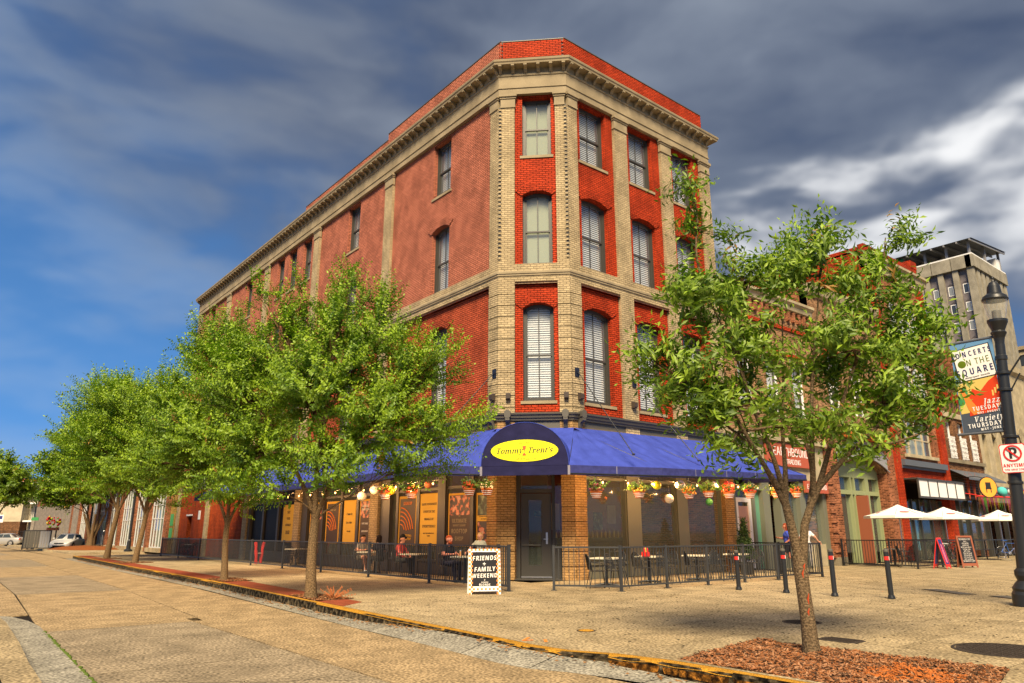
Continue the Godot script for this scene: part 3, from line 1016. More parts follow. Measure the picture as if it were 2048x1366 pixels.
# one sash window: outer frame with a head that follows the arch, two sashes, four panes and a blind
func sash_window(parent: Node, xf: Transform3D, o: Array, zb: float, blind: String, sill_m: Material) -> void:
	var s0: float = o[0]; var s1: float = o[1]; var y0: float = o[2]; var y1: float = o[3]; var rise: float = o[4]
	var key := "%.2f %.2f %.2f %s" % [s1 - s0, y1 - y0, rise, blind]
	var w := s1 - s0; var h := y1 - y0
	var meshes: Dictionary = pane_cache.get(key, {})
	if meshes.is_empty():
		var f := 0.085
		var b := mb()
		b.box(Vector3(-w / 2, 0, -0.09), Vector3(-w / 2 + f, h + rise * 0.2, 0.02))
		b.box(Vector3(w / 2 - f, 0, -0.09), Vector3(w / 2, h + rise * 0.2, 0.02))
		b.box(Vector3(-w / 2 + f, 0, -0.09), Vector3(w / 2 - f, f * 1.1, 0.02))
		# thin stops give the frame its steps
		b.box(Vector3(-w / 2 + 0.0, 0, 0.02), Vector3(-w / 2 + 0.035, h, 0.055))
		b.box(Vector3(w / 2 - 0.035, 0, 0.02), Vector3(w / 2, h, 0.055))
		var arc := arch_points(-w / 2, w / 2, h, rise)
		for i in arc.size() - 1:
			var p: Vector2 = arc[i]; var q: Vector2 = arc[i + 1]
			var lo := f + 0.02
			b.quad(Vector3(p.x, p.y - lo, 0.02), Vector3(q.x, q.y - lo, 0.02), Vector3(q.x, q.y, 0.02), Vector3(p.x, p.y, 0.02))
			b.quad(Vector3(p.x, p.y - lo, -0.09), Vector3(q.x, q.y - lo, -0.09), Vector3(q.x, q.y - lo, 0.02), Vector3(p.x, p.y - lo, 0.02))
		meshes.frame = b.mesh()
		var mid := h * 0.495
		for k in 2:
			b = mb()
			var z := -0.035 if k == 1 else -0.07
			var lo := f * 1.1 if k == 0 else mid - 0.02
			var hi := mid + 0.03 if k == 0 else h + rise - 0.08
			b.box(Vector3(-w / 2 + f, lo, z - 0.02), Vector3(-w / 2 + f + 0.045, hi, z + 0.02))
			b.box(Vector3(w / 2 - f - 0.045, lo, z - 0.02), Vector3(w / 2 - f, hi, z + 0.02))
			b.box(Vector3(-w / 2 + f + 0.045, lo, z - 0.021), Vector3(w / 2 - f - 0.045, lo + 0.055, z + 0.021))
			if k == 0:
				b.box(Vector3(-w / 2 + f + 0.045, hi - 0.045, z - 0.019), Vector3(w / 2 - f - 0.045, hi, z + 0.019))
			b.box(Vector3(-0.014, lo + 0.055, z - 0.015), Vector3(0.014, hi, z + 0.017))
			meshes["sash%d" % k] = b.mesh()
			for e in 2:
				b = mb()
				var xa := -w / 2 + f + 0.03 if e == 0 else 0.0
				var xb := 0.0 if e == 0 else w / 2 - f - 0.03
				b.quad(Vector3(xa, lo, z), Vector3(xb, lo, z), Vector3(xb, hi, z), Vector3(xa, hi, z))
				meshes["pane%d%d" % [k, e]] = b.mesh()
		b = mb()
		if blind == "slats":
			var y := 0.12
			while y < h + rise - 0.1:
				b.quad(Vector3(-w / 2 + f, y, -0.155), Vector3(w / 2 - f, y, -0.155), Vector3(w / 2 - f, y + 0.062, -0.185), Vector3(-w / 2 + f, y + 0.062, -0.185))
				y += 0.078
		else:
			b.box(Vector3(-w / 2 + f, 0.1, -0.165), Vector3(w / 2 - f, h + rise, -0.16))
		meshes.blind = b.mesh()
		b = mb()
		b.box(Vector3(-w / 2 - 0.08, -0.10, -0.06), Vector3(w / 2 + 0.08, 0.0, 0.27))
		meshes.sill = b.mesh()
		pane_cache[key] = meshes
	var at := xf * Transform3D(Basis(), Vector3((s0 + s1) / 2, y0, zb))
	var win := put(parent, "window", meshes.frame, M.frame_dark, at)
	for k in 2:
		put(win, "sash", meshes["sash%d" % k], M.frame_dark)
		for e in 2:
			put(win, "pane", meshes["pane%d%d" % [k, e]], M.pane)
	put(win, "blind", meshes.blind, M.shade if blind == "shade" else M.blind).set_meta("kind", "stuff")
	put(win, "sill", meshes.sill, sill_m)

func arch_ring(parent: Node, xf: Transform3D, o: Array, z: float, m: Material) -> void:
	var b := mb(xf)
	var a := arch_points(o[0] - 0.02, o[1] + 0.02, o[3] - 0.03, o[4] + 0.04, 16)
	var c := arch_points(o[0] - 0.26, o[1] + 0.26, o[3] + 0.16, o[4] + 0.11, 16)
	for i in 16:
		var p: Vector2 = a[i]; var q: Vector2 = a[i + 1]; var r: Vector2 = c[i + 1]; var s: Vector2 = c[i]
		b.quad(Vector3(p.x, p.y, z), Vector3(q.x, q.y, z), Vector3(r.x, r.y, z), Vector3(s.x, s.y, z))
		b.quad(Vector3(s.x, s.y, z), Vector3(r.x, r.y, z), Vector3(r.x, r.y, z - 0.04), Vector3(s.x, s.y, z - 0.04))
		b.quad(Vector3(p.x, p.y, z - 0.04), Vector3(q.x, q.y, z - 0.04), Vector3(q.x, q.y, z), Vector3(p.x, p.y, z))
		# joint lines between the arch bricks, two courses
		var u := (p - q).normalized() * 0.006
		b.quad(Vector3(p.x + u.x, p.y + u.y, z + 0.012), Vector3(lerpf(p.x, q.x, 0.82), lerpf(p.y, q.y, 0.82), z + 0.012), Vector3(lerpf(s.x, r.x, 0.82), lerpf(s.y, r.y, 0.82), z + 0.012), Vector3(s.x, s.y, z + 0.012))
	put(parent, "arch_course", b, m)

func corner_building() -> void:
	var t := thing("corner_building", "four storey red painted brick corner building with beige pilasters and a chamfered corner", "building")
	var path := [Vector2(X0, -54.0), Vector2(X0, -18.2), Vector2(15.92, Z0), Vector2(24.35, Z0), Vector2(24.35, -24.0)]
	var b: MB
	# bays: [frame, panel from, panel to, openings as pairs]
	var left := [[-25.8, -18.71, [[-22.64, -21.42]]], [-33.3, -26.45, [[-30.25, -29.04]]], [-40.3, -33.96, [[-39.25, -38.2], [-37.55, -36.47], [-35.61, -34.51]]], [-47.1, -40.9, [[-44.35, -43.3]]], [-53.5, -47.7, [[-51.6, -50.5]]]]
	var right := [[16.44, 18.42, [[16.68, 18.02]]], [19.11, 21.14, [[19.36, 20.70]]], [21.76, 23.76, [[21.98, 23.30]]]]
	var mid := [[0.57, 2.02, [[0.83, 1.86]]]]
	var pil_left := [[-18.71, -18.2], [-26.45, -25.8], [-33.96, -33.3], [-40.9, -40.3], [-47.7, -47.1], [-54.0, -53.5]]
	var pil_right := [[15.92, 16.44], [18.42, 19.11], [21.14, 21.76], [23.76, 24.35]]
	var pil_mid := [[0.0, 0.57], [2.02, 2.4324]]
	var faces := [[FL, left, pil_left, "glare_brick", "left"], [FC, mid, pil_mid, "red_brick", "mid"], [FR, right, pil_right, "red_brick", "right"]]
	for f in faces:
		var xf: Transform3D = f[0]
		for bay in f[1]:
			# second floor panel, then the tall panel of the third and fourth floors
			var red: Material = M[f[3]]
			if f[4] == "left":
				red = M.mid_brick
			for level in 3:
				var y0: float = [5.15, 10.23, 13.6][level]; var y1: float = [9.52, 13.6, 16.83][level]
				var ops := []
				for w in bay[2]:
					if level == 0:
						ops.append([w[0], w[1], 5.53, 8.70, 0.17])
					elif level == 1:
						ops.append([w[0], w[1], 10.26, 12.85, 0.14])
					else:
						ops.append([w[0], w[1], 14.37, 16.72, 0.0])
				b = mb(xf)
				wall_holes(b, bay[0], bay[1], y0, y1, -0.13, ops, 0.30)
				if level == 0:
					b.quad(Vector3(bay[0], y1, 0), Vector3(bay[0], y1, -0.13), Vector3(bay[1], y1, -0.13), Vector3(bay[1], y1, 0))
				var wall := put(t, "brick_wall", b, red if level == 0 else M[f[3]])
				for o in ops:
					var bl := "slats"
					if f[4] == "mid" and level > 0:
						bl = "shade"
					sash_window(t, xf, o, -0.36, bl, M.stone)
					if o[4] > 0:
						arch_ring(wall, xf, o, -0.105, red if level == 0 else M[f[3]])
		# pilasters, plain above the belt course and cut into blocks below it
		for p in f[2]:
			b = mb(xf)
			b.box(Vector3(p[0], 10.23, -0.20), Vector3(p[1], 16.27, 0.0))
			var pil := put(t, "pilaster", b, M.beige_brick)
			var corner_l: bool = (f[4] == "mid" and p[0] < 0.1) or (f[4] == "right" and p[0] < 16)
			var corner_r: bool = (f[4] == "mid" and p[1] > 2.4) or (f[4] == "left" and p[1] > -18.3)
			var lo: float = p[0] - (0.05 if not corner_l else -0.03); var hi: float = p[1] + (0.05 if not corner_r else -0.03)
			b = mb(xf)
			b.box(Vector3(lo + 0.02, 16.27, -0.1), Vector3(hi - 0.02, 16.33, 0.035))
			b.box(Vector3(lo + 0.03, 16.33, -0.1), Vector3(hi - 0.03, 16.63, 0.02))
			b.box(Vector3(lo, 16.63, -0.1), Vector3(hi, 16.70, 0.05))
			b.box(Vector3(lo - 0.03, 16.70, -0.1), Vector3(hi + 0.03, 16.81, 0.09))
			put(pil, "capital", b, M.stone)
			# belt zone
			b = mb(xf)
			b.box(Vector3(p[0], 9.18, -0.20), Vector3(p[1], 10.23, 0.0))
			var corner: bool = p[0] > -19 and (f[4] != "right" or p[0] < 16)
			if corner:
				var y := 9.16
				for k in 11:
					var low := y - 0.385 if k < 10 else 5.12
					var q := mb(xf)
					var e := 0.0
					q.quad(Vector3(p[0], low, 0.012), Vector3(p[1], low, 0.012), Vector3(p[1], y - 0.03, 0.012), Vector3(p[0], y - 0.03, 0.012))
					q.quad(Vector3(p[0], y - 0.03, 0.012), Vector3(p[1], y - 0.03, 0.012), Vector3(p[1], y, -0.03), Vector3(p[0], y, -0.03))
					q.quad(Vector3(p[0], low, -0.03), Vector3(p[1], low, -0.03), Vector3(p[1], low, 0.012), Vector3(p[0], low, 0.012))
					if not corner_r:
						q.quad(Vector3(p[1], low, 0.012), Vector3(p[1], low, -0.2), Vector3(p[1], y - 0.03, -0.2), Vector3(p[1], y - 0.03, 0.012))
					if not corner_l:
						q.quad(Vector3(p[0], low, -0.2), Vector3(p[0], low, 0.012), Vector3(p[0], y - 0.03, 0.012), Vector3(p[0], y - 0.03, -0.2))
					put(t, "quoin_block", q, M.beige_brick)
					y = low
				b.box(Vector3(p[0] + e_in(corner_l), 5.12, -0.25), Vector3(p[1] - e_in(corner_r), 9.18, -0.03))
			else:
				b.box(Vector3(p[0], 5.12, -0.20), Vector3(p[1], 9.18, 0.0))
			put(t, "pilaster", b, M.beige_brick)
	# beige belt between the second and third floors, with the panel heads stepped under it
	for f in faces:
		for bay in f[1]:
			b = mb(f[0])
			b.box(Vector3(bay[0], 9.60, -0.2), Vector3(bay[1], 10.235, -0.002))
			b.box(Vector3(bay[0], 9.52, -0.2), Vector3(bay[1], 9.60, -0.05))
			put(t, "belt_wall", b, M.beige_brick)
	b = mb()
	sweep(b, [Vector2(0.0, 9.80), Vector2(0.03, 9.81), Vector2(0.03, 9.87), Vector2(0.055, 9.88), Vector2(0.055, 9.95), Vector2(0.03, 9.98), Vector2(0.0, 9.985)], path)
	put(t, "belt_course", b, M.stone)
	# entablature
	b = mb()
	sweep(b, [Vector2(-0.35, 16.81), Vector2(0.015, 16.81), Vector2(0.015, 17.04), Vector2(0.045, 17.05), Vector2(0.045, 17.10), Vector2(0.02, 17.11)], path)
	put(t, "architrave", b, M.stone)
	b = mb()
	sweep(b, [Vector2(0.02, 17.11), Vector2(0.02, 17.53), Vector2(0.05, 17.55), Vector2(0.06, 17.61), Vector2(0.02, 17.66)], path)
	put(t, "frieze", b, M.stone)
	b = mb()
	sweep(b, [Vector2(0.02, 17.66), Vector2(0.02, 17.86), Vector2(0.33, 17.87), Vector2(0.34, 17.93), Vector2(0.37, 17.97), Vector2(0.38, 18.05), Vector2(0.34, 18.07), Vector2(-0.2, 18.10)], path)
	put(t, "cornice", b, M.stone)
	# brackets under the cornice, each one a scroll
	var side := PackedVector2Array([Vector2(0, -0.02), Vector2(0.05, 0.0), Vector2(0.085, 0.05), Vector2(0.12, 0.10), Vector2(0.19, 0.13), Vector2(0.28, 0.14), Vector2(0.305, 0.16), Vector2(0.305, 0.215), Vector2(0, 0.215)])
	var br := mb(Transform3D(Basis(Vector3(0, 0, 1), Vector3(0, 1, 0), Vector3(-1, 0, 0)), Vector3(0, 0, 0)))
	br.poly(side, -0.06, 0.06)
	var bracket := br.mesh()
	for f in [[FL, -53.8, -18.24, 78], [FC, 0.06, 2.37, 5], [FR, 15.96, 24.25, 18]]:
		for i in f[3] + 1:
			put(t, "bracket", bracket, M.stone, f[0] * Transform3D(Basis(), Vector3(lerpf(f[1], f[2], float(i) / f[3]), 17.65, 0.02)))
	# parapet, lower step by step along the street
	for p in [[-54.0, -42.7, 18.16], [-42.7, -35.5, 18.50], [-35.5, -26.46, 18.76], [-26.46, -18.16, 19.07]]:
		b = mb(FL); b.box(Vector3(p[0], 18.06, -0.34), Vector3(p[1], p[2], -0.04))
		put(t, "parapet", b, M.glare_brick)
		b = mb(FL); b.box(Vector3(p[0], p[2], -0.36), Vector3(p[1], p[2] + 0.03, -0.02))
		put(t, "coping", b, M.trim_dark)
	for p in [[FC, 0.0, 2.43], [FR, 15.9, 24.1]]:
		b = mb(p[0]); b.box(Vector3(p[1], 18.06, -0.34), Vector3(p[2], 19.07, -0.04))
		put(t, "parapet", b, M.red_brick)
		b = mb(p[0]); b.box(Vector3(p[1], 19.07, -0.36), Vector3(p[2], 19.10, -0.02))
		put(t, "coping", b, M.trim_dark)
	# toothed bricks at the two obtuse corners
	for e in [[FC, 0.0, -1.0], [FC, 2.4324, 1.0]]:
		for r in [[10.45, 16.2, M.beige_brick], [18.15, 19.0, M.red_brick]]:
			var y: float = r[0]
			var k := 0
			while y < r[1]:
				var inset := -0.04 if r[0] > 18 else 0.0
				var q := mb(e[0])
				q.cbox(Vector3(e[1] - e[2] * (0.045 + absf(inset)), y, inset + 0.012), Vector3(0.09, 0.075, 0.05))
				put(t, "tooth_brick", q, r[2])
				q = mb(e[0])
				q.cbox(Vector3(e[1] - e[2] * (0.045 + absf(inset)), y + 0.0775, inset + 0.0035), Vector3(0.10, 0.072, 0.006))
				put(t, "tooth_gap", q, M.black)
				y += 0.155
				k += 1
	# the inside wall behind the blinds, roof and end wall
	b = mb()
	sweep(b, [Vector2(-0.75, 4.6), Vector2(-0.75, 18.5)], path)
	put(t, "inner_wall", b, M.dark_room)
	b = mb()
	b.box(Vector3(14.6, 18.2, -53.9), Vector3(24.2, 18.30, -18.3))
	b.box(Vector3(16.2, 18.2, -18.3), Vector3(24.2, 18.30, -16.9))
	put(t, "roof", b, M.trim_dark)
	b = mb()
	b.box(Vector3(15.9, 18.3, -21.4), Vector3(17.4, 21.02, -20.0))
	put(t, "roof_hut", b, M.concrete_wall)
	b = mb()
	b.box(Vector3(24.20, 0, -54), Vector3(24.30, 18.9, -16.9))
	b.box(Vector3(14.6, 0, -54.0), Vector3(24.2, 18.3, -53.9))
	put(t, "end_wall", b, M.old_brick)
	# lintel cornice of the shop front and the sign band under it
	b = mb()
	sweep(b, [Vector2(-0.2, 4.86), Vector2(0.05, 4.87), Vector2(0.06, 4.93), Vector2(0.10, 4.95), Vector2(0.12, 5.03), Vector2(0.16, 5.05), Vector2(0.17, 5.10), Vector2(0.05, 5.13), Vector2(-0.2, 5.16)], path)
	put(t, "shop_cornice", b, M.trim_dark)
	for f in faces:
		for bay in f[1]:
			b = mb(f[0])
			for k in 3:
				b.box(Vector3(bay[0], 4.10 + k * 0.26, -0.3), Vector3(bay[1], 4.345 + k * 0.26, -0.06 + k * 0.018))
			put(t, "sign_band", b, M.trim_dark)
	for p in [[FC, 0.35], [FC, 2.2], [FL, -18.40], [FR, 16.2]]:
		b = mb(p[0])
		b.soft_box(Vector3(p[1] - 0.10, 4.93, 0.10), Vector3(p[1] + 0.10, 5.19, 0.25), 0.05)
		b.xf = p[0] * Transform3D(Basis(Vector3(0, 0, 1), Vector3(0, 1, 0), Vector3(-1, 0, 0)), Vector3(p[1], 4.58, 0.0))
		b.poly(PackedVector2Array([Vector2(0, 0), Vector2(0.05, 0.05), Vector2(0.10, 0.20), Vector2(0.24, 0.28), Vector2(0.24, 0.36), Vector2(0, 0.36)]), -0.07, 0.07)
		put(t, "console", b, M.trim_dark)
	# ground floor piers
	for f in faces:
		for p in f[2]:
			if f[4] == "right" and p[0] > 18 and p[0] < 23:
				b = mb(f[0]); b.box(Vector3(p[0], 4.10, -0.5), Vector3(p[1], 4.90, 0.0))
				put(t, "pier", b, M.beige_brick)
				continue
			var y := 0.0
			if p[0] > -19:
				for k in 9:
					var q := mb(f[0])
					var top := y + (0.42 if k == 0 else 0.44)
					q.box(Vector3(p[0], y, -0.5), Vector3(p[1], top - 0.03, 0.05 if k == 0 else 0.012))
					q.box(Vector3(p[0] + 0.02, top - 0.03, -0.5), Vector3(p[1] - 0.02, top, -0.02))
					put(t, "quoin_block", q, M.pier)
					y = top
				b = mb(f[0]); b.box(Vector3(p[0], y, -0.5), Vector3(p[1], 4.90, 0.0))
			else:
				b = mb(f[0]); b.box(Vector3(p[0], 0, -0.5), Vector3(p[1], 4.90, 0.0))
			put(t, "pier", b, M.pier if p[0] > -19 else M.beige_brick)
	# shop windows of the right front
	shop_bay(t, FR, 16.44, 23.76, [[16.46, 18.40], [19.15, 21.03], [21.69, 23.74]], 0.42, 3.05, M.steel_green)
	shop_bay(t, FL, -25.8, -18.71, [[-25.0, -24.66], [-24.5, -23.2], [-23.0, -21.75], [-21.2, -19.80], [-19.55, -18.75]], 0.42, 2.85, M.frame_dark)
	shop_bay(t, FL, -33.3, -26.45, [[-32.6, -31.1], [-30.9, -29.4], [-29.2, -27.9], [-27.7, -26.6]], 0.42, 2.85, M.frame_dark)
	shop_bay(t, FL, -40.3, -33.96, [[-40.0, -38.4], [-38.2, -36.4], [-36.2, -34.2]], 0.42, 2.85, M.frame_dark, M.dark_pane)
	# painted end bays towards the alley, with a narrow door
	b = mb(FL)
	wall_holes(b, -47.1, -40.9, 0.0, 4.10, -0.12, [], 0.2)
	put(t, "painted_wall", b, M.orange_brick)
	b = mb(FL)
	wall_holes(b, -53.5, -47.7, 0.0, 4.10, -0.12, [[-51.6, -50.7, 0.0, 2.45, 0.0]], 0.3)
	var ow := put(t, "painted_wall", b, M.orange_brick)
	b = mb(FL); b.box(Vector3(-51.6, 0, -0.46), Vector3(-50.7, 2.45, -0.40))
	put(ow, "door", b, M.frame_dark)
	b = mb(FL); b.box(Vector3(-51.75, 2.45, -0.12), Vector3(-50.55, 2.55, -0.06))
	put(ow, "lintel", b, M.white)
	b = mb(FL); b.box(Vector3(-49.3, 2.2, -0.12), Vector3(-48.9, 2.75, -0.09))
	put(ow, "notice", b, M.white)
	# corner door
	corner_door(t)
	# ground floor room
	b = mb()
	b.box(Vector3(14.9, -0.02, -40.0), Vector3(24.2, 0.02, -18.6))
	b.box(Vector3(17.0, -0.02, -18.6), Vector3(24.2, 0.02, -16.9))
	put(t, "shop_floor", b, M.dark_floor)
	b = mb()
	b.box(Vector3(14.9, 4.2, -40.0), Vector3(24.2, 4.26, -18.6))
	b.box(Vector3(17.0, 4.2, -18.6), Vector3(24.2, 4.26, -16.9))
	put(t, "shop_ceiling", b, M.dark_room)
	b = mb()
	b.box(Vector3(19.2, 0.02, -53.8), Vector3(19.4, 4.2, -21.6))
	b.box(Vector3(19.2, 0.02, -21.6), Vector3(24.2, 4.2, -21.4))
	put(t, "room_wall", b, M.room_red)
	b = mb()
	b.cbox(Vector3(20.5, 0.6, -20.4), Vector3(4.0, 1.1, 0.5)); b.cbox(Vector3(20.5, 1.18, -20.4), Vector3(4.2, 0.06, 0.7))
	put(t, "bar_counter", b, M.dark_floor)
	for k in 9:
		b = mb(); b.box(Vector3(16.9 + k * 0.8, 1.5 + (k % 3) * 0.25, -21.4), Vector3(17.4 + k * 0.8, 2.2 + (k % 2) * 0.3, -21.36))
		put(t, "wall_print", b, M[["print_photo", "poster_dark", "print_green", "cream"][k % 4]])
	for k in 5:
		b = mb(); b.cbox(Vector3(17.4 + k * 1.5, 0.74, -18.3 - (k % 2) * 1.3), Vector3(0.8, 0.05, 0.8)); b.cbox(Vector3(17.4 + k * 1.5, 0.36, -18.3 - (k % 2) * 1.3), Vector3(0.08, 0.72, 0.08))
		put(t, "inside_table", b, M.wood_red)
	b = mb()
	for k in 16:
		b.lathe([Vector2(0.04, 0.0), Vector2(0.04, 0.2), Vector2(0.015, 0.27), Vector2(0.0, 0.32)], Vector3(18.7 + k * 0.24, 1.21, -20.4), 8)
	put(t, "bottles", b, M.brass).set_meta("kind", "stuff")

func e_in(c: bool) -> float:
	return 0.03 if c else 0.0

func shop_bay(t: Node, xf: Transform3D, s0: float, s1: float, panes: Array, sill: float, head: float, m: Material, pane: Material = null) -> void:
	var b := mb(xf)
	var at := s0
	for p in panes + [[s1, s1]]:
		if p[0] > at + 0.01:
			b.box(Vector3(at, 0.0, -0.34), Vector3(p[0], 4.10, -0.16))
			if p[0] - at > 0.2:
				b.box(Vector3(at + 0.04, 0.02, -0.16), Vector3(p[0] - 0.04, 4.06, -0.10))
		at = p[1]
	var frame := put(t, "shop_front", b, m)
	for p in panes:
		b = mb(xf)
		b.box(Vector3(p[0], 0.0, -0.32), Vector3(p[1], sill, -0.18))
		b.box(Vector3(p[0], sill, -0.30), Vector3(p[1], sill + 0.07, -0.12))
		put(frame, "stall_riser", b, m)
		b = mb(xf)
		b.box(Vector3(p[0], head, -0.31), Vector3(p[1], head + 0.10, -0.18))
		put(frame, "transom_bar", b, m)
		b = mb(xf)
		b.quad(Vector3(p[0], sill + 0.05, -0.25), Vector3(p[1], sill + 0.05, -0.25), Vector3(p[1], head, -0.25), Vector3(p[0], head, -0.25))
		put(frame, "pane", b, pane if pane else M.shop_pane)
		b = mb(xf)
		b.quad(Vector3(p[0], head + 0.1, -0.25), Vector3(p[1], head + 0.1, -0.25), Vector3(p[1], 4.10, -0.25), Vector3(p[0], 4.10, -0.25))
		put(frame, "transom_pane", b, pane if pane else M.shop_pane)

func corner_door(t: Node) -> void:
	var xf := FC
	var z := -0.42
	var b := mb(xf)
	b.box(Vector3(0.57, 0, z - 0.12), Vector3(0.70, 4.1, z + 0.02))
	b.box(Vector3(1.70, 0, z - 0.12), Vector3(1.80, 4.1, z + 0.02))
	b.box(Vector3(0.70, 2.62, z - 0.12), Vector3(1.70, 2.74, z + 0.02))
	b.box(Vector3(0.57, 0.0, -0.75), Vector3(2.02, 0.03, 0.1))
	b.box(Vector3(1.80, 0, z - 0.12), Vector3(2.02, 0.95, z + 0.0))
	var d := put(t, "door_frame", b, M.frame_dark)
	b = mb(xf)
	b.box(Vector3(0.72, 0.05, z - 0.09), Vector3(0.96, 2.60, z - 0.03))
	b.box(Vector3(1.36, 0.05, z - 0.09), Vector3(1.68, 2.60, z - 0.03))
	b.box(Vector3(0.96, 0.05, z - 0.09), Vector3(1.36, 0.42, z - 0.03))
	b.box(Vector3(0.96, 2.40, z - 0.09), Vector3(1.36, 2.60, z - 0.03))
	var leaf := put(t, "door", b, M.frame_dark)
	b = mb(xf)
	b.quad(Vector3(0.96, 0.42, z - 0.06), Vector3(1.36, 0.42, z - 0.06), Vector3(1.36, 2.40, z - 0.06), Vector3(0.96, 2.40, z - 0.06))
	put(leaf, "pane", b, M.shop_pane)
	b = mb(xf)
	b.box(Vector3(1.50, 1.05, z - 0.03), Vector3(1.56, 1.40, z + 0.0)); b.cbox(Vector3(1.50, 1.2, z + 0.03), Vector3(0.14, 0.025, 0.03))
	put(leaf, "handle", b, M.steel)
	b = mb(xf)
	b.box(Vector3(0.74, 1.0, z - 0.03), Vector3(1.34, 1.04, z + 0.01))
	put(leaf, "push_bar", b, M.trim_dark)
	b = mb(xf)
	b.box(Vector3(0.72, 0.05, z - 0.03), Vector3(1.68, 0.08, z - 0.01))
	put(leaf, "kick_strip", b, M.steel)
	b = mb(xf)
	b.quad(Vector3(0.70, 2.74, z - 0.05), Vector3(1.70, 2.74, z - 0.05), Vector3(1.70, 4.1, z - 0.05), Vector3(0.70, 4.1, z - 0.05))
	put(d, "transom_pane", b, M.shop_pane)
	b = mb(xf)
	b.quad(Vector3(1.80, 0.95, z - 0.05), Vector3(2.02, 0.95, z - 0.05), Vector3(2.02, 2.9, z - 0.05), Vector3(1.80, 2.9, z - 0.05))
	put(d, "side_pane", b, M.shop_pane)
	# outdoor lights, anchors and tie rods fixed to the front
	var k := 0
	for p in [[FC, 0.36, "by the corner window, left of the glass"], [FC, 2.24, "by the corner window, right of the glass"], [FL, -18.36, "on the street face of the left corner pier"], [FR, 16.22, "on the square face of the right corner pier"], [FR, 18.80, "on the narrow pilaster beside the twin windows"]]:
		var l := thing("wall_light", "small brown box wall light " + p[2], "wall light", p[0] * Vector3(p[1], 5.66, 0.0), 0.0, "wall lights over the awning")
		l.transform.basis = p[0].basis
		b = mb(); b.box(Vector3(-0.075, -0.12, 0.0), Vector3(0.075, 0.12, 0.05))
		put(l, "back_plate", b, M.brown_metal)
		b = mb(Transform3D(Basis(Vector3(0, 0, 1), Vector3(0, 1, 0), Vector3(-1, 0, 0)), Vector3.ZERO))
		b.poly(PackedVector2Array([Vector2(0.05, -0.10), Vector2(0.12, -0.12), Vector2(0.17, -0.08), Vector2(0.18, 0.06), Vector2(0.05, 0.08)]), -0.072, 0.072)
		put(l, "hood", b, M.brown_metal)
	k = 0
	for p in [[FR, 16.13, Vector3(16.2, 3.62, -14.25), "at the corner pier"], [FR, 18.90, Vector3(19.3, 3.62, -14.25), "between two windows of the square front"], [FL, -18.34, Vector3(11.95, 3.62, -19.4), "on the street side of the corner"]]:
		var from: Vector3 = p[0] * Vector3(p[1], 6.45, 0.0)
		var r := thing("tie_rod", "thin steel tie rod holding the blue awning " + p[3], "tie rod", from, 0.0, "tie rods of the awning")
		b = mb(Transform3D(p[0].basis, Vector3.ZERO)); b.box(Vector3(-0.09, -0.15, 0.012), Vector3(0.09, 0.15, 0.04)); b.cbox(Vector3(0, 0, 0.06), Vector3(0.07, 0.07, 0.06))
		put(r, "wall_plate", b, M.navy_metal)
		b = mb(); b.tube([p[0].basis * Vector3(0, 0, 0.07), p[2] - from], [0.016, 0.016], 6)
		put(r, "rod", b, M.black_metal)
		b = mb(); b.ball(p[2] - from, Vector3(0.05, 0.03, 0.05), 8, 5)
		put(r, "end_fitting", b, M.black_metal)

# a framed shop or upper window of n lights with a transom, set in the plane z
func light_window(parent: Node, xf: Transform3D, s0: float, s1: float, y0: float, y1: float, z: float, n: int, rows: Array, frame: Material, pane: Material, bar := 0.06) -> MeshInstance3D:
	var b := mb(xf)
	b.box(Vector3(s0, y0, z - 0.08), Vector3(s0 + bar, y1, z)); b.box(Vector3(s1 - bar, y0, z - 0.08), Vector3(s1, y1, z))
	b.box(Vector3(s0 + bar, y0, z - 0.08), Vector3(s1 - bar, y0 + bar, z)); b.box(Vector3(s0 + bar, y1 - bar, z - 0.08), Vector3(s1 - bar, y1, z))
	for k in range(1, n):
		var x := lerpf(s0, s1, float(k) / n)
		b.box(Vector3(x - bar / 2, y0 + bar, z - 0.078), Vector3(x + bar / 2, y1 - bar, z - 0.002))
	for r in rows:
		b.box(Vector3(s0 + bar, r - bar / 2, z - 0.07), Vector3(s1 - bar, r + bar / 2, z - 0.01))
	var w := put(parent, "window", b, frame)
	var ys := [y0 + bar] + rows + [y1 - bar]
	for k in n:
		for r in ys.size() - 1:
			b = mb(xf)
			var xa := lerpf(s0, s1, float(k) / n); var xb := lerpf(s0, s1, float(k + 1) / n)
			b.quad(Vector3(xa, ys[r], z - 0.05), Vector3(xb, ys[r], z - 0.05), Vector3(xb, ys[r + 1], z - 0.05), Vector3(xa, ys[r + 1], z - 0.05))
			put(w, "pane", b, pane)
	return w

func dark_box(t: Node, x0: float, x1: float, y1: float, z0: float, depth: float, m: Material) -> void:
	var b := mb()
	b.quad(Vector3(x0, 0.03, z0), Vector3(x1, 0.03, z0), Vector3(x1, 0.03, z0 - depth), Vector3(x0, 0.03, z0 - depth))
	b.quad(Vector3(x0, 0.03, z0 - depth), Vector3(x1, 0.03, z0 - depth), Vector3(x1, y1, z0 - depth), Vector3(x0, y1, z0 - depth))
	b.quad(Vector3(x0, y1, z0 - depth), Vector3(x1, y1, z0 - depth), Vector3(x1, y1, z0), Vector3(x0, y1, z0))
	b.quad(Vector3(x0, 0.03, z0), Vector3(x0, 0.03, z0 - depth), Vector3(x0, y1, z0 - depth), Vector3(x0, y1, z0))
	b.quad(Vector3(x1, 0.03, z0 - depth), Vector3(x1, 0.03, z0), Vector3(x1, y1, z0), Vector3(x1, y1, z0 - depth))
	put(t, "shop_room", b, m)

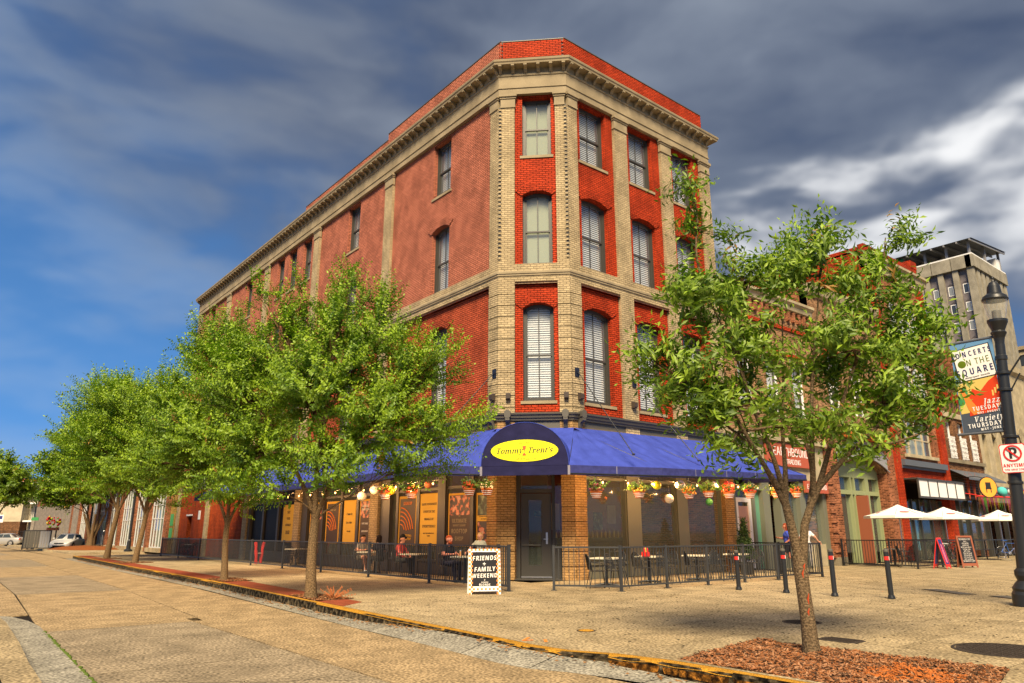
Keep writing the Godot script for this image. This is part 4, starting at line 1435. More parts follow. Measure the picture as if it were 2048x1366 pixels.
func shell(t: Node, x0: float, x1: float, h: float, depth := 16.0, m: Material = null) -> void:
	var b := mb()
	b.box(Vector3(x0 + 0.02, 0, Z0 - depth), Vector3(x1 - 0.02, h, Z0 - depth + 0.2))
	b.box(Vector3(x0 + 0.02, 0, Z0 - depth + 0.2), Vector3(x0 + 0.2, h, Z0 - 0.45)); b.box(Vector3(x1 - 0.2, 0, Z0 - depth + 0.2), Vector3(x1 - 0.02, h, Z0 - 0.45))
	put(t, "side_wall", b, m if m else M.old_brick)
	b = mb()
	b.box(Vector3(x0 + 0.02, h - 0.3, Z0 - depth + 0.2), Vector3(x1 - 0.02, h - 0.2, Z0 - 0.4))
	put(t, "roof", b, M.trim_dark)

func right_buildings() -> void:
	var b: MB
	# grey shop front under tan brick
	var t := thing("shop_building", "tan brick building with a grey framed shop front next to the corner building", "building")
	var xf := FR
	shell(t, 24.4, 31.5, 11.9)
	b = mb(xf)
	var ops := []
	for k in 3:
		ops.append([25.3 + k * 2.1, 26.5 + k * 2.1, 6.3, 8.6, 0.35])
	wall_holes(b, 24.4, 31.5, 5.3, 11.2, 0.0, ops, 0.3)
	var wall := put(t, "brick_wall", b, M.tan_brick)
	for o in ops:
		light_window(t, xf, o[0], o[1], o[2], o[3] + 0.3, -0.22, 1, [7.5], M.white, M.pane)
		arch_ring(wall, xf, o, 0.03, M.cream)
		b = mb(xf); b.box(Vector3(o[0] - 0.1, 6.18, -0.3), Vector3(o[1] + 0.1, 6.3, 0.08))
		put(wall, "sill", b, M.cream)
		b = mb(xf); b.box(Vector3(o[0], 6.3, -0.5), Vector3(o[1], 9.0, -0.45))
		put(wall, "blind", b, M.blind)
	for y in [8.95, 10.2]:
		b = mb(xf); b.box(Vector3(24.4, y, 0.0), Vector3(31.5, y + 0.18, 0.06))
		put(wall, "brick_band", b, M.red_brick)
	for k in 16:
		b = mb(xf); b.box(Vector3(24.6 + k * 0.44, 10.7, 0.0), Vector3(24.8 + k * 0.44, 11.15, 0.14))
		put(wall, "corbel", b, M.old_brick)
	b = mb()
	sweep(b, [Vector2(0.0, 11.15), Vector2(0.18, 11.2), Vector2(0.22, 11.4), Vector2(0.34, 11.5), Vector2(0.34, 11.62), Vector2(0.0, 11.7), Vector2(-0.3, 11.7)], [Vector2(24.4, Z0), Vector2(31.5, Z0)])
	put(t, "cornice", b, M.cream)
	b = mb(xf); b.box(Vector3(24.4, 3.55, -0.3), Vector3(31.5, 5.3, -0.02)); b.box(Vector3(24.4, 5.1, -0.02), Vector3(31.5, 5.3, 0.2))
	put(t, "fascia", b, M.cream)
	dark_box(t, 24.5, 31.4, 3.5, Z0 - 0.5, 5.0, M.dark_room)
	b = mb(xf)
	for p in [[24.4, 24.62], [25.75, 25.92], [26.5, 27.0], [27.75, 28.3], [29.3, 29.75], [31.2, 31.5]]:
		b.box(Vector3(p[0], 0, -0.45), Vector3(p[1], 3.55, -0.1))
	b.box(Vector3(24.4, 3.05, -0.44), Vector3(31.5, 3.2, -0.12))
	var front := put(t, "shop_front", b, M.steel_green)
	for p in [[25.92, 26.5, 0.0, M.green_curtain], [28.3, 29.3, 0.5, M.shop_pane], [29.75, 31.2, 0.9, M.shop_pane], [24.62, 25.75, 0.0, M.shop_pane]]:
		b = mb(xf); b.quad(Vector3(p[0], p[2], -0.3), Vector3(p[1], p[2], -0.3), Vector3(p[1], 3.05, -0.3), Vector3(p[0], 3.05, -0.3))
		put(front, "pane", b, p[3])
		if p[2] > 0:
			b = mb(xf); b.box(Vector3(p[0], 0, -0.4), Vector3(p[1], p[2], -0.16))
			put(front, "stall_riser", b, M.cream)
	b = mb(xf)
	b.box(Vector3(24.66, 0.03, -0.22), Vector3(24.84, 2.72, -0.16)); b.box(Vector3(25.54, 0.03, -0.22), Vector3(25.72, 2.72, -0.16)); b.box(Vector3(24.84, 2.55, -0.22), Vector3(25.54, 2.72, -0.16)); b.box(Vector3(24.84, 0.03, -0.22), Vector3(25.54, 0.35, -0.16))
	put(front, "door", b, M.white)
	b = mb(xf); b.quad(Vector3(24.84, 1.0, -0.2), Vector3(25.54, 1.0, -0.2), Vector3(25.54, 2.4, -0.2), Vector3(24.84, 2.4, -0.2))
	put(front, "door_poster", b, M.poster_face)
	words(front, "3A", 0.28, xf * Transform3D(Basis(), Vector3(28.1, 3.35, 0.0)), M.white, "Droid Sans", 0, 1)
	for p in [["red brown shop sign board over the grey shop front", 28.6, 4.55, 3.8, 0.95, "EARTHBOUND", "TRADING", 0.34], ["small red brown hanging shop sign beside the brick pier", 30.45, 3.3, 1.9, 0.5, "EARTHBOUND", "", 0.2]]:
		var s := thing("shop_sign", p[0], "sign", Vector3(p[1], p[2], Z0 + 0.01))
		b = mb(); b.box(Vector3(-p[3] / 2, -p[4] / 2, 0.0), Vector3(p[3] / 2, p[4] / 2, 0.10))
		put(s, "board", b, M.sign_red)
		words(s, p[5], p[7], Transform3D(Basis(), Vector3(0, 0.12 if p[6] else 0.0, 0.104)), M.white, "Droid Sans Mono", 0, 0, 1.0)
		if p[6]:
			words(s, p[6], 0.2, Transform3D(Basis(), Vector3(0.1, -0.28, 0.104)), M.white, "Droid Sans Mono", 0, 0, 1.2)
	# old brick shop with the iron arch
	t = thing("shop_building", "old bare brick shop with an iron arch sign over a green door", "building")
	shell(t, 31.5, 38.5, 13.0)
	b = mb(xf)
	ops = [[32.6, 34.0, 6.9, 9.4, 0.4], [35.0, 36.4, 6.9, 9.4, 0.4]]
	wall_holes(b, 31.5, 38.5, 5.75, 12.8, 0.02, ops, 0.3)
	wall = put(t, "brick_wall", b, M.tan_brick)
	for o in ops:
		light_window(t, xf, o[0], o[1], o[2], o[3] + 0.36, -0.2, 2, [8.2], M.white, M.pane)
		arch_ring(wall, xf, o, 0.05, M.red_brick)
		b = mb(xf); b.box(Vector3(o[0], 6.9, -0.5), Vector3(o[1], 9.9, -0.45))
		put(wall, "blind", b, M.dark_room)
	b = mb()
	sweep(b, [Vector2(0.02, 12.4), Vector2(0.2, 12.5), Vector2(0.3, 12.8), Vector2(0.3, 12.95), Vector2(-0.3, 13.0)], [Vector2(31.5, Z0), Vector2(38.5, Z0)])
	put(t, "cornice", b, M.cream)
	b = mb(xf); b.box(Vector3(31.5, 0.35, -0.5), Vector3(32.62, 5.75, 0.04))
	put(t, "brick_pier", b, M.old_brick)
	b = mb(xf); b.box(Vector3(37.5, 0.0, -0.5), Vector3(38.5, 5.75, 0.04))
	put(t, "brick_pier", b, M.old_brick)
	b = mb(xf); b.box(Vector3(31.62, 0.0, -0.5), Vector3(32.5, 0.35, 0.09))
	put(t, "stone_base", b, M.concrete_wall)
	for k in 9:
		b = mb(xf); b.box(Vector3(31.49, 0.55 + k * 0.42, 0.0), Vector3(31.95, 0.75 + k * 0.42, 0.10))
		put(t, "quoin_brick", b, M.old_brick)
	b = mb(xf)
	var arc := arch_points(32.6, 37.5, 4.25, 0.75, 14)
	for i in arc.size() - 1:
		var p: Vector2 = arc[i]; var q: Vector2 = arc[i + 1]
		b.quad(Vector3(p.x, p.y, 0.03), Vector3(q.x, q.y, 0.03), Vector3(q.x, 5.75, 0.03), Vector3(p.x, 5.75, 0.03))
		b.quad(Vector3(p.x, p.y, -0.4), Vector3(q.x, q.y, -0.4), Vector3(q.x, q.y, 0.03), Vector3(p.x, p.y, 0.03))
	put(t, "arch_wall", b, M.tan_brick)
	dark_box(t, 32.6, 37.5, 4.9, Z0 - 0.9, 4.0, M.dark_room)
	b = mb(xf)
	for x in [32.6, 34.6, 34.95, 36.1, 37.42]:
		b.box(Vector3(x, 0, -0.75), Vector3(x + (0.12 if x < 36 or x > 37 else 0.35), 4.9, -0.45))
	b.box(Vector3(32.6, 3.15, -0.74), Vector3(37.5, 3.35, -0.46)); b.box(Vector3(32.6, 3.95, -0.74), Vector3(37.5, 4.95, -0.46))
	front = put(t, "shop_front", b, M.sage)
	for p in [[32.72, 34.6, 0.5, 3.15], [36.45, 37.42, 0.5, 3.15], [32.72, 34.6, 3.35, 3.95], [34.9, 36.1, 3.35, 3.95], [36.3, 37.42, 3.35, 3.95]]:
		b = mb(xf); b.quad(Vector3(p[0], p[2], -0.6), Vector3(p[1], p[2], -0.6), Vector3(p[1], p[3], -0.6), Vector3(p[0], p[3], -0.6))
		put(front, "pane", b, M.shop_pane)
	b = mb(xf); b.box(Vector3(35.0, 0.03, -0.6), Vector3(35.12, 3.1, 0.1))
	put(front, "open_door", b, M.wood_red)
	b = mb(xf); b.box(Vector3(32.95, 1.05, -0.58), Vector3(33.6, 2.2, -0.57))
	put(front, "window_poster", b, M.poster_blue)
	b = mb(xf); b.box(Vector3(33.1, 1.25, -0.57), Vector3(33.45, 1.7, -0.56))
	put(front, "poster_print", b, M.poster_yellow)
	# iron arch: two curved bars, scrolls and letters
	var ir := thing("arch_sign", "grey iron arch sign with letters above the green shop door", "sign", Vector3(35.05, 4.3, Z0 + 0.12))
	for r in [[0.0, 0.62], [0.62, 0.72]]:
		b = mb()
		var pts := []
		for p in arch_points(-2.6, 2.6, r[0], r[1], 16):
			pts.append(Vector3(p.x, p.y, 0))
		b.tube(pts, pts.map(func(_p): return 0.035), 6)
		put(ir, "arch_bar", b, M.steel_grey)
	b = mb()
	var lower := arch_points(-2.5, 2.5, 0.02, 0.62, 16); var higher := arch_points(-2.5, 2.5, 0.62, 0.72, 16)
	for i in 16:
		var p: Vector2 = lower[i]; var q: Vector2 = lower[i + 1]; var r: Vector2 = higher[i + 1]; var s: Vector2 = higher[i]
		b.quad(Vector3(p.x, p.y, -0.02), Vector3(q.x, q.y, -0.02), Vector3(r.x, r.y, -0.02), Vector3(s.x, s.y, -0.02))
	put(ir, "back_sheet", b, M.steel_grey)
	for k in 13:
		var p: Vector2 = lower[k + 1].lerp(higher[k + 1], 0.5)
		put(ir, "scroll", ring_mesh(Vector3(p.x, p.y, 0.0), 0.16, 0.02), M.trim_dark)
	var fb := thing("flower_box", "terracotta flower box full of trailing yellow green plants above the arch sign", "flower box", Vector3(35.2, 5.72, Z0 + 0.3))
	b = mb(); b.box(Vector3(-2.0, 0, -0.18), Vector3(2.0, 0.22, 0.2))
	put(fb, "trough", b, M.terracotta)
	put_leaves(fb, "plants", 260, func(): return Vector3(rng.randf_range(-2.1, 2.1), 0.15 + absf(rng.randfn(0, 0.14)), rng.randf_range(-0.2, 0.35)), 1.1, Color(0.20, 0.26, 0.015), Color(0.09, 0.16, 0.02))
	# tall red brick building
	t = thing("red_building", "tall red brick building with a cream cornice and grouped windows on the square", "building")
	shell(t, 38.5, 45.3, 16.8, 18.0, M.red_brick)
	b = mb(xf)
	wall_holes(b, 38.9, 44.75, 5.05, 15.5, -0.05, [[40.3, 43.9, 5.42, 7.5, 0.0]], 0.25)
	wall = put(t, "brick_wall", b, M.old_brick)
	light_window(t, xf, 40.3, 43.9, 5.42, 7.5, -0.2, 4, [6.3], M.tan_frame, M.pane)
	b = mb(xf); b.box(Vector3(40.3, 5.42, -0.55), Vector3(43.9, 7.5, -0.5)); put(wall, "blind", b, M.shade)
	b = mb(xf); b.box(Vector3(40.1, 5.25, -0.3), Vector3(44.1, 5.42, 0.1)); put(wall, "sill", b, M.cream)
	for w in [[8.7, 10.6], [12.2, 14.0]]:
		var win := light_window(t, xf, 40.5, 44.0, w[0], w[1], 0.02, 4, [w[0] + 1.1], M.tan_frame, M.pane)
		b = mb(xf); b.box(Vector3(40.5, w[0], -0.045), Vector3(44.0, w[1], -0.04)); put(win, "blind", b, M.blind)
		b = mb(xf); b.box(Vector3(40.3, w[0] - 0.16, -0.04), Vector3(44.2, w[0], 0.1)); put(wall, "sill", b, M.cream)
	for p in [[38.5, 39.15], [44.6, 45.3]]:
		b = mb(xf); b.box(Vector3(p[0], 0, -0.4), Vector3(p[1], 15.5, 0.12))
		put(t, "pilaster", b, M.red_brick)
		for y in [7.9, 11.2]:
			b = mb(xf); b.box(Vector3(p[0], y, 0.12), Vector3(p[1], y + 0.2, 0.18))
			put(t, "pilaster_band", b, M.red_brick)
	b = mb()
	sweep(b, [Vector2(0.0, 15.35), Vector2(0.14, 15.4), Vector2(0.16, 15.6), Vector2(0.26, 15.7), Vector2(0.30, 16.0), Vector2(0.42, 16.05), Vector2(0.42, 16.2), Vector2(0.0, 16.3), Vector2(-0.4, 16.3)], [Vector2(38.5, Z0), Vector2(45.3, Z0), Vector2(45.3, Z0 - 3)])
	put(t, "cornice", b, M.cream)
	b = mb(xf); b.box(Vector3(38.5, 16.25, -0.4), Vector3(45.3, 16.9, -0.05)); b.box(Vector3(44.5, 16.9, -0.5), Vector3(45.32, 17.35, -0.02))
	put(t, "parapet", b, M.red_brick)
	b = mb(xf); b.box(Vector3(39.15, 4.75, -0.3), Vector3(44.6, 5.05, 0.3)); b.box(Vector3(39.15, 4.62, -0.3), Vector3(44.6, 4.75, 0.15))
	put(t, "shop_cornice", b, M.slate)
	b = mb(xf); b.box(Vector3(39.15, 4.12, -0.3), Vector3(44.6, 4.62, 0.0))
	put(t, "brick_band", b, M.red_brick)
	dark_box(t, 39.2, 44.55, 4.1, Z0 - 0.6, 4.0, M.dark_room)
	var aw := thing("panel_canopy", "dark framed shop canopy with five pale translucent panels under the red building", "canopy", Vector3(39.2, 3.1, Z0))
	b = mb(); b.box(Vector3(0, 0.92, 0.0), Vector3(5.9, 1.0, 0.75)); b.box(Vector3(0, -0.02, 0.7), Vector3(5.9, 0.08, 0.8)); b.box(Vector3(0, 0.88, 0.7), Vector3(5.9, 0.96, 0.8))
	for k in 6:
		b.box(Vector3(k * 1.164, 0.08, 0.71), Vector3(k * 1.164 + 0.08, 0.88, 0.79))
	put(aw, "frame", b, M.frame_dark)
	for k in 5:
		b = mb(); b.box(Vector3(0.08 + k * 1.164, 0.08, 0.74), Vector3(1.164 + k * 1.164, 0.88, 0.76))
		put(aw, "panel", b, M.white)
	b = mb(xf)
	for x in [39.15, 40.7, 41.6, 43.0, 44.5]:
		b.box(Vector3(x, 0, -0.45), Vector3(x + 0.1, 3.1, -0.3))
	b.box(Vector3(39.2, 2.4, -0.44), Vector3(44.6, 2.5, -0.31))
	front = put(t, "shop_front", b, M.frame_dark)
	for p in [[39.25, 40.7, 0.4], [40.8, 41.6, 0.02], [41.7, 43.0, 0.02], [43.1, 44.5, 0.4]]:
		b = mb(xf); b.quad(Vector3(p[0], p[2], -0.38), Vector3(p[1], p[2], -0.38), Vector3(p[1], 3.1, -0.38), Vector3(p[0], 3.1, -0.38))
		put(front, "pane", b, M.shop_pane)
	b = mb(xf); b.box(Vector3(40.85, 0.5, -0.52), Vector3(41.5, 2.3, -0.48)); put(front, "curtain", b, M.curtain_blue)
	# brown brick building with iron grilles
	t = thing("brown_building", "low brown brick building with arched corbels and white iron window grilles", "building")
	shell(t, 45.3, 50.95, 10.4)
	b = mb(xf)
	ops = [[46.05, 47.0, 5.55, 7.75, 0.0], [47.75, 48.7, 5.55, 7.75, 0.0], [49.4, 50.35, 5.55, 7.75, 0.0]]
	wall_holes(b, 45.3, 50.95, 4.9, 10.4, 0.0, ops, 0.3)
	wall = put(t, "brick_wall", b, M.brown_brick)
	for o in ops:
		light_window(t, xf, o[0], o[1], o[2], o[3], -0.2, 1, [6.8], M.white, M.pane)
		b = mb(xf); b.box(Vector3(o[0], 5.55, -0.5), Vector3(o[1], 7.75, -0.46)); put(wall, "blind", b, M.dark_room)
		b = mb(xf)
		for k in 5:
			b.box(Vector3(o[0] + 0.08 + k * 0.19, 5.55, 0.03), Vector3(o[0] + 0.11 + k * 0.19, 6.85, 0.055))
		for k in 6:
			b.box(Vector3(o[0], 5.6 + k * 0.235, 0.025), Vector3(o[1], 5.63 + k * 0.235, 0.06))
		put(wall, "window_grille", b, M.white)
		for k in 8:
			put(wall, "grille_scroll", ring_mesh(xf * Vector3(o[0] + 0.27 + (k % 2) * 0.4, 5.8 + int(k / 2) * 0.3, 0.05), 0.10, 0.014), M.white)
	b = mb(xf); b.box(Vector3(45.3, 7.95, 0.0), Vector3(50.95, 8.25, 0.1)); put(t, "stone_band", b, M.cream)
	b = mb(xf); b.box(Vector3(45.3, 5.3, 0.0), Vector3(51.0, 5.5, 0.14)); put(t, "sill_band", b, M.concrete_wall)
	for k in 7:
		var o := [45.75 + k * 0.74, 46.05 + k * 0.74, 8.45, 9.1, 0.15]
		b = mb(xf); b.box(Vector3(o[0], o[2], 0.001), Vector3(o[1], o[3] + 0.1, 0.004)); put(wall, "niche", b, M.dark_room)
		arch_ring(wall, xf, o, 0.06, M.red_brick)
	for y in [9.95, 10.35]:
		b = mb(xf); b.box(Vector3(45.25, y, 0.0), Vector3(51.0, y + 0.13, 0.14)); put(t, "stone_coping", b, M.concrete_wall)
	b = mb(xf); b.box(Vector3(45.25, 10.4, -0.4), Vector3(46.6, 11.0, 0.1)); put(t, "parapet_block", b, M.brown_brick)
	dark_box(t, 45.4, 50.9, 4.8, Z0 - 0.6, 4.0, M.dark_room)
	b = mb(xf); b.box(Vector3(45.3, 3.3, -0.35), Vector3(50.95, 4.9, -0.1)); put(t, "shop_fascia", b, M.frame_dark)
	for k in 9:
		b = mb(xf); b.box(Vector3(45.5, 3.45 + k * 0.15, -0.1), Vector3(50.8, 3.55 + k * 0.15, -0.06)); put(t, "fascia_board", b, M.wood_dark)
	b = mb(); b.quad(Vector3(45.4, 4.35, Z0 + 1.0), Vector3(51.2, 4.35, Z0 + 1.0), Vector3(51.2, 4.9, Z0), Vector3(45.4, 4.9, Z0)); b.quad(Vector3(45.4, 4.25, Z0 + 1.0), Vector3(51.2, 4.25, Z0 + 1.0), Vector3(51.2, 4.35, Z0 + 1.0), Vector3(45.4, 4.35, Z0 + 1.0))
	put(t, "sheet_canopy", b, M.slate)
	b = mb(xf)
	for x in [45.35, 46.9, 48.2, 49.6, 50.85]:
		b.box(Vector3(x, 0, -0.45), Vector3(x + 0.12, 3.3, -0.25))
	front = put(t, "shop_front", b, M.frame_dark)
	for p in [[45.5, 46.9], [47.0, 48.2], [48.3, 49.6], [49.7, 50.85]]:
		b = mb(xf); b.quad(Vector3(p[0], 0.4, -0.38), Vector3(p[1], 0.4, -0.38), Vector3(p[1], 3.3, -0.38), Vector3(p[0], 3.3, -0.38)); put(front, "pane", b, M.shop_pane)
	# cream building with lancet windows
	t = thing("cream_building", "cream painted stone building with tall narrow arched windows", "building")
	shell(t, 50.95, 62.0, 13.0)
	b = mb(xf)
	ops = []
	for k in 6:
		ops.append([51.5 + k * 1.75, 52.25 + k * 1.75, 5.0, 7.7, 0.42])
	wall_holes(b, 50.95, 62.0, 4.2, 12.8, 0.0, ops, 0.35)
	wall = put(t, "wall", b, M.cream)
	for o in ops:
		light_window(t, xf, o[0], o[1], o[2], o[3] + 0.4, -0.25, 1, [6.4], M.tan_frame, M.pane)
		b = mb(xf); b.box(Vector3(o[0], 5.0, -0.55), Vector3(o[1], 8.2, -0.5)); put(wall, "blind", b, M.shade)
		arch_ring(wall, xf, o, 0.07, M.cream)
	b = mb(); sweep(b, [Vector2(0.0, 12.2), Vector2(0.25, 12.4), Vector2(0.3, 12.8), Vector2(-0.3, 13.0)], [Vector2(50.95, Z0), Vector2(62.0, Z0)]); put(t, "cornice", b, M.cream)
	b = mb(xf); b.box(Vector3(51.0, 3.2, -0.3), Vector3(62.0, 4.2, 0.0)); put(t, "shop_fascia", b, M.slate)
	dark_box(t, 51.0, 61.9, 3.2, Z0 - 0.6, 4.0, M.dark_room)
	b = mb(xf)
	for k in 8:
		b.box(Vector3(51.0 + k * 1.55, 0, -0.45), Vector3(51.15 + k * 1.55, 3.2, -0.2))
	put(t, "shop_front", b, M.frame_dark)
	# brown brick house at the far end of the row
	t = thing("end_building", "dark brick building at the far end of the row behind the lamp post", "building")
	shell(t, 62.0, 76.0, 12.0, 16.0, M.brown_brick)
	b = mb(xf)
	ops = []
	for k in 6:
		ops.append([63.0 + k * 2.1, 64.1 + k * 2.1, 5.2, 7.6, 0.4])
	wall_holes(b, 62.0, 76.0, 0, 12.0, 0.0, ops, 0.3)
	wall = put(t, "brick_wall", b, M.brown_brick)
	for o in ops:
		light_window(t, xf, o[0], o[1], o[2], o[3] + 0.4, -0.25, 1, [6.4], M.white, M.pane)
		arch_ring(wall, xf, o, 0.05, M.old_brick)

func ring_mesh(at: Vector3, r: float, thick: float, n := 14) -> ArrayMesh:
	var b := mb()
	var pts := []
	for i in n + 1:
		var a := TAU * i / n
		pts.append(at + Vector3(cos(a) * r, sin(a) * r, 0))
	b.tube(pts, pts.map(func(_p): return thick), 5, false)
	return b.mesh()

func far_buildings() -> void:
	var b: MB
	var x := 144.0
	var z := -42.97
	# office tower
	var t := thing("office_tower", "grey concrete office tower with dark window strips and a roof canopy", "tower")
	b = mb(); b.box(Vector3(x + 0.6, 0, z - 34.4), Vector3(x + 17.2, 48.6, z - 0.6))
	put(t, "core", b, M.panel_dark)
	var left := Transform3D(Basis(Vector3(0, 0, 1), Vector3(0, 1, 0), Vector3(-1, 0, 0)), Vector3(x, 0, z))
	var front := Transform3D(Basis(), Vector3(x, 0, z))
	var s := 0.0
	for k in 14:
		if k == 0:
			b = mb(); b.box(Vector3(x, 0, z - 1.05), Vector3(x + 1.0, 48.65, z))
		else:
			b = mb(left); b.box(Vector3(-2.56 * k - 0.95, 0, -0.7), Vector3(-2.56 * k, 48.65, 0.0))
		put(t, "concrete_fin", b, M.tower_stone)
	for k in range(1, 8):
		b = mb(front); b.box(Vector3(2.35 * k - 0.4, 0, -0.7), Vector3(2.35 * k + 1.0, 48.64, 0.0))
		put(t, "concrete_fin", b, M.tower_stone)
	for k in 13:
		for r in 9:
			b = mb(left)
			var c := -2.56 * k - 1.75
			var y := 45.0 - r * 3.53
			b.box(Vector3(c - 0.47, y - 0.92, -0.58), Vector3(c + 0.47, y + 0.92, -0.52))
			var w := put(t, "window", b, M.white)
			b = mb(left); b.box(Vector3(c - 0.33, y - 0.78, -0.53), Vector3(c + 0.33, y + 0.78, -0.50))
			put(w, "pane", b, M.far_glass if (k * 3 + r * 5) % 4 else M.far_glass_dark)
			if k < 4:
				b = mb(left)
				b.tri(Vector3(c - 0.6, y + 1.05, -0.59), Vector3(c + 0.6, y + 1.05, -0.59), Vector3(c, y + 1.4, -0.45))
				put(w, "hood", b, M.panel_dark)
	for k in 7:
		for r in 9:
			b = mb(front)
			var c := 2.35 * k + 1.48
			var y := 45.0 - r * 3.53
			b.box(Vector3(c - 0.4, y - 0.92, -0.58), Vector3(c + 0.4, y + 0.92, -0.52))
			var w := put(t, "window", b, M.white)
			b = mb(front); b.box(Vector3(c - 0.3, y - 0.78, -0.53), Vector3(c + 0.3, y + 0.78, -0.50))
			put(w, "pane", b, M.far_glass)
	for k in 10:
		b = mb(left); b.box(Vector3(-3.43 * (k + 1) + 0.06, 48.65, -1.0), Vector3(-3.43 * k - 0.06 if k > 0 else -0.08, 51.05, 0.3))
		put(t, "parapet_panel", b, M.tower_stone)
	for k in 6:
		b = mb(front); b.box(Vector3(2.95 * k + 0.06 if k > 0 else -0.3, 48.66, -1.0), Vector3(2.95 * (k + 1) - 0.06, 51.04, 0.3))
		put(t, "parapet_panel", b, M.tower_stone)
	b = mb(); b.box(Vector3(x - 0.25, 51.05, z - 34), Vector3(x - 0.1, 51.3, z + 0.25)); b.box(Vector3(x - 0.1, 51.05, z + 0.1), Vector3(x + 17.5, 51.3, z + 0.25))
	put(t, "roof_rail", b, M.white)
	b = mb()
	for k in 9:
		for e in 3:
			b.box(Vector3(x + 0.4 + e * 8.0, 51.0, z - 0.5 - k * 3.8), Vector3(x + 0.8 + e * 8.0, 53.9 + e * 0.8, z - 0.1 - k * 3.8))
	put(t, "canopy_post", b, M.steel_grey).set_meta("kind", "stuff")
	b = mb()
	b.quad(Vector3(x - 1.2, 53.75, z + 0.9), Vector3(x + 17.6, 55.6, z + 0.9), Vector3(x + 17.6, 55.6, z - 34), Vector3(x - 1.2, 53.75, z - 34))
	put(t, "canopy_roof", b, M.slate)
	for k in 16:
		b = mb(); b.xf = Transform3D(Basis(Vector3.BACK, 0.0981), Vector3(x - 1.2, 53.45, 0)); b.box(Vector3(-0.2, -0.15, z + 0.5 - k * 2.2), Vector3(18.9, 0.2, z + 0.7 - k * 2.2))
		put(t, "canopy_beam", b, M.steel_grey)
	b = mb(); b.box(Vector3(x + 14.5, 51.0, z - 6.0), Vector3(x + 17.0, 53.9, z - 0.2)); put(t, "roof_room", b, M.white)
	b = mb(); b.box(Vector3(x - 0.1, 51.1, z - 14.4), Vector3(x + 0.1, 53.6, z - 11.6)); put(t, "green_screen", b, M.green)
	# pale block behind the lamp
	t = thing("office_block", "pale beige office block behind the street lamp at the picture edge", "building", Vector3(171.0, 0, -39.5))
	b = mb(); b.box(Vector3(0, 0, -20), Vector3(26, 37.5, 0)); put(t, "wall", b, M.cream)
	b = mb(); b.box(Vector3(-0.4, 37.5, -20.4), Vector3(26.4, 38.2, 0.4)); put(t, "cornice", b, M.stone)
	for k in 7:
		for r in 10:
			b = mb(); b.box(Vector3(1.2 + k * 3.4, 34.2 - r * 3.4, -0.1), Vector3(2.8 + k * 3.4, 36.2 - r * 3.4, 0.04)); put(t, "window", b, M.far_glass_dark)
	for k in 5:
		for r in 10:
			b = mb(); b.box(Vector3(-0.04, 34.2 - r * 3.4, -3.0 - k * 3.6), Vector3(0.1, 36.2 - r * 3.4, -1.5 - k * 3.6)); put(t, "window", b, M.far_glass_dark)
	# workshops along the street beyond the alley
	t = thing("loft_building", "long low brick building with white framed glass doors beyond the alley", "building")
	var lf := Transform3D(Basis(Vector3(0, 0, 1), Vector3(0, 1, 0), Vector3(-1, 0, 0)), Vector3(14.25, 0, 0))
	b = mb(lf); b.box(Vector3(-128, 5.0, -10), Vector3(-55.8, 8.0, -0.1)); put(t, "brick_wall", b, M.old_brick)
	b = mb(lf); b.box(Vector3(-128, 0, -10.1), Vector3(-55.8, 5.0, -0.6)); put(t, "inner_wall", b, M.shade)
	b = mb(lf); b.box(Vector3(-55.8, 0, -10), Vector3(-54.6, 6.5, -0.05)); put(t, "yellow_wall", b, M.yellow_brick)
	for k in 2:
		b = mb(lf); b.box(Vector3(-55.6, 0.9 + k * 0.95, -0.05), Vector3(-54.9, 1.7 + k * 0.95, -0.02)); put(t, "green_letter_panel", b, M.green)
	for k in 9:
		var z0 := -56.4 - k * 5.0
		b = mb(lf); b.box(Vector3(z0 - 0.9, 0, -0.6), Vector3(z0, 5.0, -0.02)); put(t, "brick_pier", b, M.old_brick)
		if k < 7:
			var w := light_window(t, lf, z0 - 5.0, z0 - 0.9, 0.3, 5.0, -0.2, 5, [2.4, 3.4], M.loft_white, M.shop_pane, 0.07)
			b = mb(lf); b.box(Vector3(z0 - 5.0, 0.0, -0.5), Vector3(z0 - 0.9, 0.3, 0.1)); put(w, "step", b, M.walk_pale)
		else:
			b = mb(lf); b.box(Vector3(z0 - 5.0, 0, -0.6), Vector3(z0 - 0.9, 5.0, -0.08)); put(t, "worn_wall", b, M.worn_wall)
	b = mb(lf); b.box(Vector3(-128, 0, -0.6), Vector3(-102.3, 5.0, -0.06)); put(t, "worn_wall", b, M.worn_wall)
	b = mb(); b.box(Vector3(9.5, -0.2, -112), Vector3(14.4, -0.01, -62)); struct("alley_pavement", b, M.walk_pale)
	# flats on the rise at the end of the street
	var fl := Transform3D(Basis(Vector3.UP, deg_to_rad(-39.14)), Vector3(14.9, 0.3, -181.0))
	t = thing("apartment_block", "cream and grey apartment block with balconies at the far end of the street", "building", fl.origin)
	t.transform = fl
	b = mb(); b.box(Vector3(-22, 0, -12), Vector3(60, 11.2, -0.6)); put(t, "wall", b, M.flat_cream)
	b = mb(); b.box(Vector3(-22.5, 11.2, -12.5), Vector3(60.5, 11.7, -0.1)); put(t, "roof", b, M.terracotta)
	b = mb(); b.box(Vector3(-22.3, 10.7, -0.6), Vector3(60.2, 11.2, 0.2)); put(t, "eaves", b, M.white)
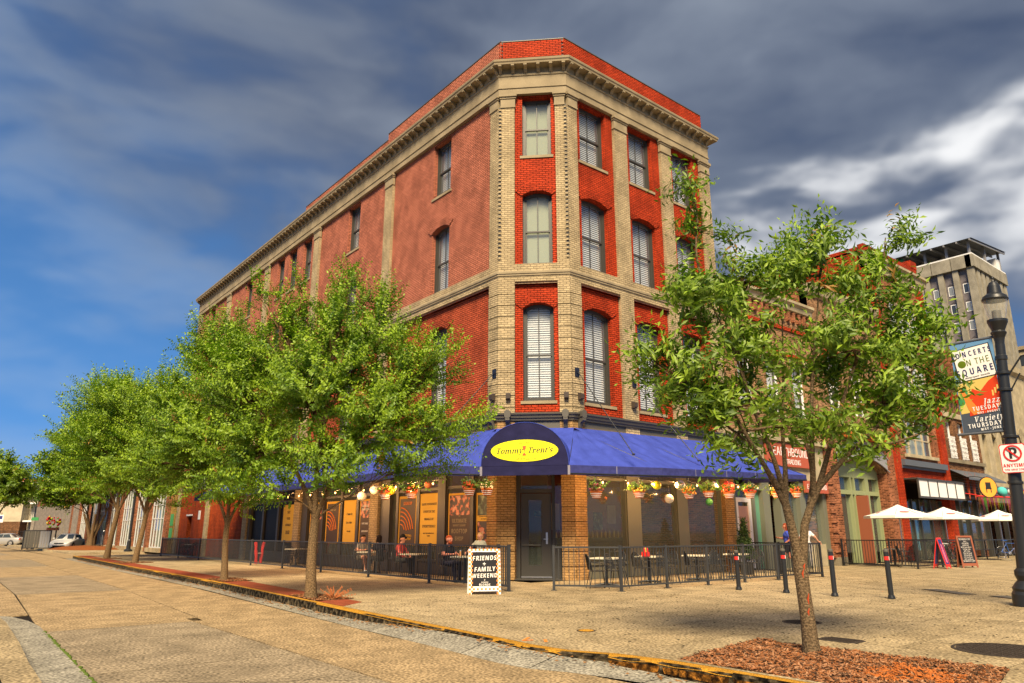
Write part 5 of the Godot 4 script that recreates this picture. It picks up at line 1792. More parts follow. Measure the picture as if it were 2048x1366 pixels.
	for k in 8:
		b = mb(); b.box(Vector3(-19.5 + k * 9.5, 0, -0.6), Vector3(-14.5 + k * 9.5, 3.2, 1.6)); put(t, "stair_base", b, M.brown_brick)
		b = mb(); b.box(Vector3(-19.5 + k * 9.5, 3.2, -0.6), Vector3(-14.5 + k * 9.5, 11.0, 1.6)); put(t, "stair_tower", b, M.flat_cream)
		for r in 3:
			var at := Vector3(-14.3 + k * 9.5, 0.2 + r * 3.5, 0)
			b = mb(); b.box(at + Vector3(0, 2.95, -0.6), at + Vector3(4.5, 3.25, 1.3)); put(t, "balcony_slab", b, M.white)
			b = mb(); b.box(at + Vector3(0.2, 0.0, -0.605), at + Vector3(4.3, 2.9, -0.55)); var wl := put(t, "balcony_wall", b, M.flat_grey)
			b = mb(); b.box(at + Vector3(1.0, 0.3, -0.55), at + Vector3(3.2, 2.5, -0.5)); put(wl, "window", b, M.far_glass_dark)
			b = mb()
			for e in 14:
				b.box(at + Vector3(0.1 + e * 0.33, 0.0, 1.2), at + Vector3(0.14 + e * 0.33, 1.0, 1.24))
			b.box(at + Vector3(0.1, 1.0, 1.18), at + Vector3(4.5, 1.06, 1.26))
			put(wl, "railing", b, M.black_metal)
			b = mb(); b.box(at + Vector3(4.3, 0, -0.6), at + Vector3(4.6, 3.2, 1.3)); put(wl, "party_wall", b, M.flat_cream)
	# low retaining wall and railing in front of the flats
	t = thing("retaining_wall", "weathered concrete retaining wall with a dark railing behind the parked cars", "wall", fl.origin)
	t.transform = fl.translated_local(Vector3(18, -0.2, 16))
	b = mb(); b.box(Vector3(-2, 0, -0.5), Vector3(46, 3.6, 0)); put(t, "concrete", b, M.worn_wall)
	b = mb(); b.box(Vector3(-46, 0, -0.3), Vector3(-2, 0.5, 0)); put(t, "low_wall", b, M.brown_brick)
	b = mb()
	for k in 200:
		b.box(Vector3(-46 + k * 0.46, 0.5, -0.2), Vector3(-45.96 + k * 0.46, 1.5, -0.16))
	b.box(Vector3(-46, 1.5, -0.22), Vector3(46, 1.56, -0.14))
	put(t, "railing", b, M.black_metal).set_meta("kind", "stuff")
	# wooded rise behind
	b = mb(Transform3D(Basis(Vector3.UP, deg_to_rad(-39.14)), Vector3(70, -6, -300)))
	b.ball(Vector3.ZERO, Vector3(160, 24, 60), 24, 12)
	struct("hill", b, M.hill_green)

const RV := Vector3(0.7756, 0, 0.6312)
const TV := Vector3(-0.6312, 0, 0.7756)

# label, foot, leaf size, sprays, kind, lobes as [right, up, near, rx, ry], stem radius, fork height
const TREES := [
	["nearest street tree with a pale trunk and a wide light green crown over the awning", Vector3(7.22, 0, -16.0), 1.0, 5200, "left", [
		[0.3, 6.1, 0.0, 1.0, 1.25], [-1.5, 6.0, 0.0, 0.8, 1.15], [1.3, 5.9, 0.1, 0.85, 1.1], [2.4, 5.1, 0.0, 0.9, 0.95], [-2.0, 4.6, 0.2, 1.0, 1.2], [0.0, 4.6, 0.3, 1.4, 1.2], [1.5, 4.0, 0.2, 1.3, 1.1], [3.0, 3.75, 0.0, 0.95, 0.55],
		[-1.5, 3.2, 0.2, 1.1, 0.9], [0.5, 3.0, 0.5, 1.2, 0.75], [2.3, 3.05, 0.1, 1.0, 0.55], [3.05, 5.4, 0.0, 0.42, 0.55], [0.45, 7.45, 0.0, 0.25, 0.45], [-1.8, 7.1, 0.0, 0.25, 0.5], [1.48, 7.1, 0.0, 0.26, 0.42], [0.9, 7.1, 0, 0.22, 0.4], [-0.7, 7.0, 0, 0.25, 0.45], [3.5, 3.6, 0.0, 0.42, 0.25], [-2.6, 5.3, 0.0, 0.6, 0.8], [-0.9, 2.35, 0.3, 0.8, 0.4]], 0.12, 1.75],
	["second street tree along the kerb with a slim trunk in the brick strip", Vector3(7.73, 0, -23.48), 1.15, 3600, "left", [
		[-1.0, 6.9, 0.0, 1.1, 1.3], [-2.0, 5.2, 0.0, 1.2, 1.3], [0.3, 5.6, 0.1, 1.3, 1.4], [-1.2, 7.9, 0.0, 0.6, 0.7], [-0.3, 8.2, 0.0, 0.4, 0.6], [-2.5, 3.6, 0.0, 1.1, 1.0], [0.0, 3.3, 0.3, 1.6, 1.0], [-1.2, 4.4, 0.4, 1.4, 1.2], [1.2, 4.2, 0.0, 0.9, 1.0], [0.0, 2.4, 0.2, 0.8, 0.5]], 0.10, 1.7],
	["third street tree along the kerb leaning slightly towards the alley", Vector3(8.82, 0, -39.67), 1.6, 3000, "left", [
		[-1.6, 7.3, 0.0, 1.9, 1.9], [0.4, 7.6, 0.0, 1.6, 1.7], [-2.8, 5.6, 0.0, 1.5, 1.6], [0.2, 5.2, 0.4, 1.9, 1.6], [1.8, 4.8, 0.0, 1.2, 1.3], [-1.2, 4.0, 0.2, 1.6, 1.1], [0.6, 3.4, 0.2, 1.3, 0.9]], 0.13, 2.3],
	["fourth street tree with a dark leaning trunk at the end of the brick strip", Vector3(8.91, 0, -46.73), 1.8, 3000, "left", [
		[-1.0, 8.8, 0.0, 1.8, 1.7], [-2.2, 7.0, 0.0, 1.8, 1.8], [0.6, 7.6, 0.0, 1.8, 1.8], [0.8, 5.4, 0.2, 1.9, 1.5], [-1.2, 5.2, 0.3, 1.9, 1.6], [-2.0, 3.9, 0.0, 1.2, 0.9], [0.4, 3.9, 0.0, 1.4, 0.9]], 0.15, 2.6],
	["large dark green tree with several stems on the mulched island by the white car", Vector3(13.2, 0.3, -77.0), 2.7, 3600, "far", [
		[-2.4, 8.2, 0.0, 2.6, 2.3], [-4.3, 6.3, 0.0, 2.2, 1.9], [0.2, 7.6, 0.0, 2.5, 2.6], [-1.2, 5.4, 0.6, 2.6, 1.7], [-4.6, 4.3, 0.0, 1.7, 1.2], [1.2, 4.9, 0.0, 1.7, 1.5], [-2.6, 4.2, 0.4, 2.0, 1.2], [2.0, 7.2, 0.0, 1.8, 2.2], [-1.0, 9.6, 0.0, 1.6, 1.2]], 0.34, 1.8],
	["street tree cut by the picture edge far down the left side of the street", Vector3(5.6, -0.15, -74.0), 2.2, 1600, "far", [
		[0.3, 5.6, 0.0, 1.7, 1.5], [-1.0, 6.4, 0.0, 1.9, 1.7], [1.1, 4.6, 0.0, 1.0, 0.9], [0.0, 4.2, 0.3, 1.4, 0.9]], 0.14, 2.6],
]

func spray_mesh(sd: int, kind: String) -> ArrayMesh:
	var r := RandomNumberGenerator.new()
	r.seed = sd
	var v := PackedVector3Array()
	var nn := PackedVector3Array()
	var ix := PackedInt32Array()
	var n := 15
	var l := 0.50
	var leaf := 0.080
	var wide := 0.042
	if kind == "right":
		n = 11; l = 0.42; leaf = 0.125; wide = 0.037
	elif kind == "far":
		n = 9; l = 0.30; leaf = 0.10; wide = 0.062
	elif kind == "plant":
		n = 9; l = 0.14; leaf = 0.07; wide = 0.04
	for i in n:
		var t := float(i + 1) / n
		var at := Vector3(0.02 * sin(t * 5), l * t, 0.02 * cos(t * 4))
		var side := 1.0 if i % 2 == 0 else -1.0
		var d := Vector3(side * r.randf_range(0.7, 1.1), r.randf_range(0.1, 0.7), r.randf_range(-0.6, 0.6)).normalized()
		if i == n - 1:
			d = Vector3(0.1, 1, 0.1).normalized()
		if kind == "right":
			d = (d + Vector3(0, -0.75, 0)).normalized()
		var size := leaf * r.randf_range(0.75, 1.15)
		var face := Vector3(r.randf_range(-0.5, 0.5), 1, r.randf_range(-0.5, 0.9)).normalized()
		var s := d.cross(face).normalized()
		var up := s.cross(d).normalized()
		var mid := at + d * size * 0.5 - up * size * 0.05
		var tip := at + d * size - up * size * 0.22
		var a := mid + s * wide / 2 + up * wide * 0.22
		var c := mid - s * wide / 2 + up * wide * 0.22
		var o := v.size()
		v.append_array(PackedVector3Array([at, a, c, mid, tip]))
		nn.append_array(PackedVector3Array([up, (up - s * 0.35).normalized(), (up + s * 0.35).normalized(), up, (up + d * 0.3).normalized()]))
		for k in [0, 3, 1, 0, 2, 3, 1, 3, 4, 3, 2, 4]:
			ix.append(o + k)
	var arr := []
	arr.resize(Mesh.ARRAY_MAX)
	arr[Mesh.ARRAY_VERTEX] = v
	arr[Mesh.ARRAY_NORMAL] = nn
	arr[Mesh.ARRAY_INDEX] = ix
	var m := ArrayMesh.new()
	m.add_surface_from_arrays(Mesh.PRIMITIVE_TRIANGLES, arr)
	return m

var sprays := {}

func spray(kind: String, k: int) -> ArrayMesh:
	var key := "%s%d" % [kind, k]
	if not sprays.has(key):
		sprays[key] = spray_mesh(k * 17 + kind.length(), kind)
	return sprays[key]

func put_leaves(parent: Node, called: String, n: int, where: Callable, size: float, light: Color, dark: Color) -> void:
	var heap := Heap.new()
	for i in n:
		var at: Vector3 = where.call()
		heap.add(spray("plant", 1), Transform3D(Basis.from_euler(Vector3(rng.randf_range(-1.2, 1.2), rng.randf() * TAU, rng.randf_range(-1.2, 1.2))).scaled(Vector3.ONE * size * rng.randf_range(0.7, 1.3)), at), dark.lerp(light, rng.randf()))
	put(parent, called, heap, M.leaf_left)

func limb(b: MB, from: Vector3, to: Vector3, r0: float, r1: float, bow: float, sides := 6) -> Array:
	var pts := []
	var rad := []
	var n := 7
	var side := Vector3(rng.randf_range(-1, 1), 0, rng.randf_range(-1, 1)) * bow
	var out := to - from
	for i in n + 1:
		var t := float(i) / n
		# leave steeply, then lean out
		var p := from + Vector3(out.x * pow(t, 1.35), out.y * t, out.z * pow(t, 1.35)) + side * sin(t * PI)
		pts.append(p)
		rad.append(lerpf(r0, r1, pow(t, 0.8)))
	b.tube(pts, rad, sides)
	return pts

func grow(t: Node3D, lobes: Array, n: int, kind: String, size: float, from: Array, stem_r: float, bark: Material, light: Color, dark: Color, leaf_m: Material) -> void:
	var limbs := mb()
	var twigs := mb()
	var total := 0.0
	for l in lobes:
		total += l[3] * l[4] * (l[3] + l[4])
	var xs := []
	var cols := []
	for l in lobes:
		var c: Vector3 = RV * l[0] + Vector3.UP * l[1] + TV * l[2]
		var rad := Vector3(l[3], l[4], l[3] * 1.05 if l[3] > 0.3 else l[3])
		var best: Vector3 = from[0]
		for f in from:
			if f.distance_to(c) * (1.0 if f.y < c.y else 3.0) < best.distance_to(c):
				best = f
		var r0 := clampf(0.016 + 0.020 * sqrt(l[3] * l[4]), 0.010, stem_r * 0.6)
		var spine := limb(limbs, best, c, r0, r0 * 0.4, 0.16 * l[3])
		var want := int(n * (0.68 if kind == "right" else 1.05) * l[3] * l[4] * (l[3] + l[4]) / total) + 16
		var shoots := maxi(6, int(want / 13.0))
		for s in shoots:
			var d := Vector3(rng.randfn(), rng.randfn() * 0.9 + 0.25, rng.randfn()).normalized()
			var reach := pow(rng.randf(), 0.45)
			var lx: float = d.dot(RV) ; var lz: float = d.dot(TV)
			var tip := c + (RV * lx * rad.x + Vector3.UP * d.y * rad.y + TV * lz * rad.z) * reach
			var root: Vector3 = spine[int(clampf((0.45 + 0.55 * rng.randf()) * spine.size(), 2, spine.size() - 1))]
			if tip.y < root.y:
				root = spine[int(spine.size() * 0.55)]
			limb(twigs, root, tip, 0.012 * sqrt(size), 0.004, 0.06, 4)
			var along := (tip - root)
			var per := int(ceil(float(want) / shoots))
			for k in per:
				var u := 0.40 + 0.66 * pow(rng.randf(), 0.7)
				var at: Vector3 = root + Vector3(along.x * pow(u, 1.35), along.y * u, along.z * pow(u, 1.35)) + Vector3(rng.randfn(), rng.randfn(), rng.randfn()) * 0.06 * sqrt(size) * minf(1.0, l[3] + 0.25)
				var dir := (along.normalized() * 1.0 + Vector3(rng.randfn(), rng.randfn() * 0.6 + 0.25, rng.randfn()) * 0.5 + (at - c).normalized() * 0.35).normalized()
				if kind == "right":
					dir = (dir + Vector3(0, -0.15, 0)).normalized()
				var x := dir.cross(Vector3(rng.randfn(), rng.randfn(), rng.randfn())).normalized()
				var bs := Basis(x, dir, x.cross(dir)).scaled(Vector3.ONE * size * rng.randf_range(0.75, 1.25))
				xs.append(Transform3D(bs, at))
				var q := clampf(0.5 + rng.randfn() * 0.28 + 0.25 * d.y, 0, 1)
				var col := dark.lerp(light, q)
				if rng.randf() < 0.012:
					col = Color(0.30, 0.16, 0.03)
				cols.append(col)
	put(t, "limbs", limbs, bark)
	put(t, "twigs", twigs, M.twig).set_meta("kind", "stuff")
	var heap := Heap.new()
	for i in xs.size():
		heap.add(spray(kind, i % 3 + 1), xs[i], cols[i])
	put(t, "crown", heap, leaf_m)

func trees() -> void:
	for e in TREES:
		rng.seed = int(absf(e[1].z) * 10)
		var t := thing("street_tree", e[0], "tree", e[1])
		var fork: float = e[7]
		var r: float = e[6]
		var b := mb()
		var lean := Vector3(0.0, 0, 0)
		if e[1].z < -30 and e[1].z > -50:
			lean = RV * 0.09
		var from := []
		if e[1].z < -76 and e[1].z > -78:
			for k in 5:
				var a := TAU * k / 5 + 0.4
				var foot := Vector3(cos(a), 0, sin(a)) * 0.16
				var top := Vector3(cos(a) * 0.9, 2.7, sin(a) * 0.9)
				b.tube([foot - Vector3.UP * 0.1, foot * 1.1 + Vector3.UP * 0.7, foot.lerp(top, 0.6) + Vector3.UP * 0.3, top], [0.24, 0.16, 0.11, 0.09], 7)
				from.append(top)
		else:
			var k := 8
			var pts := []; var rad := []
			for i in k + 1:
				var u := float(i) / k
				pts.append(Vector3(0.03 * sin(u * 4.0 + e[1].z), u * fork - 0.06, 0.03 * cos(u * 3.0)) + lean * u * fork)
				rad.append(r * (1.0 + 0.35 * pow(1 - u, 6)) * (1.0 - 0.18 * u))
			b.tube(pts, rad, 12)
			var top: Vector3 = pts[k]
			from.append(top)
			# leader and two rising limbs
			for q in [[0.05, 1.9, 0.65], [-0.75, 1.5, 0.5], [0.8, 1.5, 0.5]]:
				var to: Vector3 = top + RV * q[0] + Vector3.UP * q[1] + TV * 0.15
				limb(b, top - Vector3.UP * 0.12, to, r * q[2], r * 0.36, 0.05, 9)
				from.append(to)
		put(t, "trunk", b, M.bark_warm)
		var shade := 1.0 if e[4] == "left" else 0.8
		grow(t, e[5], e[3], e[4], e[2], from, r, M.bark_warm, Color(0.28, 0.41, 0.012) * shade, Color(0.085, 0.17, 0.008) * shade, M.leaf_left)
	square_tree()
	rng.seed = 77
	for k in 9:
		var at := Vector3(14.9, 0, -181) + RV * (-14.0 + k * 7.5) - TV * (22 + (k % 3) * 6)
		at += RV * 2.0 * (k % 2)
		var t := thing("hillside_tree", "%s green tree crown on the far rise, %s" % [["rounded", "tall", "low"][k % 3], ["leftmost", "second from the left", "third from the left", "fourth from the left", "fifth from the left", "fourth from the right", "third from the right", "second from the right", "rightmost"][k]], "tree", at, 0, "trees on the far rise")
		var b := mb()
		b.tube([Vector3(0, -1, 0), Vector3(0, 12, 0)], [0.35, 0.2], 6)
		put(t, "trunk", b, M.bark_warm)
		grow(t, [[0, 13, 0, 2.6, 2.6], [1.8, 11.5, 0, 2.2, 2.0], [-1.9, 11.8, 0, 2.2, 2.2], [0.2, 10.0, 1.0, 2.8, 1.8]], 500, "far", 4.5, [Vector3(0, 9, 0)], 0.3, M.bark_warm, Color(0.07, 0.13, 0.03), Color(0.03, 0.07, 0.015), M.leaf_left)

func square_tree() -> void:
	rng.seed = 31
	var t := thing("square_tree", "young tree with a scarred grey trunk and drooping narrow leaves in the near mulch bed", "tree", Vector3(8.72, 0, -5.02))
	var b := mb()
	var at := func(r, y, n := 0.0): return RV * r + Vector3.UP * y + TV * n
	var pts := [at.call(0.04, -0.08), at.call(0.035, 0.1), at.call(0.03, 0.35), at.call(0.015, 0.65), at.call(0.0, 0.95), at.call(0.0, 1.12)]
	b.tube(pts, [0.125, 0.10, 0.088, 0.083, 0.085, 0.088], 16)
	# two stems from the fork, the left one forks again
	b.tube([at.call(0.0, 0.9), at.call(-0.03, 1.2, 0.02), at.call(-0.075, 1.5, 0.02), at.call(-0.11, 1.72, 0.02)], [0.06, 0.062, 0.056, 0.052], 12)
	b.tube([at.call(0.02, 0.9), at.call(0.06, 1.2), at.call(0.11, 1.5), at.call(0.22, 1.75), at.call(0.33, 1.95)], [0.055, 0.056, 0.050, 0.046, 0.040], 12)
	put(t, "trunk", b, M.bark_grey)
	for p in [[0.018, 0.42, 0.09], [0.03, 0.55, 0.13], [-0.005, 0.86, 0.10], [0.02, 0.96, 0.07]]:
		b = mb(); b.tube([at.call(p[0], p[1], 0.082), at.call(p[0] - 0.008, p[1] + p[2] * 0.5, 0.088), at.call(p[0] + 0.012, p[1] + p[2], 0.083)], [0.004, 0.012, 0.003], 6)
		put(t, "bark_wound", b, M.wound)
	b = mb()
	var from := []
	for l in [
		[[-0.11, 1.72, 0.0], [-0.27, 2.05, 0.05], [-0.50, 2.45, 0.1], [-0.95, 2.85, 0.1], [-1.35, 3.15, 0.1]],
		[[-0.11, 1.72, 0.0], [-0.05, 2.2, -0.05], [-0.02, 2.7, -0.1], [0.06, 3.4, -0.1], [0.12, 4.2, -0.1]],
		[[-0.09, 1.70, 0.0], [-0.20, 2.3, 0.0], [-0.42, 3.0, 0.0], [-0.66, 3.8, 0.1], [-0.95, 4.5, 0.1]],
		[[-0.20, 1.95, 0.05], [-0.55, 2.5, 0.2], [-0.85, 3.1, 0.25], [-1.1, 3.7, 0.3]],
		[[0.33, 1.95, 0.0], [0.47, 2.3, 0.0], [0.66, 2.8, 0.0], [0.9, 3.4, 0.05], [1.3, 4.2, 0.05]],
		[[0.33, 1.95, 0.0], [0.70, 2.35, 0.1], [1.15, 2.75, 0.15], [1.55, 3.2, 0.1], [1.9, 3.9, 0.1]],
		[[0.26, 1.82, 0.0], [0.26, 2.4, 0.1], [0.30, 3.2, 0.2], [0.48, 4.1, 0.15], [0.62, 4.8, 0.1]],
		[[0.20, 1.75, 0.0], [0.36, 2.2, -0.2], [0.30, 2.9, -0.35], [-0.05, 3.7, -0.3]],
		[[-0.42, 3.0, 0.0], [-0.5, 3.7, -0.1], [-0.42, 4.5, -0.1], [-0.35, 5.0, 0.0]],
		[[0.9, 3.4, 0.05], [1.15, 3.9, 0.0], [1.45, 4.6, 0.0], [1.65, 5.4, 0.0]],
		[[-0.95, 4.5, 0.1], [-1.05, 5.1, 0.1], [-1.0, 5.8, 0.1], [-1.12, 6.45, 0.1]],
		[[0.50, 2.2, 0.05], [1.1, 2.45, 0.2], [1.55, 2.6, 0.3], [1.9, 2.75, 0.3]],
	]:
		var curve := Curve3D.new()
		for i in l.size():
			var p: Vector3 = at.call(l[i][0], l[i][1], l[i][2])
			var tang := Vector3.ZERO
			if i > 0 and i < l.size() - 1:
				tang = (at.call(l[i + 1][0], l[i + 1][1], l[i + 1][2]) - at.call(l[i - 1][0], l[i - 1][1], l[i - 1][2])) * 0.17
			curve.add_point(p, -tang, tang)
		var q := []; var rad := []
		var len := curve.get_baked_length()
		for i in 15:
			q.append(curve.sample_baked(len * i / 14.0))
			rad.append(lerpf(0.042 if l[0][1] < 2.0 else 0.022, 0.008, pow(i / 14.0, 0.7)))
			if i > 6 and i % 2 == 0:
				from.append(q[i])
		b.tube(q, rad, 8)
	put(t, "main_limbs", b, M.bark_grey)
	grow(t, [
		[-1.30, 3.45, 0.1, 0.62, 0.62], [-1.02, 4.55, 0.1, 0.55, 0.6], [-0.40, 4.75, 0.0, 0.62, 0.55], [-0.25, 3.75, 0.2, 0.62, 0.55], [0.45, 4.85, 0.0, 0.55, 0.6], [0.75, 3.85, 0.2, 0.65, 0.55],
		[1.25, 4.5, 0.0, 0.6, 0.55], [1.68, 5.25, 0.0, 0.30, 0.5], [1.65, 3.65, 0.0, 0.62, 0.6], [2.0, 4.05, 0.0, 0.26, 0.22], [-0.7, 2.95, 0.3, 0.75, 0.42], [1.1, 3.0, 0.2, 0.75, 0.42], [-1.08, 6.0, 0.1, 0.12, 0.5],
		[-0.95, 5.4, 0.1, 0.22, 0.35], [0.2, 2.75, 0.3, 0.5, 0.35], [1.65, 2.75, 0.3, 0.40, 0.2], [-1.75, 3.6, 0.1, 0.28, 0.3], [-0.85, 2.45, 0.2, 0.4, 0.2], [0.65, 5.35, 0.0, 0.3, 0.3], [0.9, 2.45, 0.2, 0.3, 0.25]],
		2700, "right", 0.92, from, 0.05, M.bark_grey, Color(0.26, 0.38, 0.020), Color(0.060, 0.12, 0.010), M.leaf_right)

func cloth(b: MB, a: Vector3, c: Vector3, d: Vector3, e: Vector3, sag: float, nu := 14, nv := 6) -> void:
	# a to c along the wall, e to d along the front edge
	var p := func(u: float, v: float) -> Vector3:
		var q := a.lerp(c, u).lerp(e.lerp(d, u), v)
		return q - Vector3(0, sag * sin(v * PI) * (0.8 + 0.6 * cos(u * TAU * 3.0) + 0.12 * sin(u * 41.0 + v * 5.0)), 0)
	for i in nu:
		for j in nv:
			var u0 := float(i) / nu; var u1 := float(i + 1) / nu; var v0 := float(j) / nv; var v1 := float(j + 1) / nv
			var q := [p.call(u0, v1), p.call(u1, v1), p.call(u1, v0), p.call(u0, v0)]
			var nn := []
			for k in [[u0, v1], [u1, v1], [u1, v0], [u0, v0]]:
				var du: Vector3 = p.call(k[0] + 0.01, k[1]) - p.call(k[0] - 0.01, k[1])
				var dv: Vector3 = p.call(k[0], k[1] - 0.01) - p.call(k[0], k[1] + 0.01)
				var n := du.cross(dv).normalized()
				nn.append(n if n.y > 0 else -n)
			b.squad(q[0], q[1], q[2], q[3], nn[0], nn[1], nn[2], nn[3], Vector2(u0, v1), Vector2(u1, v1), Vector2(u1, v0), Vector2(u0, v0))

func awning() -> void:
	var t := thing("awning", "long blue canvas awning with a domed canopy, front painted shade dark, over the corner door", "awning")
	var ta := Vector3(14.18, 4.62, -18.2); var tb := Vector3(15.92, 4.62, -16.45); var tr := Vector3(24.3, 4.72, -16.45); var tl := Vector3(14.17, 4.62, -41.0)
	var low := [Vector3(11.6, 3.0, -41.0), Vector3(11.5, 3.0, -17.65), Vector3(12.78, 3.0, -17.12), Vector3(14.39, 3.0, -15.11), Vector3(17.23, 3.0, -14.07), Vector3(24.9, 3.2, -13.75), Vector3(24.9, 3.25, -16.4)]
	var top := []
	for i in low.size():
		top.append(low[i] + Vector3(0, 0.27 if i < 5 else 0.20, 0))
	for k in 6:
		var u0 := k / 6.0; var u1 := (k + 1) / 6.0
		var b := mb(); cloth(b, tl.lerp(ta, u0), tl.lerp(ta, u1), top[0].lerp(top[1], u1), top[0].lerp(top[1], u0), 0.05)
		put(t, "canvas", b, M.canvas)
	var b := mb(); cloth(b, ta, ta, top[2], top[1], 0.02); put(t, "canvas", b, M.canvas)
	b = mb(); cloth(b, ta, tb, top[3], top[2], 0.02); put(t, "canvas", b, M.canvas)
	b = mb(); cloth(b, tb, tb, top[4], top[3], 0.03); put(t, "canvas", b, M.canvas)
	for k in 3:
		var u0 := k / 3.0; var u1 := (k + 1) / 3.0
		b = mb(); cloth(b, tb.lerp(tr, u0), tb.lerp(tr, u1), top[4].lerp(top[5], u1), top[4].lerp(top[5], u0), 0.06)
		put(t, "canvas", b, M.canvas)
	b = mb(); cloth(b, tr, tr, top[6], top[5], 0.02); put(t, "canvas", b, M.canvas)
	# the valance hangs in short lengths with pale seams
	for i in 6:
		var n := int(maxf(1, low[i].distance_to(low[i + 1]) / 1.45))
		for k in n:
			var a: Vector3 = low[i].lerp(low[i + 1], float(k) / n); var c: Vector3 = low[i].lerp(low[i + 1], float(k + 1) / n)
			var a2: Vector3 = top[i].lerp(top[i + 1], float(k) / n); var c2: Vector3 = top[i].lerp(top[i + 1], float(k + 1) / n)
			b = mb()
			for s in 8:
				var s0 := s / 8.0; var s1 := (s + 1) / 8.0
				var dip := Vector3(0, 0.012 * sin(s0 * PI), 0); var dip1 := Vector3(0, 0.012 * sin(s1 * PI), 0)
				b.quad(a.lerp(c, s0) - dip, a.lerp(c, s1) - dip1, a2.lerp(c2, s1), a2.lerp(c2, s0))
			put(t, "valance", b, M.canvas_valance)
			if i > 1 and k > 0 or i == 3:
				var d := (c - a).normalized()
				var out := Vector3(d.z, 0, -d.x) * 0.004 * (-1.0)
				b = mb(); b.quad(a + out, a + d * 0.022 + out, a2 + d * 0.022 + out, a2 + out)
				put(t, "seam", b, M.canvas_worn)
	# ribs and front bar under the cloth
	for p in [[ta, top[1]], [ta, top[2]], [tb, top[3]], [tb, top[4]], [tr, top[5]]]:
		b = mb(); b.tube([p[0] - Vector3(0, 0.06, 0), p[1] - Vector3(0, 0.04, 0)], [0.02, 0.02], 6); put(t, "rib", b, M.black_metal)
	for i in 5:
		b = mb(); b.tube([low[i] + Vector3(0, 0.03, 0), low[i + 1] + Vector3(0, 0.03, 0)], [0.022, 0.022], 6); put(t, "front_bar", b, M.black_metal)
	for u in [0.33, 0.66]:
		b = mb(); b.tube([tb.lerp(tr, u) - Vector3(0, 0.08, 0), top[4].lerp(top[5], u) - Vector3(0, 0.08, 0)], [0.018, 0.018], 6); put(t, "rib", b, M.black_metal)
	for u in [0.1, 0.3, 0.5, 0.7, 0.9]:
		b = mb(); b.tube([tl.lerp(ta, u) - Vector3(0, 0.08, 0), top[0].lerp(top[1], u) - Vector3(0, 0.08, 0)], [0.018, 0.018], 6); put(t, "rib", b, M.black_metal)
	# the domed canopy over the door
	var x := Vector3(1.61, 0, 2.01).normalized()
	var xf := Transform3D(Basis(x, Vector3.UP, x.cross(Vector3.UP)), Vector3(13.585, 3.265, -16.115))
	var w := 1.295; var h := 1.26
	var edge := []
	for i in 33:
		var a := PI * i / 32
		edge.append(Vector2(cos(a) * w, pow(sin(a), 0.92) * h))
	b = mb(xf)
	b.poly(PackedVector2Array(edge), -0.01, 0.035)
	var dome := put(t, "dome_front", b, M.canvas_shaded)
	b = mb(xf)
	for i in 32:
		var p: Vector2 = edge[i]; var q: Vector2 = edge[i + 1]
		var na := Vector3(p.x / w, p.y / h, 0).normalized(); var nb := Vector3(q.x / w, q.y / h, 0).normalized()
		b.squad(Vector3(p.x, p.y, 0.03), Vector3(p.x, p.y, -2.3), Vector3(q.x, q.y, -2.3), Vector3(q.x, q.y, 0.03), na, na, nb, nb, Vector2.ZERO, Vector2.ZERO, Vector2.ZERO, Vector2.ZERO)
	put(t, "dome_canvas", b, M.canvas)
	b = mb(xf)
	var rim := []
	for p in edge:
		rim.append(Vector3(p.x, p.y, 0.036))
	b.tube(rim, rim.map(func(_p): return 0.012), 5); put(dome, "piping", b, M.canvas)
	b = mb(xf); b.box(Vector3(-w, -0.27, 0.005), Vector3(w, -0.005, 0.03)); put(dome, "dome_valance", b, M.canvas_shaded)
	for s in [-1, 1]:
		b = mb(xf); b.box(Vector3(s * w - 0.035, -0.27, 0.03), Vector3(s * w + 0.035, -0.005, 0.034)); put(dome, "seam", b, M.canvas_worn)
	var oval := []; var ring := []
	for i in 48:
		var a := TAU * i / 48
		oval.append(Vector2(cos(a) * 0.995, 0.435 + sin(a) * 0.315))
		ring.append(Vector2(cos(a) * 1.02, 0.435 + sin(a) * 0.335))
	b = mb(xf); b.poly(PackedVector2Array(ring), 0.03, 0.040); put(dome, "sign_border", b, M.black)
	b = mb(xf); b.poly(PackedVector2Array(oval), 0.03, 0.046); var sign := put(dome, "sign_face", b, M.yellow)
	words(sign, "Tommy", 0.150, xf * Transform3D(Basis(), Vector3(-0.46, 0.43, 0.049)), M.black, "Droid Serif", 0.30, 1)
	words(sign, "Trent's", 0.150, xf * Transform3D(Basis(), Vector3(0.46, 0.44, 0.049)), M.black, "Droid Serif", 0.30, 1)
	words(sign, "Est. 1929", 0.052, xf * Transform3D(Basis(), Vector3(0.0, 0.655, 0.049)), M.black, "Droid Serif", 0.2)
	words(sign, "SPORTS SALOON", 0.058, xf * Transform3D(Basis(), Vector3(0.05, 0.19, 0.049)), M.black, "Droid Sans", 0.15)
	b = mb(xf)
	b.poly(PackedVector2Array([Vector2(-0.055, 0.57), Vector2(-0.045, 0.49), Vector2(-0.015, 0.45), Vector2(-0.008, 0.37), Vector2(-0.05, 0.33), Vector2(-0.055, 0.29), Vector2(0.055, 0.29), Vector2(0.05, 0.33), Vector2(0.008, 0.37), Vector2(0.015, 0.45), Vector2(0.045, 0.49), Vector2(0.055, 0.57)]), 0.044, 0.052)
	put(sign, "goblet", b, M.copper)

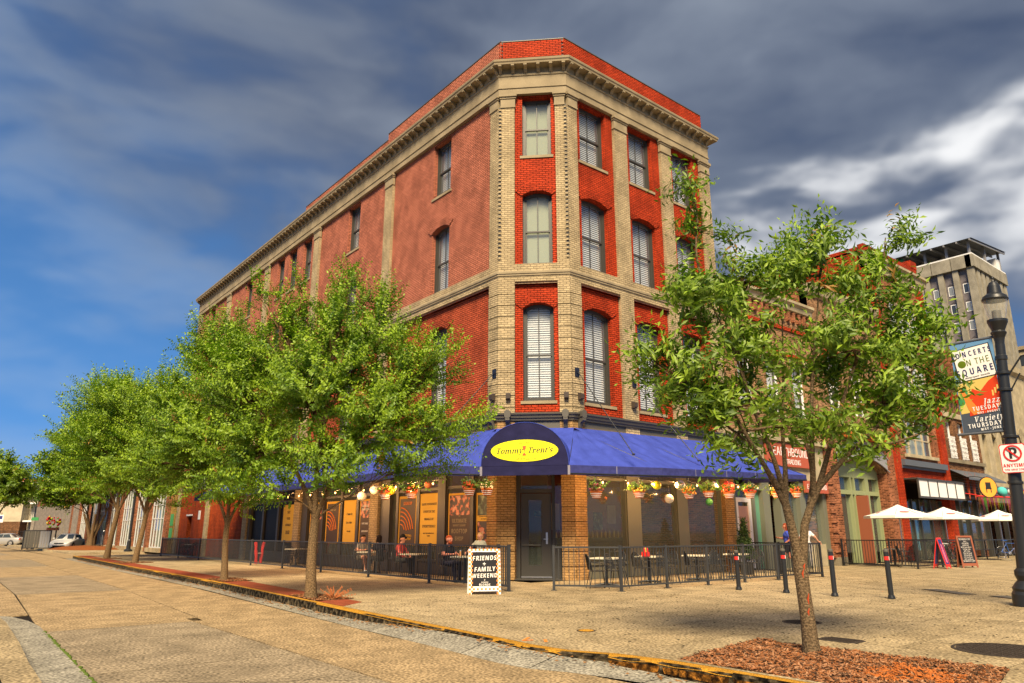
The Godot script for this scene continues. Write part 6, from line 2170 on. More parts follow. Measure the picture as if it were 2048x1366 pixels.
func fence(called: String, label: String, pts: Array, posts: Array, gap: float, h: float, m: Material, far := 999.0) -> Node3D:
	var t := thing(called, label, "fence", pts[0], 0.0, "patio fences")
	var o: Vector3 = pts[0]
	var bar := mb(); bar.box(Vector3(-0.008, 0.13, -0.008), Vector3(0.008, h - 0.04, 0.008))
	var bar_mesh := bar.mesh()
	var post := mb(); post.box(Vector3(-0.03, 0.0, -0.03), Vector3(0.03, h + 0.01, 0.03)); post.box(Vector3(-0.07, 0.0, -0.07), Vector3(0.07, 0.012, 0.07)); post.box(Vector3(-0.034, h + 0.01, -0.034), Vector3(0.034, h + 0.025, 0.034))
	var post_mesh := post.mesh()
	var mass := mb()
	for i in pts.size() - 1:
		var a: Vector3 = pts[i] - o; var c: Vector3 = pts[i + 1] - o
		var d := (c - a).normalized()
		var turn := Basis(Vector3.UP, atan2(-d.z, d.x))
		var l := a.distance_to(c)
		for y in [[h - 0.04, h], [0.10, 0.14]]:
			var r := mb(Transform3D(turn, a)); r.box(Vector3(0.03, y[0], -0.021), Vector3(l - 0.03, y[1], 0.021))
			put(t, "top_rail" if y[0] > 0.5 else "bottom_rail", r, m)
		put(t, "post", post_mesh, m, Transform3D(turn, a))
		if i == pts.size() - 2:
			put(t, "post", post_mesh, m, Transform3D(turn, c))
		var n := maxi(1, int(round(l / posts[i])))
		for k in range(1, n):
			put(t, "post", post_mesh, m, Transform3D(turn, a.lerp(c, float(k) / n)))
		var bars := int(l / gap)
		for k in range(1, bars):
			var u := float(k) / bars
			var near_post := absf(u * n - round(u * n)) * l / n < 0.05
			if near_post:
				continue
			var at := a.lerp(c, u)
			if l * u > far:
				mass.xf = Transform3D(turn, at)
				mass.box(Vector3(-0.008, 0.13, -0.008), Vector3(0.008, h - 0.04, 0.008))
			else:
				put(t, "bar", bar_mesh, m, Transform3D(turn, at))
	if mass.v.size():
		put(t, "bars", mass, m).set_meta("kind", "stuff")
	return t

func make_chair() -> Node3D:
	var t := Node3D.new()
	t.name = "patio_chair"
	var b := mb()
	b.lathe([Vector2(0.215, 0.43), Vector2(0.225, 0.44), Vector2(0.215, 0.45), Vector2(0.0, 0.442)], Vector3.ZERO, 18); put(t, "seat", b, M.black_metal)
	for s in [-1, 1]:
		b = mb(); b.tube([Vector3(0.17, 0.44, s * 0.15), Vector3(0.24, 0.0, s * 0.21)], [0.011, 0.011], 6); put(t, "leg", b, M.black_metal)
		b = mb(); b.tube([Vector3(-0.17, 0.44, s * 0.15), Vector3(-0.27, 0.0, s * 0.21)], [0.011, 0.011], 6); put(t, "leg", b, M.black_metal)
		b = mb(); b.tube([Vector3(0.20, 0.30, s * 0.20), Vector3(0.19, 0.60, s * 0.235), Vector3(0.10, 0.645, s * 0.24), Vector3(-0.16, 0.64, s * 0.225)], [0.011, 0.011, 0.011, 0.011], 6); put(t, "armrest", b, M.black_metal)
	var pts := []
	for i in 17:
		var a := PI * i / 16.0
		pts.append(Vector3(-0.18 - 0.10 * pow(sin(a), 0.8) - 0.02, 0.46 + 0.40 * pow(sin(a), 0.6), cos(a) * 0.225))
	b = mb(); b.tube(pts, pts.map(func(_p): return 0.012), 6); var back := put(t, "backrest", b, M.black_metal)
	b = mb()
	for k in range(-6, 7):
		var z := k * 0.033
		var top := 0.46 + 0.40 * pow(sqrt(maxf(0.0, 1 - pow(z / 0.225, 2))), 0.6)
		var lean := 0.10 * pow(sqrt(maxf(0.0, 1 - pow(z / 0.225, 2))), 0.8)
		b.tube([Vector3(-0.20, 0.47, z), Vector3(-0.20 - lean, top, z)], [0.006, 0.006], 4)
	for k in 9:
		var y := 0.50 + k * 0.038
		var half := 0.225 * sqrt(maxf(0.05, 1 - pow(minf((y - 0.46) / 0.42, 1.0), 3.3)))
		b.tube([Vector3(-0.20 - (y - 0.46) * 0.24, y, -half), Vector3(-0.20 - (y - 0.46) * 0.24, y, half)], [0.006, 0.006], 4)
	put(back, "mesh_back", b, M.black_metal)
	return t

func make_table() -> Node3D:
	var t := Node3D.new()
	t.name = "patio_table"
	var b := mb(); b.soft_box(Vector3(-0.36, -0.36, 0.70), Vector3(0.36, 0.36, 0.735), 0.03)
	put(t, "tabletop", b, M.table_top, Transform3D(Basis(Vector3.RIGHT, -PI / 2), Vector3.ZERO))
	b = mb(); b.lathe([Vector2(0.04, 0.03), Vector2(0.04, 0.68), Vector2(0.12, 0.70)], Vector3.ZERO, 10); put(t, "column", b, M.black_metal)
	for k in 4:
		b = mb(Transform3D(Basis(Vector3.UP, k * PI / 2 + 0.4), Vector3.ZERO)); b.tube([Vector3(0.0, 0.05, 0), Vector3(0.15, 0.04, 0), Vector3(0.33, 0.015, 0)], [0.03, 0.026, 0.02], 6); put(t, "foot", b, M.black_metal)
	return t

func basket(at: Vector3, hook_y: float, label: String, c: Color, n: int, trail: float) -> void:
	var t := thing("hanging_basket", label, "hanging basket", at, 0.0, "hanging flower baskets under the awning")
	var b := mb()
	b.lathe([Vector2(0.0, -0.13), Vector2(0.10, -0.13), Vector2(0.17, 0.05), Vector2(0.185, 0.055), Vector2(0.18, 0.07), Vector2(0.0, 0.05)], Vector3.ZERO, 16); put(t, "pot", b, M.terracotta)
	for y in [[-0.10, 0.116], [-0.05, 0.138], [0.0, 0.157]]:
		var ring := ring_mesh(Vector3.ZERO, y[1] + 0.004, 0.007, 16)
		put(t, "band", ring, M.white, Transform3D(Basis(Vector3.RIGHT, PI / 2), Vector3(0, y[0], 0)))
	for k in 3:
		var a := TAU * k / 3 + 0.3
		b = mb(); b.tube([Vector3(cos(a) * 0.17, 0.06, sin(a) * 0.17), Vector3(0, hook_y - at.y - 0.03, 0)], [0.005, 0.005], 4, false); put(t, "chain", b, M.black_metal)
	b = mb(); b.tube([Vector3(0, hook_y - at.y - 0.05, 0), Vector3(0, hook_y - at.y + 0.02, 0)], [0.007, 0.007], 4); put(t, "hook", b, M.black_metal)
	put_leaves(t, "plants", n, func(): return Vector3(rng.randfn(0, 0.11), 0.10 + absf(rng.randfn(0, 0.08)) - trail * rng.randf() * rng.randf(), rng.randfn(0, 0.11)), 0.95, Color(0.20, 0.27, 0.03), Color(0.06, 0.12, 0.015))
	var heap := Heap.new()
	var f := mb(); f.ball(Vector3.ZERO, Vector3(0.030, 0.020, 0.030), 6, 4)
	var bit := f.mesh()
	for i in 46:
		var d := Vector3(rng.randfn(), absf(rng.randfn()) * 0.9, rng.randfn()).normalized()
		heap.add(bit, Transform3D(Basis.from_euler(Vector3(rng.randf() * 2, rng.randf() * 6, 0)).scaled(Vector3.ONE * rng.randf_range(0.7, 1.5)), Vector3(0, 0.10, 0) + d * rng.randf_range(0.12, 0.22) + Vector3(0, -trail * rng.randf() * 0.5, 0)), c.lerp(Color(0.75, 0.30, 0.03), rng.randf() * 0.4))
	put(t, "flowers", heap, M.petal)

func patio() -> void:
	var b: MB
	fence("patio_fence", "dark metal patio fence running along the street side of the saloon", [Vector3(12.0, 0, -15.3), Vector3(11.74, 0, -14.55), Vector3(12.0, 0, -33.0), Vector3(12.4, 0, -49.5), Vector3(14.0, 0, -49.7)], [2, 3.45, 3.7, 2], 0.115, 1.08, M.fence_metal, 14.0)
	fence("patio_fence", "dark metal patio fence on the square side with tables behind it", [Vector3(12.79, 0, -14.05), Vector3(13.86, 0, -12.77), Vector3(20.9, 0, -12.8)], [3, 1.76, 2], 0.125, 1.06, M.fence_metal)
	fence("patio_fence", "black metal fence panel before the grey shop front, behind the thin bollards", [Vector3(20.97, 0, -12.8), Vector3(23.4, 0, -12.72), Vector3(24.3, 0, -16.2)], [3, 2], 0.125, 1.06, M.black_metal)
	fence("patio_fence", "black metal fence round the small patio before the iron arch shop", [Vector3(31.9, 0, -16.3), Vector3(31.2, 0, -12.95), Vector3(36.0, 0, -12.95), Vector3(36.2, 0, -16.2)], [4, 2.4, 4], 0.125, 1.1, M.black_metal)
	# tables and chairs on the square side
	var table := make_table()
	var chair := make_chair()
	var spots := [["nearest the entrance gap", Vector3(15.0, 0, -14.35)], ["second from the entrance gap", Vector3(16.95, 0, -14.5)], ["in the middle of the square side patio", Vector3(18.9, 0, -14.3)], ["at the far end of the square side patio by the shrub", Vector3(21.0, 0, -14.3)], ["on the street side patio before the red haired man", Vector3(12.72, 0, -17.75)], ["on the street side patio between the two facing guests", Vector3(13.1, 0, -24.2)], ["on the street side patio by the person in the plaid shirt", Vector3(12.9, 0, -20.9)], ["far along the street side patio under the dark windows", Vector3(13.0, 0, -30.5)], ["before the orange wall at the alley end of the patio", Vector3(13.1, 0, -45.5)], ["in the fenced patio of the iron arch shop", Vector3(33.0, 0, -14.6)]]
	var first := true
	for s in spots:
		var o: Node3D = table if first else table.duplicate()
		add_child(o, true)
		o.name = "patio_table" if first else o.name
		first = false
		o.position = s[1]
		o.rotation.y = 0.4
		tag(o, "pale topped patio table " + s[0], "table", "patio tables")
	rng.seed = 19
	var seats := [[Vector3(14.05, 0, -13.75), -0.55, "seen side on at the first table by the entrance gap"], [Vector3(14.55, 0, -13.55), -1.35, "with its round back to the square at the first table"], [Vector3(15.75, 0, -14.75), 2.8, "between the first two tables"], [Vector3(16.3, 0, -14.15), -0.2, "on the near left of the second table"], [Vector3(16.9, 0, -13.75), -1.5, "backing onto the fence at the second table"], [Vector3(17.75, 0, -14.5), 3.0, "on the right of the second table"], [Vector3(18.3, 0, -13.9), -0.6, "on the near left of the third table"], [Vector3(19.2, 0, -13.6), -1.7, "backing onto the fence at the third table"], [Vector3(19.75, 0, -14.5), 2.9, "on the right of the third table"], [Vector3(20.4, 0, -13.8), -0.5, "on the left of the fourth table"], [Vector3(21.75, 0, -14.1), 3.3, "on the right of the fourth table, nearest the clipped shrub"],
		[Vector3(12.65, 0, -18.55), -PI / 2 - 0.1, "under the red haired man"], [Vector3(13.0, 0, -23.4), PI / 2, "under the dark haired woman"], [Vector3(13.2, 0, -25.0), -PI / 2, "under the man in the grey shirt"], [Vector3(12.85, 0, -21.6), -PI / 2 + 0.3, "under the person in the plaid shirt"],
		[Vector3(12.75, 0, -29.7), PI / 2, "on the near side of the table under the dark windows"], [Vector3(13.1, 0, -31.3), -PI / 2, "on the far side of the table under the dark windows"], [Vector3(12.85, 0, -46.3), -1.4, "on the far side of the table by the orange wall"], [Vector3(12.9, 0, -44.7), 1.6, "on the near side of the table by the orange wall"], [Vector3(13.5, 0, -47.3), -1.0, "in the corner by the orange wall"],
		[Vector3(32.4, 0, -13.9), -0.9, "on the left inside the iron arch shop's fence"], [Vector3(33.7, 0, -14.3), 2.7, "on the right inside the iron arch shop's fence"], [Vector3(37.3, 0, -14.4), -0.4, "beside the red sign board on the square"], [Vector3(40.2, 0, -14.6), 2.9, "under the middle white umbrella"]]
	first = true
	for s in seats:
		var o: Node3D = chair if first else chair.duplicate()
		if not first:
			o.name = "patio_chair"
		first = false
		add_child(o, true)
		o.position = s[0]
		o.rotation.y = s[1]
		tag(o, "black metal mesh chair " + s[2], "chair", "patio chairs")
	# on the tables
	for p in [[Vector3(12.60, 0.737, -17.85), "glass of amber beer on the red haired man's table", Color(0.6, 0.22, 0.02)], [Vector3(12.72, 0.737, -17.52), "tall glass of pale beer at the edge of the red haired man's table", Color(0.65, 0.40, 0.06)]]:
		var gl := thing("beer_glass", p[1], "glass", p[0])
		b = mb(); b.lathe([Vector2(0.0, 0.0), Vector2(0.032, 0.0), Vector2(0.042, 0.13), Vector2(0.0, 0.13)], Vector3.ZERO, 12); var bm := mat("beer", p[2].linear_to_srgb(), 0.1); put(gl, "beer", b, bm)
		b = mb(); b.lathe([Vector2(0.036, 0.0), Vector2(0.046, 0.17), Vector2(0.043, 0.17), Vector2(0.042, 0.131)], Vector3.ZERO, 12); put(gl, "rim", b, M.lamp_glass)
	var cad := thing("condiment_caddy", "red condiment caddy with bottles on the second square side table", "caddy", Vector3(16.6, 0.737, -14.3))
	b = mb(); b.box(Vector3(-0.10, 0, -0.08), Vector3(0.10, 0.12, 0.08)); put(cad, "box", b, M.red)
	for k in 3:
		b = mb(); b.lathe([Vector2(0.03, 0.05), Vector2(0.03, 0.2), Vector2(0.012, 0.25), Vector2(0, 0.26)], Vector3(-0.06 + k * 0.06, 0, 0), 8); put(cad, "bottle", b, M.poster_yellow if k == 1 else M.red)
	# hanging baskets along the awning edge
	rng.seed = 5
	for p in [[12.05, -16.7, 2.52, "between the awning and the street posters, with red blooms", Color(0.6, 0.01, 0.01), 0.05], [11.75, -19.3, 2.52, "with red blooms before the yellow event poster", Color(0.6, 0.02, 0.02), 0.08], [11.75, -20.9, 2.55, "with dark leaves before the rust coloured poster", Color(0.5, 0.01, 0.02), 0.05], [12.86, -16.95, 2.56, "pale and full, before the left door pier", Color(0.7, 0.55, 0.3), 0.15], [15.1, -14.75, 2.47, "with tall dark foliage before the first square window", Color(0.25, 0.02, 0.08), 0.0], [16.42, -14.3, 2.50, "with sparse yellow flowers before the mullion", Color(0.7, 0.5, 0.05), 0.12], [18.35, -13.98, 2.52, "overflowing with orange flowers", Color(0.75, 0.25, 0.02), 0.2], [19.29, -13.96, 2.58, "green and leafy next to the orange one", Color(0.3, 0.35, 0.03), 0.03], [20.34, -13.93, 2.58, "trailing red and orange flowers by the red lantern", Color(0.7, 0.06, 0.02), 0.2], [21.47, -13.9, 2.62, "with red flowers before the white shop door", Color(0.7, 0.05, 0.05), 0.05], [23.0, -13.85, 2.68, "trailing dry yellow stems near the awning's end", Color(0.6, 0.35, 0.08), 0.35], [24.2, -13.8, 2.72, "last under the awning, partly behind the tree trunk", Color(0.65, 0.10, 0.06), 0.1]]:
		var low: float = 3.0 if p[0] < 17.3 else 3.0 + (p[0] - 17.2) * 0.026
		basket(Vector3(p[0], p[2], p[1]), low + 0.03, "orange hanging flower basket " + p[3], p[4], 34, p[5])
	# paper lanterns and balls
	for p in [[Vector3(17.6, 2.80, -14.6), 0.13, "yellow", "small yellow paper ball hanging under the awning before the wide window"], [Vector3(18.4, 2.42, -14.8), 0.14, "white", "white paper lantern hanging low before the second square window"], [Vector3(18.6, 2.84, -14.5), 0.15, "white", "white paper lantern close under the awning edge"], [Vector3(20.4, 2.92, -14.5), 0.11, "white", "pale paper lantern above the leafy basket"], [Vector3(21.3, 2.9, -14.6), 0.20, "red", "large red paper lantern near the last window"], [Vector3(20.6, 2.38, -14.9), 0.12, "green", "small green ball hanging below the leafy basket"], [Vector3(12.5, 2.84, -23.0), 0.16, "white", "black and white football hanging under the street side awning"], [Vector3(12.5, 2.75, -21.8), 0.12, "yellow", "yellow tennis ball lantern under the street side awning"], [Vector3(12.6, 2.86, -19.7), 0.12, "wood_red", "brown ball lantern over the yellow event poster"], [Vector3(12.5, 2.66, -23.9), 0.17, "white", "round white lantern hanging by the grey street pier"]]:
		var l := thing("paper_lantern", p[3], "lantern", p[0], 0.0, "lanterns hung under the awning")
		b = mb(); b.ball(Vector3.ZERO, Vector3.ONE * p[1], 14, 10); put(l, "globe", b, M[p[2]])
		for k in 4:
			put(l, "hoop", ring_mesh(Vector3.ZERO, p[1] * cos((k - 1.5) * 0.5) + 0.002, 0.003, 16), M.trim_dark, Transform3D(Basis(Vector3.RIGHT, PI / 2), Vector3(0, p[1] * sin((k - 1.5) * 0.5), 0)))
		b = mb(); b.tube([Vector3(0, p[1], 0), Vector3(0, 3.45 - p[0].y, 0)], [0.004, 0.004], 4); put(l, "cord", b, M.black)
	# strings of bulbs
	for s in [[Vector3(11.9, 2.95, -34.0), Vector3(11.9, 2.95, -17.8), 15, "string of warm bulbs under the street side of the awning"], [Vector3(15.0, 2.95, -14.9), Vector3(23.8, 3.05, -14.0), 9, "string of warm bulbs under the square side of the awning"]]:
		var t := thing("string_lights", s[3], "string lights", s[0])
		var pts := []
		for i in s[2] * 4 + 1:
			var u: float = float(i) / (s[2] * 4)
			pts.append(s[0].lerp(s[1], u) - s[0] - Vector3(0, 0.07 * absf(sin(u * s[2] * PI)), 0))
		b = mb(); b.tube(pts, pts.map(func(_p): return 0.006), 4); put(t, "wire", b, M.black)
		for i in s[2]:
			var at: Vector3 = s[0].lerp(s[1], (i + 0.5) / s[2]) - s[0] + Vector3(0, -0.15, 0)
			b = mb(); b.ball(Vector3.ZERO, Vector3(0.026, 0.036, 0.026), 8, 6); put(t, "bulb", b, M.bulb, Transform3D(Basis(), at))
			b = mb(); b.tube([Vector3(0, 0.03, 0), Vector3(0, 0.09, 0)], [0.014, 0.014], 6); put(t, "socket", b, M.black, Transform3D(Basis(), at))
			var lamp := OmniLight3D.new()
			lamp.name = "bulb_light"
			lamp.light_color = Color(1.0, 0.74, 0.45)
			lamp.light_energy = 0.30
			lamp.light_size = 0.026
			lamp.omni_range = 12.0
			lamp.omni_attenuation = 2.0
			lamp.shadow_enabled = true
			lamp.position = at
			t.add_child(lamp, true)
	# printed posters in the street windows
	var face := FL
	poster(face, [-24.50, -23.22, 0.95, 2.72], "rust", "rust brown poster with circling letters, leftmost in the first street window", [["SIGN UP", 0.11, 1.50, "orange"], ["EVERYTHING", 0.075, 0.34, "poster_yellow"], ["ROOFTOP", 0.09, 0.22, "poster_yellow"]])
	poster(face, [-23.00, -21.77, 0.95, 2.76], "yellow", "yellow poster with dark lettering about holding an event", [["HAVE YOUR NEXT", 0.075, 1.43, "black"], ["EVENT IN THE", 0.075, 1.17, "black"], ["MIDDLE OF", 0.075, 0.91, "black"], ["EVERYTHING!", 0.085, 0.66, "black"], ["RENT THE ENTIRE SPACE", 0.04, 0.42, "black"], ["TODAY", 0.04, 0.33, "black"]])
	poster(face, [-21.17, -19.83, 0.95, 2.70], "photo", "dark poster with a rooftop photograph and heavy pale lettering", [["THE", 0.05, 0.98, "cream"], ["ULTIMATE", 0.125, 0.83, "cream"], ["MARKET SQUARE", 0.066, 0.68, "cream"], ["ROOFTOP", 0.145, 0.49, "cream"], ["SHOP", 0.135, 0.25, "cream"]])
	poster(face, [-19.55, -18.74, 0.95, 2.66], "photo_green", "tall poster with a green photograph over a yellow caption, next to the corner pier", [["YOU WON'T BELIEVE", 0.035, 0.95, "black"], ["THE GAMES", 0.04, 0.87, "black"]])
	poster(face, [-32.5, -31.2, 0.95, 2.72], "photo", "dark brown photograph poster behind the nearest tree trunk", [["MUSIC", 0.10, 0.35, "cream"]])
	poster(face, [-30.8, -29.5, 0.95, 2.72], "rust", "orange photograph poster of a crowd beside the nearest tree trunk", [["GAME DAY", 0.09, 1.4, "cream"]])
	poster(face, [-29.1, -28.0, 0.95, 2.72], "yellow", "narrow yellow poster with loose script beside the man in grey", [["Come in", 0.09, 1.2, "black"], ["for a bite", 0.08, 0.85, "black"], ["to eat", 0.08, 0.5, "black"]])
	poster(face, [-27.65, -26.65, 0.95, 2.72], "photo", "dark poster with white lines of type beside the grey street pier", [["ALE BUILT", 0.08, 1.5, "white"], ["GREAT CITY", 0.08, 1.36, "white"], ["LAST TABLE", 0.07, 0.8, "white"], ["EVERY NIGHT", 0.06, 0.5, "white"]])
	poster(face, [-35.7, -34.3, 0.95, 2.72], "yellow", "yellow poster with bold black lettering in the far street window", [["NOT", 0.12, 1.4, "black"], ["YOUR", 0.10, 1.1, "black"], ["AVERAGE", 0.10, 0.8, "black"], ["BAR", 0.16, 0.45, "black"]])
	# a clipped shrub, a red board on legs and a girl's shelf
	var sh := thing("clipped_shrub", "small cone shaped evergreen in a pot at the end of the square side patio", "shrub", Vector3(22.6, 0, -15.0))
	b = mb(); b.lathe([Vector2(0.0, 0.0), Vector2(0.2, 0.0), Vector2(0.26, 0.42), Vector2(0.23, 0.42), Vector2(0.0, 0.36)], Vector3.ZERO, 16); put(sh, "pot", b, M.black_metal)
	b = mb(); b.tube([Vector3(0, 0.3, 0), Vector3(0, 1.7, 0)], [0.03, 0.01], 6); put(sh, "stem", b, M.twig)
	put_leaves(sh, "foliage", 620, func():
		var u := pow(rng.randf(), 0.7)
		var a := rng.randf() * TAU
		var r := 0.36 * u * (0.6 + 0.4 * rng.randf())
		return Vector3(cos(a) * r, 0.5 + (1 - u) * 1.35, sin(a) * r), 0.75, Color(0.05, 0.10, 0.02), Color(0.02, 0.05, 0.012))
	var fl := thing("floor_sign", "red folding floor sign behind the far stretch of street fence", "sign", Vector3(12.9, 0, -34.5), 0.6)
	for s in [-1, 1]:
		b = mb(Transform3D(Basis(Vector3.FORWARD, s * 0.16), Vector3(s * 0.15, 0, 0))); b.box(Vector3(-0.03, 0, -0.06), Vector3(0.03, 0.98, 0.06)); put(fl, "leg", b, M.red)
	b = mb(); b.box(Vector3(-0.12, 0.45, -0.04), Vector3(0.12, 0.49, 0.04)); put(fl, "crossbar", b, M.white)

func poster(xf: Transform3D, r: Array, kind: String, label: String, lines: Array) -> void:
	var w: float = r[1] - r[0]; var h: float = r[3] - r[2]
	var t := thing("window_poster", label, "poster", xf * Vector3((r[0] + r[1]) / 2, r[2], -0.215), 0.0, "posters in the saloon windows")
	t.transform.basis = xf.basis
	var b := mb(); b.box(Vector3(-w / 2, 0, 0), Vector3(w / 2, h, 0.012)); put(t, "sheet", b, M.poster_yellow)
	if kind == "yellow":
		b = mb(); b.box(Vector3(-w / 2 + 0.03, 0.03, 0.012), Vector3(w / 2 - 0.03, h - 0.03, 0.016)); put(t, "print", b, M.poster_gold)
	elif kind == "rust":
		b = mb(); b.box(Vector3(-w / 2 + 0.09, 0.06, 0.012), Vector3(w / 2 - 0.09, h - 0.10, 0.016)); put(t, "print", b, M.poster_dark)
		for k in 5:
			b = mb()
			var rad := 0.30 + k * 0.15
			var pts := []
			for i in 13:
				var a := lerpf(0.15, PI * 0.72, i / 12.0)
				var p := Vector2(-w / 2 + 0.15, 0.45) + Vector2(cos(a), sin(a)) * rad
				if absf(p.x) < w / 2 - 0.13 and p.y < h - 0.2 and p.y > 0.5:
					pts.append(Vector3(p.x, p.y, 0.016))
			if pts.size() > 2:
				b.tube(pts, pts.map(func(_p): return 0.026), 4); put(t, "printed_arc", b, M.orange)
	else:
		b = mb(); b.box(Vector3(-w / 2 + 0.07, 0.05, 0.012), Vector3(w / 2 - 0.07, h - 0.07, 0.016)); put(t, "print", b, M.poster_dark)
		b = mb(); b.box(Vector3(-w / 2 + 0.09, h * 0.58, 0.016), Vector3(w / 2 - 0.09, h - 0.09, 0.020)); put(t, "photograph", b, M.print_photo if kind == "photo" else M.print_green)
		if kind == "photo_green":
			b = mb(); b.box(Vector3(-w / 2 + 0.03, h * 0.47, 0.016), Vector3(w / 2 - 0.03, h * 0.575, 0.021)); put(t, "caption_band", b, M.poster_gold)
			b = mb(); b.box(Vector3(-w / 2 + 0.09, 0.08, 0.016), Vector3(w / 2 - 0.09, h * 0.45, 0.020)); put(t, "photograph", b, M.print_photo)
	for l in lines:
		var big := minf(l[1], w * 0.86 / (l[0].length() * 0.92))
		words(t, l[0], big, Transform3D(Basis(), Vector3(0, l[2], 0.022)), M[l[3]], "Droid Sans" if kind != "yellow" else "Droid Serif", 0, 1, 1.0, 0.003)

func a_board(called: String, label: String, at: Vector3, turn: float, w: float, h: float, lean: float, m: Material, edge: Material) -> Node3D:
	var t := thing(called, label, "sign board", at, turn)
	for s in [1, -1]:
		var xf := Transform3D(Basis(Vector3.UP, 0.0 if s == 1 else PI), Vector3.ZERO) * Transform3D(Basis(Vector3.RIGHT, -lean), Vector3(0, 0, sin(lean) * h))
		var b := mb(xf)
		var f := 0.07
		b.box(Vector3(-w / 2, 0.0, -0.012), Vector3(-w / 2 + f, h, 0.012)); b.box(Vector3(w / 2 - f, 0.0, -0.012), Vector3(w / 2, h, 0.012))
		b.box(Vector3(-w / 2 + f, h - f, -0.0125), Vector3(w / 2 - f, h, 0.0125)); b.box(Vector3(-w / 2 + f, 0.07, -0.0125), Vector3(w / 2 - f, 0.18, 0.0125))
		put(t, "frame", b, edge)
		b = mb(xf); b.box(Vector3(-w / 2 + f, 0.18, -0.008), Vector3(w / 2 - f, h - f, 0.008))
		var bd := put(t, "board", b, m)
		bd.set_meta("xf", xf)
	return t

